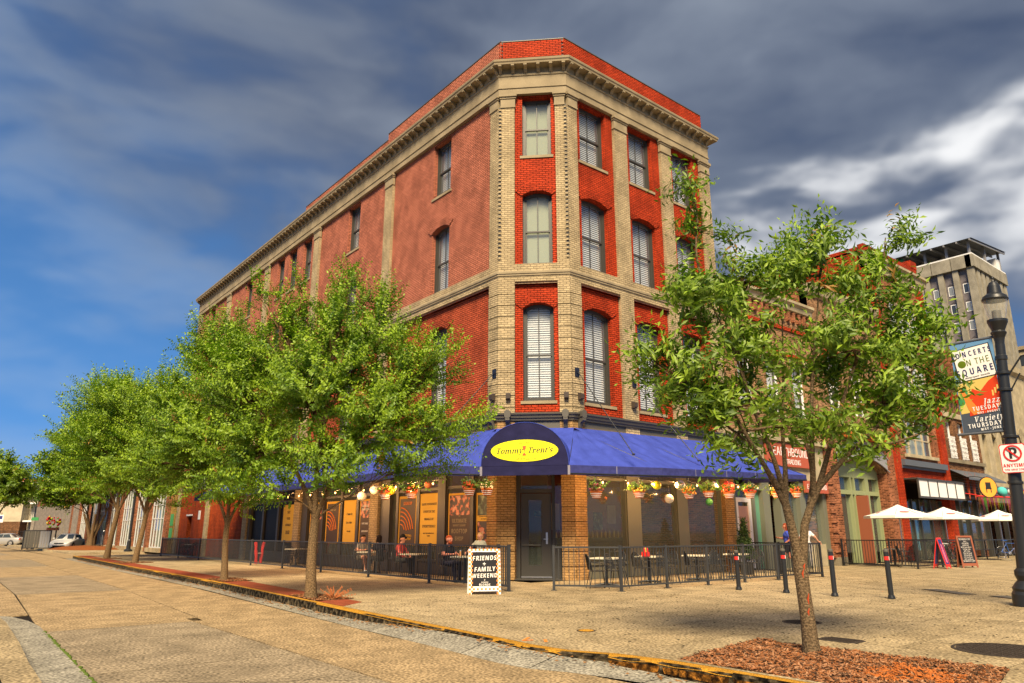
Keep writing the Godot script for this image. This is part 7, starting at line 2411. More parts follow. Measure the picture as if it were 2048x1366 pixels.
func street_things() -> void:
	var b: MB
	# chequered sandwich board by the gate
	var lean := 0.16
	var t := a_board("sandwich_board", "black sandwich board with an orange and white chequered border by the fence gap", Vector3(10.80, 0, -14.32), -0.507, 0.76, 1.03, lean, M.chalk_black, M.white)
	var xf := Transform3D(Basis(Vector3.RIGHT, -lean), Vector3(0, 0, sin(lean) * 1.03))
	b = mb(xf)
	var q := 0.047
	for i in 16:
		for j in 22:
			var x := -0.376 + i * q; var y := 0.0 + j * q
			if (i + j) % 2 == 0 and (x < -0.32 or x > 0.27 or y > 0.95 or (y > 0.07 and y < 0.14)):
				b.quad(Vector3(x, y, 0.014), Vector3(x + q, y, 0.014), Vector3(x + q, y + q, 0.014), Vector3(x, y + q, 0.014))
	put(t, "check_pattern", b, M.orange)
	for l in [["Friends", 0.125, 0.82, 0.12], ["+", 0.14, 0.685, 0.0], ["Family", 0.125, 0.565, 0.15], ["Weekend", 0.115, 0.42, 0.08], ["v", 0.05, 0.325, 0.0], ["GUINNESS", 0.030, 0.272, 0.0], ["BLONDE", 0.06, 0.217, 0.0]]:
		words(t, l[0].to_upper() if l[1] > 0.1 else l[0], l[1] * 0.82, xf * Transform3D(Basis(Vector3.BACK, l[3] * 0.25), Vector3(0, l[2], 0.011)), M.chalk, "Droid Sans", l[3], 1, 0.9)
	# bollards
	var k := 0
	for p in [[Vector3(16.51, 0, -11.23), 0.96, 0.0, "first in the row, standing close against the square side fence"], [Vector3(16.59, 0, -9.97), 1.02, 0.015, "second in the row, beside the walking woman"], [Vector3(16.55, 0, -8.75), 1.03, -0.05, "third in the row, leaning left, just right of the square tree trunk"], [Vector3(16.89, 0, -7.65), 1.04, 0.0, "last in the row, out in the open square towards the lamp post"]]:
		var bo := thing("bollard", "thin black bollard, " + p[3], "bollard", p[0], 0.0, "bollards across the square")
		bo.rotation = Vector3(0, 0.4, p[2])
		var h: float = p[1]
		b = mb(); b.lathe([Vector2(0.055, 0.03), Vector2(0.055, h - 0.06), Vector2(0.0, h - 0.05)], Vector3.ZERO, 16); put(bo, "post", b, M.black_metal)
		b = mb(); b.lathe([Vector2(0.075, -0.005), Vector2(0.078, 0.02), Vector2(0.066, 0.075), Vector2(0.055, 0.08)], Vector3.ZERO, 16); put(bo, "base", b, M.black_metal)
		b = mb(); b.lathe([Vector2(0.058, h - 0.055), Vector2(0.058, h - 0.015), Vector2(0.045, h), Vector2(0.0, h + 0.004)], Vector3.ZERO, 16); put(bo, "cap", b, M.trim_dark)
		b = mb()
		for i in 16:
			var a := TAU * i / 16 + 0.6; var c := TAU * (i + 1) / 16 + 0.6
			if i < 9:
				b.quad(Vector3(cos(a) * 0.057, h - 0.23, -sin(a) * 0.057), Vector3(cos(c) * 0.057, h - 0.23, -sin(c) * 0.057), Vector3(cos(c) * 0.057, h - 0.15, -sin(c) * 0.057), Vector3(cos(a) * 0.057, h - 0.15, -sin(a) * 0.057))
		put(bo, "red_band", b, M.red)
		b = mb()
		for i in 16:
			var a := TAU * i / 16 + 0.6; var c := TAU * (i + 1) / 16 + 0.6
			if i >= 9:
				b.quad(Vector3(cos(a) * 0.057, h - 0.23, -sin(a) * 0.057), Vector3(cos(c) * 0.057, h - 0.23, -sin(c) * 0.057), Vector3(cos(c) * 0.057, h - 0.15, -sin(c) * 0.057), Vector3(cos(a) * 0.057, h - 0.15, -sin(a) * 0.057))
		put(bo, "white_band", b, M.white)
		k += 1
	lamp_post()
	# umbrellas on the square
	for p in [[Vector3(32.55, 0, -14.0), "leftmost white market umbrella with red print, beside the iron arch shop", 1.38], [Vector3(37.3, 0, -14.0), "middle white market umbrella, before the red brick shop front", 1.38], [Vector3(44.3, 0, -14.0), "right white market umbrella, before the brown brick building", 1.28], [Vector3(53.5, 0, -14.3), "farthest white market umbrella, by the street lamp at the picture edge", 1.25]]:
		var u := thing("market_umbrella", p[1], "umbrella", p[0], 0.3, "market umbrellas on the square")
		b = mb(); b.lathe([Vector2(0.26, 0.0), Vector2(0.26, 0.05), Vector2(0.04, 0.09), Vector2(0.0, 0.09)], Vector3.ZERO, 16); put(u, "base", b, M.concrete_wall)
		b = mb(); b.tube([Vector3(0, 0.05, 0), Vector3(0, 2.55, 0)], [0.022, 0.022], 8); put(u, "pole", b, M.steel)
		var r: float = p[2]
		for i in 8:
			var a := TAU * i / 8; var c := TAU * (i + 1) / 8
			var ea := Vector3(cos(a) * r, 2.08, -sin(a) * r); var ec := Vector3(cos(c) * r, 2.08, -sin(c) * r)
			b = mb()
			for j in 5:
				var s0 := j / 5.0; var s1 := (j + 1) / 5.0
				var sag := func(s): return Vector3(0, 0.47 * (1 - s) - 0.05 * sin(s * PI), 0)
				var f := func(e: Vector3, s: float): return Vector3(e.x * s, 2.08, e.z * s) + sag.call(s)
				b.quad(f.call(ea, s1), f.call(ec, s1), f.call(ec, s0), f.call(ea, s0))
			b.quad(ea - Vector3(0, 0.10, 0), ec - Vector3(0, 0.10, 0), ec, ea)
			put(u, "canopy_panel", b, M.umbrella)
			b = mb(); b.tube([Vector3(0, 2.5, 0), ea + Vector3(0, -0.02, 0)], [0.01, 0.01], 4); put(u, "rib", b, M.steel)
			if i % 2 == 0:
				b = mb()
				var m := (ea + ec) / 2
				var mid := Vector3(m.x * 0.62, 2.08 + 0.47 * 0.38 - 0.03, m.z * 0.62)
				var out := Vector3(m.x, 0, m.z).normalized(); var side := out.cross(Vector3.UP)
				var nn := (out * 0.30 + Vector3.UP).normalized()
				var along := (out - nn * out.dot(nn)).normalized()
				for e in 10:
					var a0 := TAU * e / 10; var a1 := TAU * (e + 1) / 10
					b.tri(mid + nn * 0.012, mid + nn * 0.012 + side * cos(a0) * 0.2 + along * sin(a0) * 0.09, mid + nn * 0.012 + side * cos(a1) * 0.2 + along * sin(a1) * 0.09)
				put(u, "printed_badge", b, M.umbrella_print)
	# boards on the square
	t = a_board("sandwich_board", "red framed sandwich board with a blue and pink poster before the red shop", Vector3(32.6, 0, -12.6), 0.12, 0.62, 1.22, 0.2, M.navy, M.red)
	xf = Transform3D(Basis(Vector3.RIGHT, -0.2), Vector3(0, 0, sin(0.2) * 1.22))
	b = mb(xf); b.poly(PackedVector2Array([Vector2(-0.10, 0.25), Vector2(0.08, 0.22), Vector2(0.12, 0.6), Vector2(0.05, 0.95), Vector2(-0.06, 0.98), Vector2(-0.14, 0.6)]), 0.009, 0.012); put(t, "poster_print", b, M.pink)
	t = a_board("chalk_board", "tall chalkboard with many lines of white menu writing on the square", Vector3(34.25, 0, -12.25), -0.55, 0.72, 1.28, 0.12, M.chalk_black, M.wood_red)
	xf = Transform3D(Basis(Vector3.RIGHT, -0.12), Vector3(0, 0, sin(0.12) * 1.28))
	var n := 0
	for l in ["SCRUFFY CITY", "HALL", "LIVE MUSIC", "EVERY DAY", "MON Open Mic 8", "TUE Jazz 7pm", "WED Trivia", "THU Live Band", "FRI Live Music", "SAT Live Music", "SUN Live Music", "SCRUFFY CITY"]:
		words(t, l, 0.062 if n in [0, 11] else 0.043, xf * Transform3D(Basis(), Vector3(0, 1.13 - n * 0.079, 0.010)), M.chalk, "Droid Sans", 0.1, 0, 0.8)
		n += 1
	# round hanging sign and the ribbons over the next bar
	t = thing("round_sign", "round orange hanging sign with a black chair emblem over the ribbon garland", "sign", Vector3(44.95, 3.76, -14.5), -0.5)
	b = mb(Transform3D(Basis(Vector3.RIGHT, PI / 2), Vector3.ZERO)); b.lathe([Vector2(0.0, -0.03), Vector2(0.56, -0.03), Vector2(0.56, 0.03), Vector2(0.0, 0.03)], Vector3.ZERO, 32); put(t, "rim", b, M.black)
	b = mb(Transform3D(Basis(Vector3.RIGHT, PI / 2), Vector3.ZERO)); b.lathe([Vector2(0.52, 0.0), Vector2(0.52, 0.036), Vector2(0.0, 0.036)], Vector3.ZERO, 32); put(t, "face", b, M.sign_orange)
	b = mb()
	b.box(Vector3(-0.16, -0.02, 0.037), Vector3(0.16, 0.26, 0.046)); b.box(Vector3(-0.16, -0.28, 0.037), Vector3(-0.11, -0.02, 0.046)); b.box(Vector3(0.11, -0.28, 0.037), Vector3(0.16, -0.02, 0.046)); b.box(Vector3(-0.18, -0.10, 0.036), Vector3(0.18, -0.02, 0.047))
	put(t, "chair_emblem", b, M.black)
	b = mb(); b.tube([Vector3(-0.3, 0.52, 0), Vector3(-0.2, 0.62, -0.6), Vector3(0.0, 0.62, -2.0)], [0.02, 0.02, 0.02], 6); put(t, "bracket", b, M.black_metal)
	t = thing("ribbon_garland", "garland of red, yellow and pink ribbons along a red pole over the bar terrace", "garland", Vector3(45.6, 3.35, -15.3))
	b = mb(); b.tube([Vector3(0, 0, 0), Vector3(11.5, 0.15, 0)], [0.05, 0.05], 8); put(t, "pole", b, M.red)
	for e in [0.0, 5.7, 11.4]:
		b = mb(); b.tube([Vector3(e, 0.05, 0), Vector3(e, 0.3, -1.25)], [0.03, 0.03], 6); put(t, "strut", b, M.red)
	rng.seed = 3
	var cols := ["red", "poster_yellow", "pink", "orange", "ribbon_green", "red", "ribbon_yellow", "pink"]
	for i in 74:
		b = mb()
		var x := 0.1 + i * 0.153
		var l := rng.randf_range(0.35, 0.95)
		b.quad(Vector3(x, -l, 0.03), Vector3(x + 0.10, -l + 0.05, -0.02), Vector3(x + 0.11, -0.02, 0.0), Vector3(x, -0.02, 0.0))
		put(t, "ribbon", b, M[cols[rng.randi() % cols.size()]])
	for i in 7:
		var l := thing("party_ball", "%s paper ball tied on the red garland pole" % ["white", "pink", "turquoise", "white", "yellow", "red", "pale green"][i] + [" at its near end", " next to the near end", " left of the middle", " near the middle", " right of the middle", " towards the far end", " at its far end"][i], "ball", Vector3(46.6 + i * 1.5, 3.68 + 0.02 * i, -15.3), 0, "paper balls on the garland")
		b = mb(); b.ball(Vector3.ZERO, Vector3.ONE * (0.20 + 0.04 * (i % 3)), 12, 8); put(l, "globe", b, M[["white", "pink", "turquoise", "white", "ribbon_yellow", "red", "ribbon_green"][i]])
	for i in 4:
		var g := thing("dry_branch", "bundle of bare %s branches standing on the brown building's canopy" % ["red", "rust", "pale", "orange"][i] + [" at the left", " left of the middle", " right of the middle", " at the right"][i], "branches", Vector3(46.3 + i * 0.85, 3.2, -15.9), 0, "bare branches over the terrace")
		for s in 7:
			b = mb(); b.tube([Vector3(0, 0, 0), Vector3(-0.5 + s * 0.12, 1.3 + 0.1 * (s % 3), 0.1 * (s % 2))], [0.015, 0.005], 4); put(g, "branch", b, M.branch_red if i < 2 else M.branch_tan)
	bicycle(Vector3(48.35, 0, -15.0), -0.68, "blue bicycle with drop bars leaning on the rail by the lamp post", "bike_blue")
	bicycle(Vector3(36.6, 0, -13.6), 0.9, "dark bicycle parked end on behind the chalkboard", "black_metal")
	bicycle(Vector3(35.0, 0, -13.2), 0.7, "dark bicycle parked beside the red framed sandwich board", "trim_dark")
	# rail that the bicycles lean on
	t = thing("bike_rail", "low black rail in front of the bar terrace with a bicycle against it", "railing", Vector3(44.0, 0, -15.3))
	b = mb()
	b.box(Vector3(0, 0.98, -0.025), Vector3(13.0, 1.03, 0.025)); b.box(Vector3(0, 0.5, -0.015), Vector3(13.0, 0.53, 0.015)); put(t, "rail", b, M.black_metal)
	for i in 9:
		b = mb(); b.box(Vector3(i * 1.6, 0, -0.025), Vector3(i * 1.6 + 0.05, 0.98, 0.026)); put(t, "post", b, M.black_metal)
	# end of the street: cars, bins, lamps, meter, signs
	car(Vector3(11.9, -0.15, -80.5), deg_to_rad(-39.14 - 90 + 14), "white", "white sedan facing the street, parked beside the mulched island", M.car_white)
	car(Vector3(9.2, -0.15, -107.0), deg_to_rad(-39.14 + 180), "silver", "silver grey sedan seen from the side, crossing behind the bin enclosure", M.car_silver)
	var at := Vector3(9.9, -0.15, -83.0)
	t = thing("bin_enclosure", "dark slatted metal bin enclosure left of the white sedan", "enclosure", at, deg_to_rad(-39.14 + 18))
	b = mb()
	for c in [Vector3(-1.1, 0, 0.8), Vector3(1.1, 0, 0.8), Vector3(-1.1, 0, -0.8), Vector3(1.1, 0, -0.8)]:
		b.box(c + Vector3(-0.05, 0, -0.05), c + Vector3(0.05, 1.75, 0.05))
	b.box(Vector3(-1.1, 1.68, 0.77), Vector3(1.1, 1.76, 0.83)); b.box(Vector3(-1.1, 0.1, 0.77), Vector3(1.1, 0.18, 0.83))
	put(t, "frame", b, M.black_metal)
	for i in 10:
		b = mb(); b.box(Vector3(-1.02 + i * 0.21, 0.18, 0.78), Vector3(-0.85 + i * 0.21, 1.68, 0.82)); put(t, "slat", b, M.steel_grey if i > 5 else M.trim_dark)
	for i in 7:
		b = mb(); b.box(Vector3(-1.12, 0.18, -0.75 + i * 0.21), Vector3(-1.08, 1.68, -0.58 + i * 0.21)); put(t, "slat", b, M.trim_dark)
	var fp := thing("flower_display", "bright display of red and yellow flowers above the bin enclosure", "flowers", at + Vector3(1.0, 1.75, -0.4))
	b = mb(); b.box(Vector3(-0.5, 0, -0.3), Vector3(0.5, 0.25, 0.3)); put(fp, "box", b, M.wood_red)
	for i in 40:
		b = mb(); b.ball(Vector3(rng.randf_range(-0.6, 0.6), rng.randf_range(0.2, 1.3), rng.randf_range(-0.25, 0.25)), Vector3.ONE * rng.randf_range(0.07, 0.13), 6, 4); put(fp, "bloom", b, M[["red", "ribbon_yellow", "red", "ribbon_green"][i % 4]])
	for p in [[Vector3(13.4, 0, -63.0), "nearer dark street lamp post standing before the white framed doors"], [Vector3(13.3, 0, -79.0), "farther dark street lamp post beside the large tree"]]:
		t = thing("street_lamp", p[1], "street lamp", p[0], 0, "street lamps on the left street")
		b = mb(); b.lathe([Vector2(0.30, 0.0), Vector2(0.30, 0.12), Vector2(0.16, 0.2), Vector2(0.14, 0.8), Vector2(0.10, 0.9), Vector2(0.085, 4.2)], Vector3.ZERO, 12); put(t, "post", b, M.black_metal)
		b = mb(); b.lathe([Vector2(0.09, 4.2), Vector2(0.18, 4.4), Vector2(0.12, 4.5)], Vector3.ZERO, 12); put(t, "cup", b, M.black_metal)
		b = mb(); b.lathe([Vector2(0.13, 4.5), Vector2(0.24, 4.95)], Vector3.ZERO, 12); put(t, "globe", b, M.lamp_glass)
		b = mb(); b.lathe([Vector2(0.30, 4.95), Vector2(0.16, 5.1), Vector2(0.05, 5.25), Vector2(0.0, 5.3)], Vector3.ZERO, 12); put(t, "hood", b, M.black_metal)
	t = thing("parking_meter", "grey headed parking meter on a thin post by the large tree", "parking meter", Vector3(13.3, 0, -72.3))
	b = mb(); b.lathe([Vector2(0.12, 0.0), Vector2(0.10, 0.04), Vector2(0.03, 0.06), Vector2(0.03, 1.15)], Vector3.ZERO, 8); put(t, "post", b, M.black_metal)
	b = mb(); b.soft_box(Vector3(-0.09, 1.15, -0.07), Vector3(0.09, 1.5, 0.07), 0.05); put(t, "head", b, M.black_metal)
	b = mb(); b.ball(Vector3(0, 1.5, 0), Vector3(0.09, 0.09, 0.07), 10, 6); put(t, "dome", b, M.steel)
	t = thing("road_sign", "small green street name sign on a post behind the bin enclosure", "sign", Vector3(9.75, 0, -87.0), deg_to_rad(-39.14))
	b = mb(); b.tube([Vector3(0, -0.2, 0), Vector3(0, 3.0, 0)], [0.03, 0.03], 6); put(t, "post", b, M.trim_dark)
	b = mb(); b.box(Vector3(-0.35, 2.55, 0.03), Vector3(0.35, 2.85, 0.05)); put(t, "plate", b, M.green)
	t = thing("road_sign", "white and blue parking sign at the left picture edge", "sign", Vector3(6.7, 0, -84.0), deg_to_rad(-39.14))
	b = mb(); b.tube([Vector3(0, -0.2, 0), Vector3(0, 3.2, 0)], [0.03, 0.03], 6); put(t, "post", b, M.trim_dark)
	b = mb(); b.box(Vector3(-0.25, 2.3, 0.03), Vector3(0.25, 3.0, 0.05)); put(t, "plate", b, M.white)
	b = mb(); b.box(Vector3(-0.15, 2.6, 0.05), Vector3(0.15, 2.9, 0.055)); put(t, "symbol", b, M.navy)
	# mulched island with its own kerb
	t = thing("planting_island", "low mulched island with a pale kerb under the large tree", "planting bed", Vector3(12.2, -0.15, -73.5))
	b = mb(Transform3D(Basis().scaled(Vector3(1, 1, 2.1)), Vector3.ZERO)); b.lathe([Vector2(3.0, 0.0), Vector2(3.0, 0.16), Vector2(2.75, 0.17)], Vector3.ZERO, 32); put(t, "kerb", b, M.walk_pale)
	b = mb(Transform3D(Basis().scaled(Vector3(1, 1, 2.1)), Vector3.ZERO)); b.lathe([Vector2(2.75, 0.16), Vector2(1.6, 0.38), Vector2(0.0, 0.48)], Vector3.ZERO, 32); put(t, "mulch_mound", b, M.mulch_orange)
	# dry leaves heaped at the foot of the nearest street tree
	t = thing("dry_shoots", "clump of dead red brown shoots at the foot of the nearest street tree", "shoots", Vector3(7.45, 0, -15.35))
	rng.seed = 12
	for i in 26:
		b = mb()
		var d := Vector3(rng.randfn(0, 0.16), rng.randf_range(0.06, 0.24), rng.randfn(0, 0.22))
		b.tube([Vector3(d.x * 0.2, 0, d.z * 0.2), d], [0.006, 0.003], 4)
		for e in 5:
			var p := d * (0.4 + 0.15 * e)
			b.tri(p, p + Vector3(0.03, 0.01, 0.012), p + Vector3(0.01, 0.03, -0.018))
		put(t, "shoot", b, M.dead_leaf_red)

func lamp_post() -> void:
	var t := thing("lamp_post", "tall black street lamp with a glass lantern, a banner and a no parking sign", "street lamp", Vector3(17.28, 0, -5.2))
	t.rotation.x = 0.056
	var b := mb()
	b.lathe([Vector2(0.27, 0.0), Vector2(0.27, 0.22), Vector2(0.24, 0.28), Vector2(0.255, 0.33), Vector2(0.20, 0.42), Vector2(0.15, 0.48), Vector2(0.19, 0.58), Vector2(0.19, 0.66), Vector2(0.14, 0.72), Vector2(0.135, 1.3)], Vector3.ZERO, 24); put(t, "base", b, M.black_metal)
	b = mb(); b.lathe([Vector2(0.125, 1.3), Vector2(0.11, 3.0), Vector2(0.095, 4.9), Vector2(0.11, 4.92), Vector2(0.11, 5.0), Vector2(0.09, 5.02), Vector2(0.09, 5.25)], Vector3.ZERO, 20); put(t, "post", b, M.black_metal)
	b = mb(); b.lathe([Vector2(0.085, 5.25), Vector2(0.09, 5.32), Vector2(0.10, 5.38), Vector2(0.15, 5.50), Vector2(0.12, 5.54), Vector2(0.14, 5.60), Vector2(0.19, 5.73), Vector2(0.19, 5.78), Vector2(0.13, 5.79)], Vector3.ZERO, 24); put(t, "cup", b, M.black_metal)
	b = mb(); b.lathe([Vector2(0.14, 5.79), Vector2(0.18, 5.92), Vector2(0.235, 6.24)], Vector3.ZERO, 24); put(t, "glass", b, M.lamp_glass)
	b = mb(); b.lathe([Vector2(0.0, 5.79), Vector2(0.085, 5.8), Vector2(0.085, 5.98), Vector2(0.0, 5.99)], Vector3.ZERO, 14); put(t, "lamp_head", b, M.trim_dark)
	b = mb(); b.lathe([Vector2(0.20, 6.24), Vector2(0.24, 6.20), Vector2(0.25, 6.23), Vector2(0.22, 6.30), Vector2(0.14, 6.36), Vector2(0.12, 6.52), Vector2(0.08, 6.60), Vector2(0.035, 6.63), Vector2(0.02, 6.67), Vector2(0.03, 6.70), Vector2(0.0, 6.76)], Vector3.ZERO, 24); put(t, "hood", b, M.black_metal)
	for y in [2.35, 3.28, 4.25, 4.6]:
		b = mb(); b.lathe([Vector2(0.13, y), Vector2(0.138, y + 0.01), Vector2(0.138, y + 0.05), Vector2(0.13, y + 0.06)], Vector3.ZERO, 20); put(t, "clamp_band", b, M.black_metal)
	b = mb(); b.tube([Vector3(0, 4.62, 0.12), Vector3(0, 4.95, 0.35), Vector3(0, 5.0, 0.65), Vector3(0, 4.8, 0.85)], [0.02, 0.02, 0.02, 0.02], 6); b.tube([Vector3(0, 4.28, 0.12), Vector3(0, 4.6, 0.3)], [0.015, 0.015], 5); put(t, "basket_arm", b, M.black_metal)
	# banner on two arms, facing the street
	var xf := FL; xf.origin = Vector3(17.26, 0, -5.05)
	var bn := thing("banner", "printed concert banner hanging from two arms on the lamp post", "banner", xf.origin)
	bn.transform = Transform3D(Basis(Vector3(0, 0, 1), Vector3(0, 1, 0), Vector3(-1, 0, 0)), xf.origin)
	var r := [-0.80, 0.02, 3.46, 5.40]
	b = mb(); b.box(Vector3(r[0], r[2], -0.012), Vector3(r[1], r[3], 0.012)); put(bn, "cloth", b, M.banner_sky)
	for y in [r[2] - 0.03, r[3] + 0.02]:
		b = mb(); b.tube([Vector3(-0.92, y, 0), Vector3(0.12, y, 0)], [0.03, 0.03], 8); put(bn, "arm", b, M.slate)
	b = mb(); b.box(Vector3(r[0] + 0.01, 3.46, 0.012), Vector3(r[1] - 0.01, 4.30, 0.015)); put(bn, "print", b, M.banner_dark)
	b = mb(); b.poly(PackedVector2Array([Vector2(-0.78, 3.86), Vector2(-0.25, 3.9), Vector2(0.0, 3.98), Vector2(0.0, 4.72), Vector2(-0.3, 4.6), Vector2(-0.78, 4.5)]), 0.014, 0.018); put(bn, "print", b, M.banner_gold)
	b = mb(); b.poly(PackedVector2Array([Vector2(-0.62, 3.8), Vector2(-0.1, 3.86), Vector2(0.0, 4.1), Vector2(0.0, 4.62), Vector2(-0.18, 4.5), Vector2(-0.36, 4.3), Vector2(-0.50, 4.38), Vector2(-0.58, 4.2)]), 0.017, 0.021); put(bn, "print", b, M.banner_red)
	b = mb()
	for i in 3:
		b.box(Vector3(-0.14 + i * 0.05, 4.18 + i * 0.05, 0.021), Vector3(-0.11 + i * 0.05, 4.30 + i * 0.05, 0.023))
	put(bn, "print", b, M.banner_gold)
	b = mb()
	for i in 3:
		b.ball(Vector3(-0.74 + 0.04 * i, 4.12 + 0.10 * i, 0.019), Vector3(0.07, 0.09, 0.004), 8, 6)
	put(bn, "print", b, M.green)
	b = mb(); b.poly(PackedVector2Array([Vector2(-0.74, 4.42), Vector2(-0.70, 4.40), Vector2(-0.46, 3.98), Vector2(-0.40, 3.86), Vector2(-0.54, 3.82), Vector2(-0.62, 3.94)]), 0.020, 0.024); put(bn, "print", b, M.orange)
	var tilt := Transform3D(Basis(Vector3.BACK, 0.10), Vector3(-0.385, 4.93, 0.014))
	b = mb(tilt); b.box(Vector3(-0.37, -0.36, 0.0), Vector3(0.37, 0.36, 0.008)); put(bn, "panel_border", b, M.black)
	b = mb(tilt); b.box(Vector3(-0.35, -0.34, 0.0), Vector3(0.35, 0.34, 0.011)); put(bn, "panel_face", b, M.umbrella)
	words(bn, "CONCERTS", 0.115, tilt * Transform3D(Basis(), Vector3(0.0, 0.22, 0.013)), M.navy_print, "Droid Sans", 0, 1, 0.64)
	b = mb(tilt); b.ball(Vector3(-0.23, 0.02, 0.010), Vector3(0.085, 0.085, 0.006), 20, 8); put(bn, "olive_dot", b, M.olive)
	words(bn, "N THE", 0.125, tilt * Transform3D(Basis(), Vector3(0.09, 0.02, 0.013)), M.olive, "Droid Sans", 0, 0, 0.85)
	words(bn, "SQUARE", 0.14, tilt * Transform3D(Basis(), Vector3(0.0, -0.17, 0.013)), M.navy_print, "Droid Sans", 0, 1, 0.70)
	words(bn, "Market Square - Knoxville", 0.028, tilt * Transform3D(Basis(), Vector3(0.0, -0.295, 0.013)), M.black, "Droid Serif", 0.2)
	for l in [["Jazz", 0.11, 4.085, 0.25, -0.17], ["TUESDAYS", 0.088, 3.955, 0.0, -0.26], ["MAY - AUGUST", 0.045, 3.86, 0.0, -0.26], ["Variety", 0.11, 3.725, 0.25, -0.28], ["THURSDAYS", 0.092, 3.60, 0.0, -0.33], ["MAY - JUNE", 0.052, 3.51, 0.0, -0.26]]:
		words(bn, l[0], l[1], Transform3D(Basis(Vector3.BACK, 0.06), Vector3(l[4], l[2], 0.026)), M.white, "Droid Sans" if l[3] == 0 else "Droid Serif", l[3], 1, 0.78)
	# no parking sign
	var ns := thing("parking_sign", "white no parking anytime sign with a red ring on the lamp post", "sign", Vector3(17.13, 2.85, -4.98))
	ns.transform.basis = bn.transform.basis
	b = mb(); b.soft_box(Vector3(-0.23, -0.29, 0.0), Vector3(0.23, 0.29, 0.006), 0.03); put(ns, "border", b, M.red)
	b = mb(); b.soft_box(Vector3(-0.215, -0.275, 0.0), Vector3(0.215, 0.275, 0.009), 0.03); var face := put(ns, "plate", b, M.white)
	words(face, "P", 0.22, Transform3D(Basis(), Vector3(0.0, 0.10, 0.012)), M.black, "Droid Sans", 0, 1)
	b = mb(Transform3D(Basis(Vector3.RIGHT, PI / 2), Vector3(0, 0.10, 0.012))); b.lathe([Vector2(0.165, 0.0), Vector2(0.165, 0.006), Vector2(0.135, 0.006), Vector2(0.135, 0.0)], Vector3.ZERO, 32); put(face, "ring", b, M.red)
	b = mb(Transform3D(Basis(Vector3.BACK, -0.78), Vector3(0, 0.10, 0.018))); b.box(Vector3(-0.15, -0.014, 0.0), Vector3(0.15, 0.014, 0.004)); put(face, "bar", b, M.red)
	words(face, "ANYTIME", 0.065, Transform3D(Basis(), Vector3(0.0, -0.14, 0.012)), M.red, "Droid Sans", 0, 1, 0.9)
	words(face, "TOW AWAY ZONE", 0.034, Transform3D(Basis(), Vector3(0.0, -0.225, 0.012)), M.red, "Droid Sans", 0, 0, 0.9)
	var hb := thing("hanging_basket", "hanging basket of purple flowers on the lamp post arm at the picture edge", "hanging basket", Vector3(17.28, 3.55, -4.25))
	b = mb(); b.lathe([Vector2(0.0, -0.26), Vector2(0.12, -0.22), Vector2(0.24, 0.0), Vector2(0.25, 0.03), Vector2(0.0, 0.02)], Vector3.ZERO, 16); put(hb, "basket", b, M.wood_dark)
	b = mb(); b.tube([Vector3(0, 0.0, 0), Vector3(0, 1.25, 0)], [0.008, 0.008], 4); put(hb, "chain", b, M.black_metal)
	rng.seed = 44
	put_leaves(hb, "plants", 120, func(): return Vector3(rng.randfn(0, 0.17), rng.randfn(0.05, 0.12), rng.randfn(0, 0.17)), 1.0, Color(0.12, 0.20, 0.03), Color(0.05, 0.10, 0.015))
	var heap := Heap.new()
	var f := mb(); f.ball(Vector3.ZERO, Vector3(0.035, 0.02, 0.035), 7, 4)
	var bit := f.mesh()
	for i in 150:
		var d := Vector3(rng.randfn(), rng.randfn() * 0.8 + 0.1, rng.randfn()).normalized()
		heap.add(bit, Transform3D(Basis.from_euler(Vector3(rng.randf() * 3, rng.randf() * 6, 0)), Vector3(0, 0.06, 0) + d * rng.randf_range(0.22, 0.36)), Color(0.36, 0.03, 0.42).lerp(Color(0.55, 0.14, 0.60), rng.randf()))
	put(hb, "flowers", heap, M.petal)

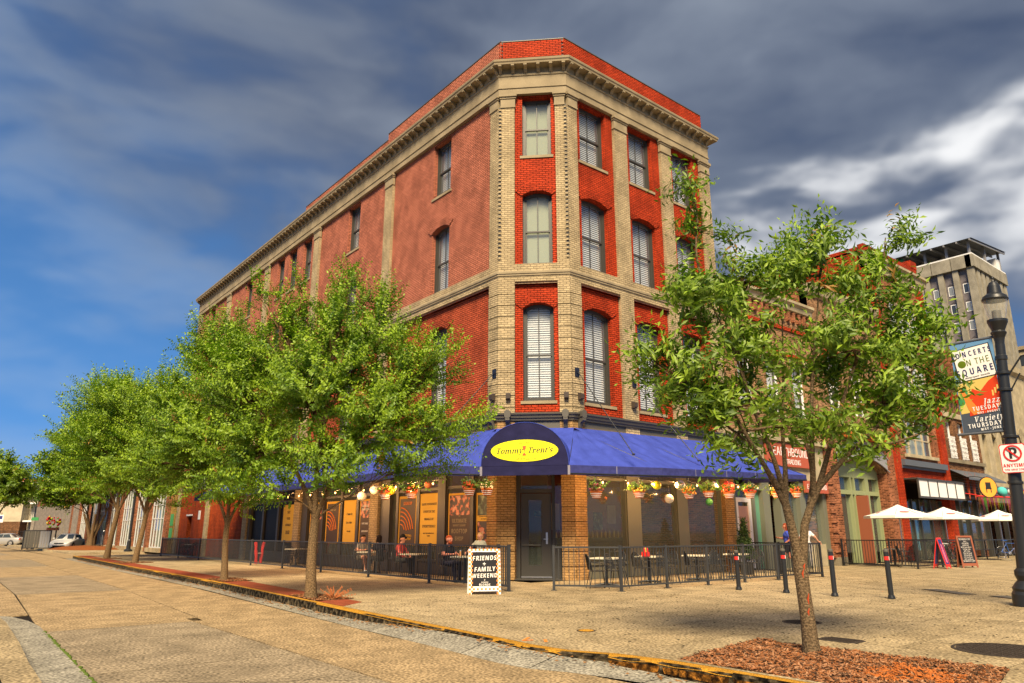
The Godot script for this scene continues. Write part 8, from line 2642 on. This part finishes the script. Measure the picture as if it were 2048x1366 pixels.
func bicycle(at: Vector3, turn: float, label: String, paint: String) -> void:
	var t := thing("bicycle", label, "bicycle", at, turn)
	for x in [-0.51, 0.51]:
		var c := Vector3(x, 0.34, 0)
		var w := put(t, "wheel", ring_mesh(c, 0.325, 0.014, 28), M.tyre)
		put(w, "rim", ring_mesh(c, 0.308, 0.009, 28), M.steel)
		var b := mb()
		for k in 14:
			var a := TAU * k / 14
			b.tube([c, c + Vector3(cos(a), sin(a), 0) * 0.305], [0.0025, 0.0025], 3, false)
		put(w, "spokes", b, M.steel)
		b = mb(Transform3D(Basis(Vector3.RIGHT, PI / 2), c)); b.lathe([Vector2(0.02, -0.04), Vector2(0.02, 0.04)], Vector3.ZERO, 8); put(w, "hub", b, M.steel)
	var b := mb()
	var bb := Vector3(-0.06, 0.29, 0); var seat := Vector3(-0.20, 0.82, 0); var head := Vector3(0.36, 0.80, 0); var low := Vector3(0.39, 0.67, 0)
	for p in [[bb, seat], [seat, head], [bb, low], [head, low], [bb, Vector3(-0.51, 0.34, 0.03)], [bb, Vector3(-0.51, 0.34, -0.03)], [Vector3(-0.18, 0.77, 0), Vector3(-0.51, 0.34, 0.03)], [Vector3(-0.18, 0.77, 0), Vector3(-0.51, 0.34, -0.03)]]:
		b.tube(p, [0.017, 0.015], 6)
	b.tube([low, Vector3(0.44, 0.5, 0), Vector3(0.51, 0.34, 0.04)], [0.014, 0.012, 0.010], 6); b.tube([low, Vector3(0.44, 0.5, 0), Vector3(0.51, 0.34, -0.04)], [0.014, 0.012, 0.010], 6)
	put(t, "frame", b, M[paint])
	b = mb(); b.tube([seat, Vector3(-0.24, 0.93, 0)], [0.013, 0.013], 6); put(t, "seat_post", b, M.steel)
	b = mb(); b.poly(PackedVector2Array([Vector2(-0.40, 0.94), Vector2(-0.10, 0.955), Vector2(-0.10, 0.975), Vector2(-0.36, 0.995), Vector2(-0.41, 0.98)]), -0.05, 0.05); put(t, "saddle", b, M[paint])
	b = mb(); b.tube([head, Vector3(0.38, 0.90, 0), Vector3(0.45, 0.92, 0)], [0.013, 0.013, 0.013], 6)
	for s in [-1, 1]:
		b.tube([Vector3(0.45, 0.92, 0), Vector3(0.46, 0.92, s * 0.2), Vector3(0.56, 0.91, s * 0.21), Vector3(0.57, 0.81, s * 0.21), Vector3(0.45, 0.79, s * 0.21)], [0.013, 0.013, 0.014, 0.014, 0.014], 6)
	put(t, "handlebar", b, M.white)
	b = mb(Transform3D(Basis(Vector3.RIGHT, PI / 2), bb)); b.lathe([Vector2(0.0, 0.03), Vector2(0.09, 0.03), Vector2(0.09, 0.036), Vector2(0.0, 0.036)], Vector3.ZERO, 16); put(t, "chainring", b, M.steel)
	b = mb(); b.tube([bb + Vector3(0, 0, 0.05), bb + Vector3(0.12, -0.12, 0.06)], [0.01, 0.01], 5); b.tube([bb - Vector3(0, 0, 0.05), bb + Vector3(-0.12, 0.12, -0.06)], [0.01, 0.01], 5); put(t, "crank", b, M.steel)

# a four door sedan, x forward, lofted from cross sections
func car(at: Vector3, turn: float, _kind: String, label: String, paint: Material) -> void:
	var t := thing("parked_car", label, "car", at, turn, "cars at the end of the street")
	# x, half width low, half width at the waist, sill, waist height
	var body := [[2.36, 0.52, 0.55, 0.32, 0.55], [2.30, 0.72, 0.74, 0.24, 0.66], [2.05, 0.85, 0.84, 0.20, 0.74], [1.5, 0.89, 0.89, 0.20, 0.84], [0.95, 0.90, 0.90, 0.20, 0.92], [0.2, 0.91, 0.90, 0.20, 0.95], [-0.8, 0.91, 0.90, 0.20, 0.96], [-1.6, 0.90, 0.88, 0.22, 0.98], [-2.1, 0.86, 0.82, 0.26, 0.97], [-2.34, 0.76, 0.74, 0.32, 0.90], [-2.40, 0.62, 0.62, 0.40, 0.70]]
	var b := mb()
	var rings := []
	for s in body:
		var r := []
		for p in [[-s[1] * 0.94, s[3]], [-s[1], s[3] + 0.08], [-s[1] - 0.015, lerpf(s[3], s[4], 0.5)], [-s[2], s[4] - 0.08], [-s[2] * 0.93, s[4]], [0.0, s[4] + 0.035], [s[2] * 0.93, s[4]], [s[2], s[4] - 0.08], [s[1] + 0.015, lerpf(s[3], s[4], 0.5)], [s[1], s[3] + 0.08], [s[1] * 0.94, s[3]]]:
			r.append(Vector3(s[0], p[1], p[0]))
		rings.append(r)
	loft(b, rings)
	put(t, "body", b, paint)
	var cab := [[1.02, 0.74, 0.0], [0.30, 0.66, 0.42], [0.0, 0.64, 0.475], [-0.6, 0.64, 0.48], [-1.05, 0.66, 0.42], [-1.75, 0.72, 0.0]]
	b = mb(); rings = []
	for s in cab:
		var y0: float = 0.93; var y1: float = 0.95 + s[2]
		rings.append([Vector3(s[0], y0, -0.82), Vector3(s[0], lerpf(y0, y1, 0.55), -lerpf(0.82, s[1], 0.5)), Vector3(s[0], y1 - 0.04 * minf(1, s[2] * 4), -s[1]), Vector3(s[0], y1 + 0.01, -s[1] * 0.82), Vector3(s[0], y1 + 0.03, 0), Vector3(s[0], y1 + 0.01, s[1] * 0.82), Vector3(s[0], y1 - 0.04 * minf(1, s[2] * 4), s[1]), Vector3(s[0], lerpf(y0, y1, 0.55), lerpf(0.82, s[1], 0.5)), Vector3(s[0], y0, 0.82)])
	loft(b, rings)
	put(t, "roof", b, paint)
	b = mb(); b.quad(Vector3(1.0, 0.985, 0.70), Vector3(1.0, 0.985, -0.70), Vector3(0.34, 1.375, -0.56), Vector3(0.34, 1.375, 0.56)); put(t, "windscreen", b, M.car_glass)
	b = mb(); b.quad(Vector3(-1.72, 0.99, -0.66), Vector3(-1.72, 0.99, 0.66), Vector3(-1.09, 1.38, 0.56), Vector3(-1.09, 1.38, -0.56)); put(t, "rear_window", b, M.car_glass)
	for s in [-1, 1]:
		for w in [[0.82, 0.30, -0.30, -0.30], [-0.36, -0.36, -1.0, -1.35]]:
			b = mb()
			var q := [Vector3(w[0], 0.98, s * 0.825), Vector3(w[1], 1.33, s * 0.70), Vector3(w[2], 1.36, s * 0.695), Vector3(w[3], 0.98, s * 0.825)]
			if s > 0:
				b.quad(q[3], q[0], q[1], q[2])
			else:
				b.quad(q[0], q[3], q[2], q[1])
			put(t, "side_window", b, M.car_glass)
		b = mb(); b.soft_box(Vector3(0.62, 0.95, s * 0.99 - 0.08), Vector3(0.74, 1.08, s * 0.99 + 0.08), 0.03); put(t, "mirror", b, paint)
		b = mb(); b.box(Vector3(-0.10, 0.80, s * 0.92 - 0.01), Vector3(0.08, 0.83, s * 0.92 + 0.015)); put(t, "door_handle", b, M.steel)
		b = mb()
		b.quad(Vector3(2.335, 0.56, s * 0.42), Vector3(2.24, 0.56, s * 0.76), Vector3(2.12, 0.72, s * 0.74), Vector3(2.26, 0.68, s * 0.42))
		b.quad(Vector3(2.26, 0.68, s * 0.42), Vector3(2.12, 0.72, s * 0.74), Vector3(2.24, 0.56, s * 0.76), Vector3(2.335, 0.56, s * 0.42))
		put(t, "headlight", b, M.headlight)
		b = mb(); b.box(Vector3(-2.37, 0.72, s * 0.68 - 0.14), Vector3(-2.30, 0.88, s * 0.68 + 0.08)); put(t, "tail_light", b, M.red)
		for x in [1.42, -1.40]:
			var c := Vector3(x, 0.32, s * 0.80)
			var side := Transform3D(Basis(Vector3.RIGHT, PI / 2 * s), c)
			b = mb(side); b.lathe([Vector2(0.20, -0.11), Vector2(0.31, -0.10), Vector2(0.325, 0.0), Vector2(0.31, 0.115), Vector2(0.21, 0.122)], Vector3.ZERO, 24); var w := put(t, "wheel", b, M.tyre)
			b = mb(side); b.lathe([Vector2(0.215, 0.11), Vector2(0.19, 0.118), Vector2(0.17, 0.09), Vector2(0.06, 0.10), Vector2(0.0, 0.115)], Vector3.ZERO, 20); put(w, "rim", b, M.steel)
			b = mb(side); b.lathe([Vector2(0.345, 0.02), Vector2(0.385, 0.118), Vector2(0.335, 0.119)], Vector3.ZERO, 24); put(t, "wheel_arch", b, M.tyre)
	b = mb(); b.box(Vector3(2.30, 0.55, -0.38), Vector3(2.375, 0.64, 0.38)); put(t, "grille", b, M.tyre)
	b = mb(); b.box(Vector3(2.28, 0.30, -0.5), Vector3(2.37, 0.42, 0.5)); put(t, "air_intake", b, M.tyre)
	b = mb(); b.box(Vector3(2.33, 0.60, -0.06), Vector3(2.385, 0.66, 0.06)); put(t, "badge", b, M.steel)

func loft(b: MB, rings: Array) -> void:
	var nrm := func(i: int, k: int) -> Vector3:
		var du: Vector3 = rings[mini(i + 1, rings.size() - 1)][k] - rings[maxi(i - 1, 0)][k]
		var dv: Vector3 = rings[i][mini(k + 1, rings[i].size() - 1)] - rings[i][maxi(k - 1, 0)]
		var n := du.cross(dv).normalized()
		var out: Vector3 = rings[i][k] - Vector3(rings[i][k].x * 0.85, 0.55, 0)
		return n if n.dot(out) > 0 else -n
	for i in rings.size() - 1:
		for k in rings[i].size() - 1:
			var a: Vector3 = rings[i][k]; var c: Vector3 = rings[i][k + 1]; var d: Vector3 = rings[i + 1][k + 1]; var e: Vector3 = rings[i + 1][k]
			b.squad(a, c, d, e, nrm.call(i, k), nrm.call(i, k + 1), nrm.call(i + 1, k + 1), nrm.call(i + 1, k), Vector2.ZERO, Vector2.ZERO, Vector2.ZERO, Vector2.ZERO)
	for end in [0, rings.size() - 1]:
		var r: Array = rings[end]
		for k in range(1, r.size() - 1):
			if end == 0:
				b.tri(r[0], r[k], r[k + 1])
			else:
				b.tri(r[0], r[k + 1], r[k])

# bones are [from, to, radius at from, radius at to, colour]; their tapered capsules are blended and meshed as surface nets
func flesh(b: MB, bones: Array, cell: float, blend: float, xf := Transform3D.IDENTITY) -> void:
	var lo := Vector3.ONE * 1e9; var hi := Vector3.ONE * -1e9
	for e in bones:
		var r := maxf(e[2], e[3]) + blend + cell * 2
		for p in [e[0], e[1]]:
			lo = lo.min(p - Vector3.ONE * r); hi = hi.max(p + Vector3.ONE * r)
	var nx := int((hi.x - lo.x) / cell) + 2; var ny := int((hi.y - lo.y) / cell) + 2; var nz := int((hi.z - lo.z) / cell) + 2
	var f := PackedFloat32Array(); f.resize(nx * ny * nz); f.fill(1.0)
	var near := PackedFloat32Array(); near.resize(nx * ny * nz); near.fill(1e9)
	var who := PackedInt32Array(); who.resize(nx * ny * nz)
	for n in bones.size():
		var e: Array = bones[n]
		var p: Vector3 = e[0]; var d: Vector3 = e[1] - e[0]
		var ll := maxf(d.length_squared(), 1e-9)
		var r0: float = e[2]; var r1: float = e[3]
		var m := maxf(r0, r1) + blend + cell * 1.5
		var a := ((p.min(e[1]) - Vector3.ONE * m - lo) / cell).floor(); var c := ((p.max(e[1]) + Vector3.ONE * m - lo) / cell).ceil()
		for z in range(maxi(0, int(a.z)), mini(nz, int(c.z) + 1)):
			for y in range(maxi(0, int(a.y)), mini(ny, int(c.y) + 1)):
				for x in range(maxi(0, int(a.x)), mini(nx, int(c.x) + 1)):
					var q := lo + Vector3(x, y, z) * cell - p
					var t := clampf(q.dot(d) / ll, 0.0, 1.0)
					var dist := (q - d * t).length() - lerpf(r0, r1, t)
					var i := (z * ny + y) * nx + x
					if dist < near[i]:
						near[i] = dist; who[i] = n
					var h := clampf(0.5 + 0.5 * (f[i] - dist) / blend, 0.0, 1.0)
					f[i] = lerpf(f[i], dist, h) - blend * h * (1 - h) if f[i] < 0.9 else dist
	var made := {}
	var verts := []; var norms := []; var cols := []
	for z in nz - 1:
		for y in ny - 1:
			for x in nx - 1:
				var i := (z * ny + y) * nx + x
				var inside := 0
				var v := []
				for k in 8:
					var val := f[i + (k & 1) + ((k >> 1) & 1) * nx + (k >> 2) * nx * ny]
					v.append(val)
					if val < 0:
						inside += 1
				if inside == 0 or inside == 8:
					continue
				var sum := Vector3.ZERO; var cnt := 0
				for ed in [[0, 1], [2, 3], [4, 5], [6, 7], [0, 2], [1, 3], [4, 6], [5, 7], [0, 4], [1, 5], [2, 6], [3, 7]]:
					var va: float = v[ed[0]]; var vb: float = v[ed[1]]
					if (va < 0) != (vb < 0):
						var t := va / (va - vb)
						sum += Vector3(ed[0] & 1, (ed[0] >> 1) & 1, ed[0] >> 2).lerp(Vector3(ed[1] & 1, (ed[1] >> 1) & 1, ed[1] >> 2), t)
						cnt += 1
				made[i] = verts.size()
				verts.append(lo + (Vector3(x, y, z) + sum / cnt) * cell)
				norms.append(Vector3(v[1] + v[3] + v[5] + v[7] - v[0] - v[2] - v[4] - v[6], v[2] + v[3] + v[6] + v[7] - v[0] - v[1] - v[4] - v[5], v[4] + v[5] + v[6] + v[7] - v[0] - v[1] - v[2] - v[3]).normalized())
				cols.append(bones[who[i]][4])
	var steps := [1, nx, nx * ny]
	for i in made:
		for ax in 3:
			var u: int = steps[(ax + 1) % 3]; var w: int = steps[(ax + 2) % 3]
			if (f[i] < 0) == (f[i + steps[ax]] < 0):
				continue
			if not (made.has(i - u) and made.has(i - w) and made.has(i - u - w)):
				continue
			var q := [made[i], made[i - u], made[i - u - w], made[i - w]]
			if f[i] < 0:
				q.reverse()
			# q runs clockwise seen from outside when the field grows along the axis
			for tri in [[0, 1, 2], [0, 2, 3]]:
				for k in tri:
					b.col = cols[q[k]]
					b.v.append(xf * verts[q[k]]); b.n.append((xf.basis * norms[q[k]]).normalized()); b.uv.append(Vector2.ZERO); b.c.append(b.col)

var hand_bones := []

func hand(skin: Color) -> Array:
	# palm from the wrist at the origin along -y; thumb towards +x
	var h := [[Vector3(0, -0.01, 0), Vector3(0, -0.085, 0.004), 0.022, 0.030, skin], [Vector3(-0.018, -0.04, 0), Vector3(-0.02, -0.085, 0), 0.016, 0.014, skin], [Vector3(0.018, -0.04, 0), Vector3(0.02, -0.085, 0), 0.016, 0.014, skin]]
	for k in 4:
		var x := -0.030 + k * 0.020
		var l: float = [0.055, 0.070, 0.078, 0.068][k]
		var a := Vector3(x, -0.088, 0.002); var c := a + Vector3(x * 0.12, -l * 0.55, 0.012); var e := c + Vector3(0, -l * 0.40, 0.026)
		h.append([a, c, 0.0095, 0.0085, skin]); h.append([c, e, 0.0085, 0.0065, skin])
	h.append([Vector3(0.026, -0.03, 0.006), Vector3(0.050, -0.062, 0.022), 0.014, 0.010, skin]); h.append([Vector3(0.050, -0.062, 0.022), Vector3(0.052, -0.088, 0.034), 0.010, 0.008, skin])
	return h

func head(skin: Color, hair: Color, style: String) -> Array:
	# centre of the skull at the origin, the face towards +z
	var dark := Color(0.03, 0.02, 0.015)
	var h := [
		[Vector3(0, 0.02, -0.012), Vector3(0, 0.02, 0.012), 0.090, 0.088, skin], [Vector3(0, -0.05, 0.03), Vector3(0, -0.085, 0.045), 0.060, 0.036, skin], [Vector3(0, -0.16, -0.02), Vector3(0, -0.07, -0.005), 0.052, 0.056, skin],
		[Vector3(0, 0.010, 0.095), Vector3(0, -0.028, 0.112), 0.009, 0.014, skin], [Vector3(-0.018, -0.062, 0.085), Vector3(0.018, -0.062, 0.085), 0.009, 0.009, Color(0.35, 0.10, 0.08)],
		[Vector3(-0.033, 0.006, 0.086), Vector3(-0.030, 0.006, 0.088), 0.010, 0.010, dark], [Vector3(0.033, 0.006, 0.086), Vector3(0.030, 0.006, 0.088), 0.010, 0.010, dark],
		[Vector3(-0.046, 0.028, 0.084), Vector3(-0.018, 0.030, 0.092), 0.006, 0.006, hair], [Vector3(0.046, 0.028, 0.084), Vector3(0.018, 0.030, 0.092), 0.006, 0.006, hair],
		[Vector3(-0.092, 0.015, -0.01), Vector3(-0.090, -0.022, -0.005), 0.014, 0.010, skin], [Vector3(0.092, 0.015, -0.01), Vector3(0.090, -0.022, -0.005), 0.014, 0.010, skin]]
	h.append([Vector3(0, 0.045, -0.03), Vector3(0, 0.060, 0.012), 0.094, 0.080, hair])
	h.append([Vector3(0, 0.0, -0.045), Vector3(0, -0.05, -0.045), 0.074, 0.055, hair])
	if style == "long":
		h.append([Vector3(0, 0.02, -0.06), Vector3(0, -0.20, -0.085), 0.075, 0.070, hair]); h.append([Vector3(0, -0.20, -0.085), Vector3(0.02, -0.36, -0.07), 0.070, 0.035, hair])
		h.append([Vector3(-0.075, 0.03, -0.01), Vector3(-0.085, -0.14, -0.02), 0.030, 0.026, hair]); h.append([Vector3(0.075, 0.03, -0.01), Vector3(0.085, -0.14, -0.02), 0.030, 0.026, hair])
	elif style == "bob":
		h.append([Vector3(-0.07, 0.03, -0.02), Vector3(-0.08, -0.09, -0.02), 0.034, 0.030, hair]); h.append([Vector3(0.07, 0.03, -0.02), Vector3(0.08, -0.09, -0.02), 0.034, 0.030, hair]); h.append([Vector3(0, 0.0, -0.06), Vector3(0, -0.1, -0.06), 0.07, 0.06, hair])
	elif style == "beard":
		h.append([Vector3(-0.035, -0.075, 0.045), Vector3(0.035, -0.075, 0.045), 0.040, 0.040, hair]); h.append([Vector3(0, -0.09, 0.055), Vector3(0, -0.105, 0.055), 0.036, 0.028, hair])
	elif style == "cap":
		h.append([Vector3(0, 0.075, 0.0), Vector3(0, 0.078, 0.01), 0.094, 0.090, hair]); h.append([Vector3(0, 0.050, 0.10), Vector3(0, 0.042, 0.14), 0.040, 0.030, hair])
	return h

# joints in metres: x to the person's left, y up, z ahead
func figure(label: String, at: Vector3, turn: float, pose: String, c: Dictionary, size := 1.0) -> void:
	var t := thing("person", label, "person", at, turn)
	t.scale = Vector3.ONE * size
	var skin: Color = c.skin; var top: Color = c.top; var low: Color = c.low; var shoe: Color = c.shoe
	var hip := Vector3(0, 0.93, 0); var chest := Vector3(0, 1.28, 0.01); var neck := Vector3(0, 1.45, 0.0); var hd := Vector3(0, 1.615, 0.02)
	var knee := []; var foot := []; var elbow := []; var wrist := []
	if pose == "sit":
		hip = Vector3(0, 0.53, -0.05); chest = Vector3(0, 0.86, -0.06); neck = Vector3(0, 1.02, -0.02); hd = Vector3(0, 1.185, 0.03)
		knee = [Vector3(0.13, 0.53, 0.38), Vector3(-0.13, 0.53, 0.38)]; foot = [Vector3(0.12, 0.08, 0.36), Vector3(-0.12, 0.08, 0.42)]
		elbow = [Vector3(0.26, 0.77, 0.06), Vector3(-0.26, 0.77, 0.06)]; wrist = [Vector3(0.16, 0.77, 0.30), Vector3(-0.14, 0.78, 0.31)]
		if c.get("lap", false):
			wrist = [Vector3(0.14, 0.63, 0.26), Vector3(-0.14, 0.64, 0.24)]
	elif pose == "walk":
		knee = [Vector3(0.10, 0.50, 0.20), Vector3(-0.10, 0.49, -0.06)]; foot = [Vector3(0.10, 0.09, 0.26), Vector3(-0.10, 0.16, -0.44)]
		elbow = [Vector3(0.25, 1.14, -0.10), Vector3(-0.27, 1.17, 0.10)]; wrist = [Vector3(0.20, 1.0, 0.13), Vector3(-0.13, 1.19, 0.28)]
	else:
		knee = [Vector3(0.10, 0.50, 0.03), Vector3(-0.10, 0.50, 0.0)]; foot = [Vector3(0.11, 0.09, 0.0), Vector3(-0.11, 0.09, -0.04)]
		elbow = [Vector3(0.26, 1.16, -0.02), Vector3(-0.33, 1.22, 0.03)]; wrist = [Vector3(0.27, 0.92, 0.08), Vector3(-0.46, 1.05, 0.12)]
	var bones := []
	bones.append([hip + Vector3(0.07, 0, 0), hip + Vector3(-0.07, 0, 0), 0.115, 0.115, low])
	bones.append([hip + Vector3(0, 0.10, 0), chest, 0.120, 0.135, top])
	bones.append([chest + Vector3(0.08, 0.02, 0), chest + Vector3(-0.08, 0.02, 0), 0.115, 0.115, top])
	bones.append([neck + Vector3(0.14, -0.05, 0), neck + Vector3(-0.14, -0.05, 0), 0.062, 0.062, top])
	bones.append([neck - Vector3(0, 0.03, 0), hd - Vector3(0, 0.06, 0.02), 0.056, 0.052, skin])
	for k in 2:
		var s := 1.0 if k == 0 else -1.0
		var sh := neck + Vector3(0.165 * s, -0.07, 0)
		bones.append([sh, sh.lerp(elbow[k], 0.6), 0.062, 0.052, top])
		bones.append([sh.lerp(elbow[k], 0.6), elbow[k], 0.048, 0.042, c.get("sleeve", skin)])
		bones.append([elbow[k], wrist[k], 0.041, 0.027, c.get("sleeve", skin)])
		var hj := hip + Vector3(0.095 * s, -0.02, 0)
		var half: Vector3 = hj.lerp(knee[k], 0.55)
		bones.append([hj, half, 0.095, 0.078, low])
		bones.append([half, knee[k], 0.074, 0.058, c.get("leg", low)])
		bones.append([knee[k], knee[k].lerp(foot[k], 0.4), 0.057, 0.058, c.get("leg", low)])
		bones.append([knee[k].lerp(foot[k], 0.4), foot[k], 0.056, 0.038, c.get("leg", low)])
		var toe := Vector3(0.02 * s, -0.045, 0.15)
		if pose == "walk" and k == 1:
			toe = Vector3(0.0, -0.12, 0.06)
		bones.append([foot[k] + Vector3(0, -0.035, -0.02), foot[k] + toe, 0.044, 0.036, shoe])
	var b := mb(); b.tinted = true
	flesh(b, bones, 0.022, 0.035)
	flesh(b, head(skin, c.hair, c.style), 0.010, 0.012, Transform3D(Basis(Vector3.UP, c.get("look", 0.0)), hd))
	for k in 2:
		var d: Vector3 = (wrist[k] - elbow[k]).normalized()
		var z := Vector3(0, -1, 0) if absf(d.y) < 0.7 else Vector3(0, 0, 1)
		var x := (-d).cross(z).normalized()
		z = x.cross(-d).normalized()
		if k == 1:
			x = -x; z = x.cross(-d)
		flesh(b, hand(skin), 0.006, 0.006, Transform3D(Basis(x, -d, z), wrist[k]))
	put(t, "body", b, M.skin_cloth)

func people() -> void:
	var fair := Color(0.52, 0.27, 0.18)
	figure("red haired bearded man in a dark shirt seated at the table by the sandwich board", Vector3(12.65, 0, -18.55), 0.15, "sit", {"skin": Color(0.60, 0.26, 0.18), "hair": Color(0.30, 0.06, 0.02), "style": "beard", "top": Color(0.02, 0.02, 0.025), "sleeve": Color(0.55, 0.22, 0.15), "low": Color(0.03, 0.03, 0.05), "shoe": Color(0.02, 0.02, 0.02)})
	figure("seated person in a red plaid shirt and dark cap behind the street fence", Vector3(12.85, 0, -21.6), 0.5, "sit", {"skin": fair, "hair": Color(0.012, 0.014, 0.012), "style": "cap", "top": Color(0.45, 0.07, 0.06), "sleeve": Color(0.45, 0.12, 0.10), "low": Color(0.05, 0.05, 0.04), "shoe": Color(0.3, 0.16, 0.08), "lap": true})
	figure("dark haired woman in a black top seated facing the man in grey", Vector3(13.0, 0, -23.4), PI, "sit", {"skin": fair, "hair": Color(0.015, 0.010, 0.008), "style": "bob", "top": Color(0.015, 0.015, 0.02), "low": Color(0.03, 0.03, 0.03), "shoe": Color(0.02, 0.02, 0.02)})
	figure("man in a grey shirt seated facing the dark haired woman in black", Vector3(13.2, 0, -25.0), 0.1, "sit", {"skin": fair, "hair": Color(0.03, 0.02, 0.012), "style": "short", "top": Color(0.26, 0.25, 0.22), "low": Color(0.16, 0.14, 0.10), "leg": fair, "shoe": Color(0.4, 0.4, 0.4)})
	figure("fair haired child in a grey top standing against the left door pier", Vector3(13.45, 0, -18.05), -0.9, "stand", {"skin": fair, "hair": Color(0.36, 0.22, 0.10), "style": "bob", "top": Color(0.30, 0.30, 0.24), "low": Color(0.06, 0.06, 0.06), "shoe": Color(0.05, 0.05, 0.05)}, 0.80)
	figure("woman in a blue shirt with long red brown hair walking past the grey shop", Vector3(26.6, 0, -15.75), -0.9 - PI / 2, "walk", {"skin": Color(0.48, 0.20, 0.13), "hair": Color(0.20, 0.045, 0.02), "style": "long", "top": Color(0.06, 0.10, 0.55), "sleeve": Color(0.48, 0.20, 0.13), "low": Color(0.015, 0.015, 0.02), "leg": Color(0.48, 0.20, 0.13), "shoe": Color(0.6, 0.6, 0.6)})
	figure("blond person in a white top partly hidden by the trunk of the square tree", Vector3(28.3, 0, -15.9), 2.2, "stand", {"skin": fair, "hair": Color(0.62, 0.34, 0.12), "style": "bob", "top": Color(0.62, 0.60, 0.60), "low": Color(0.25, 0.24, 0.24), "shoe": Color(0.05, 0.05, 0.05)})
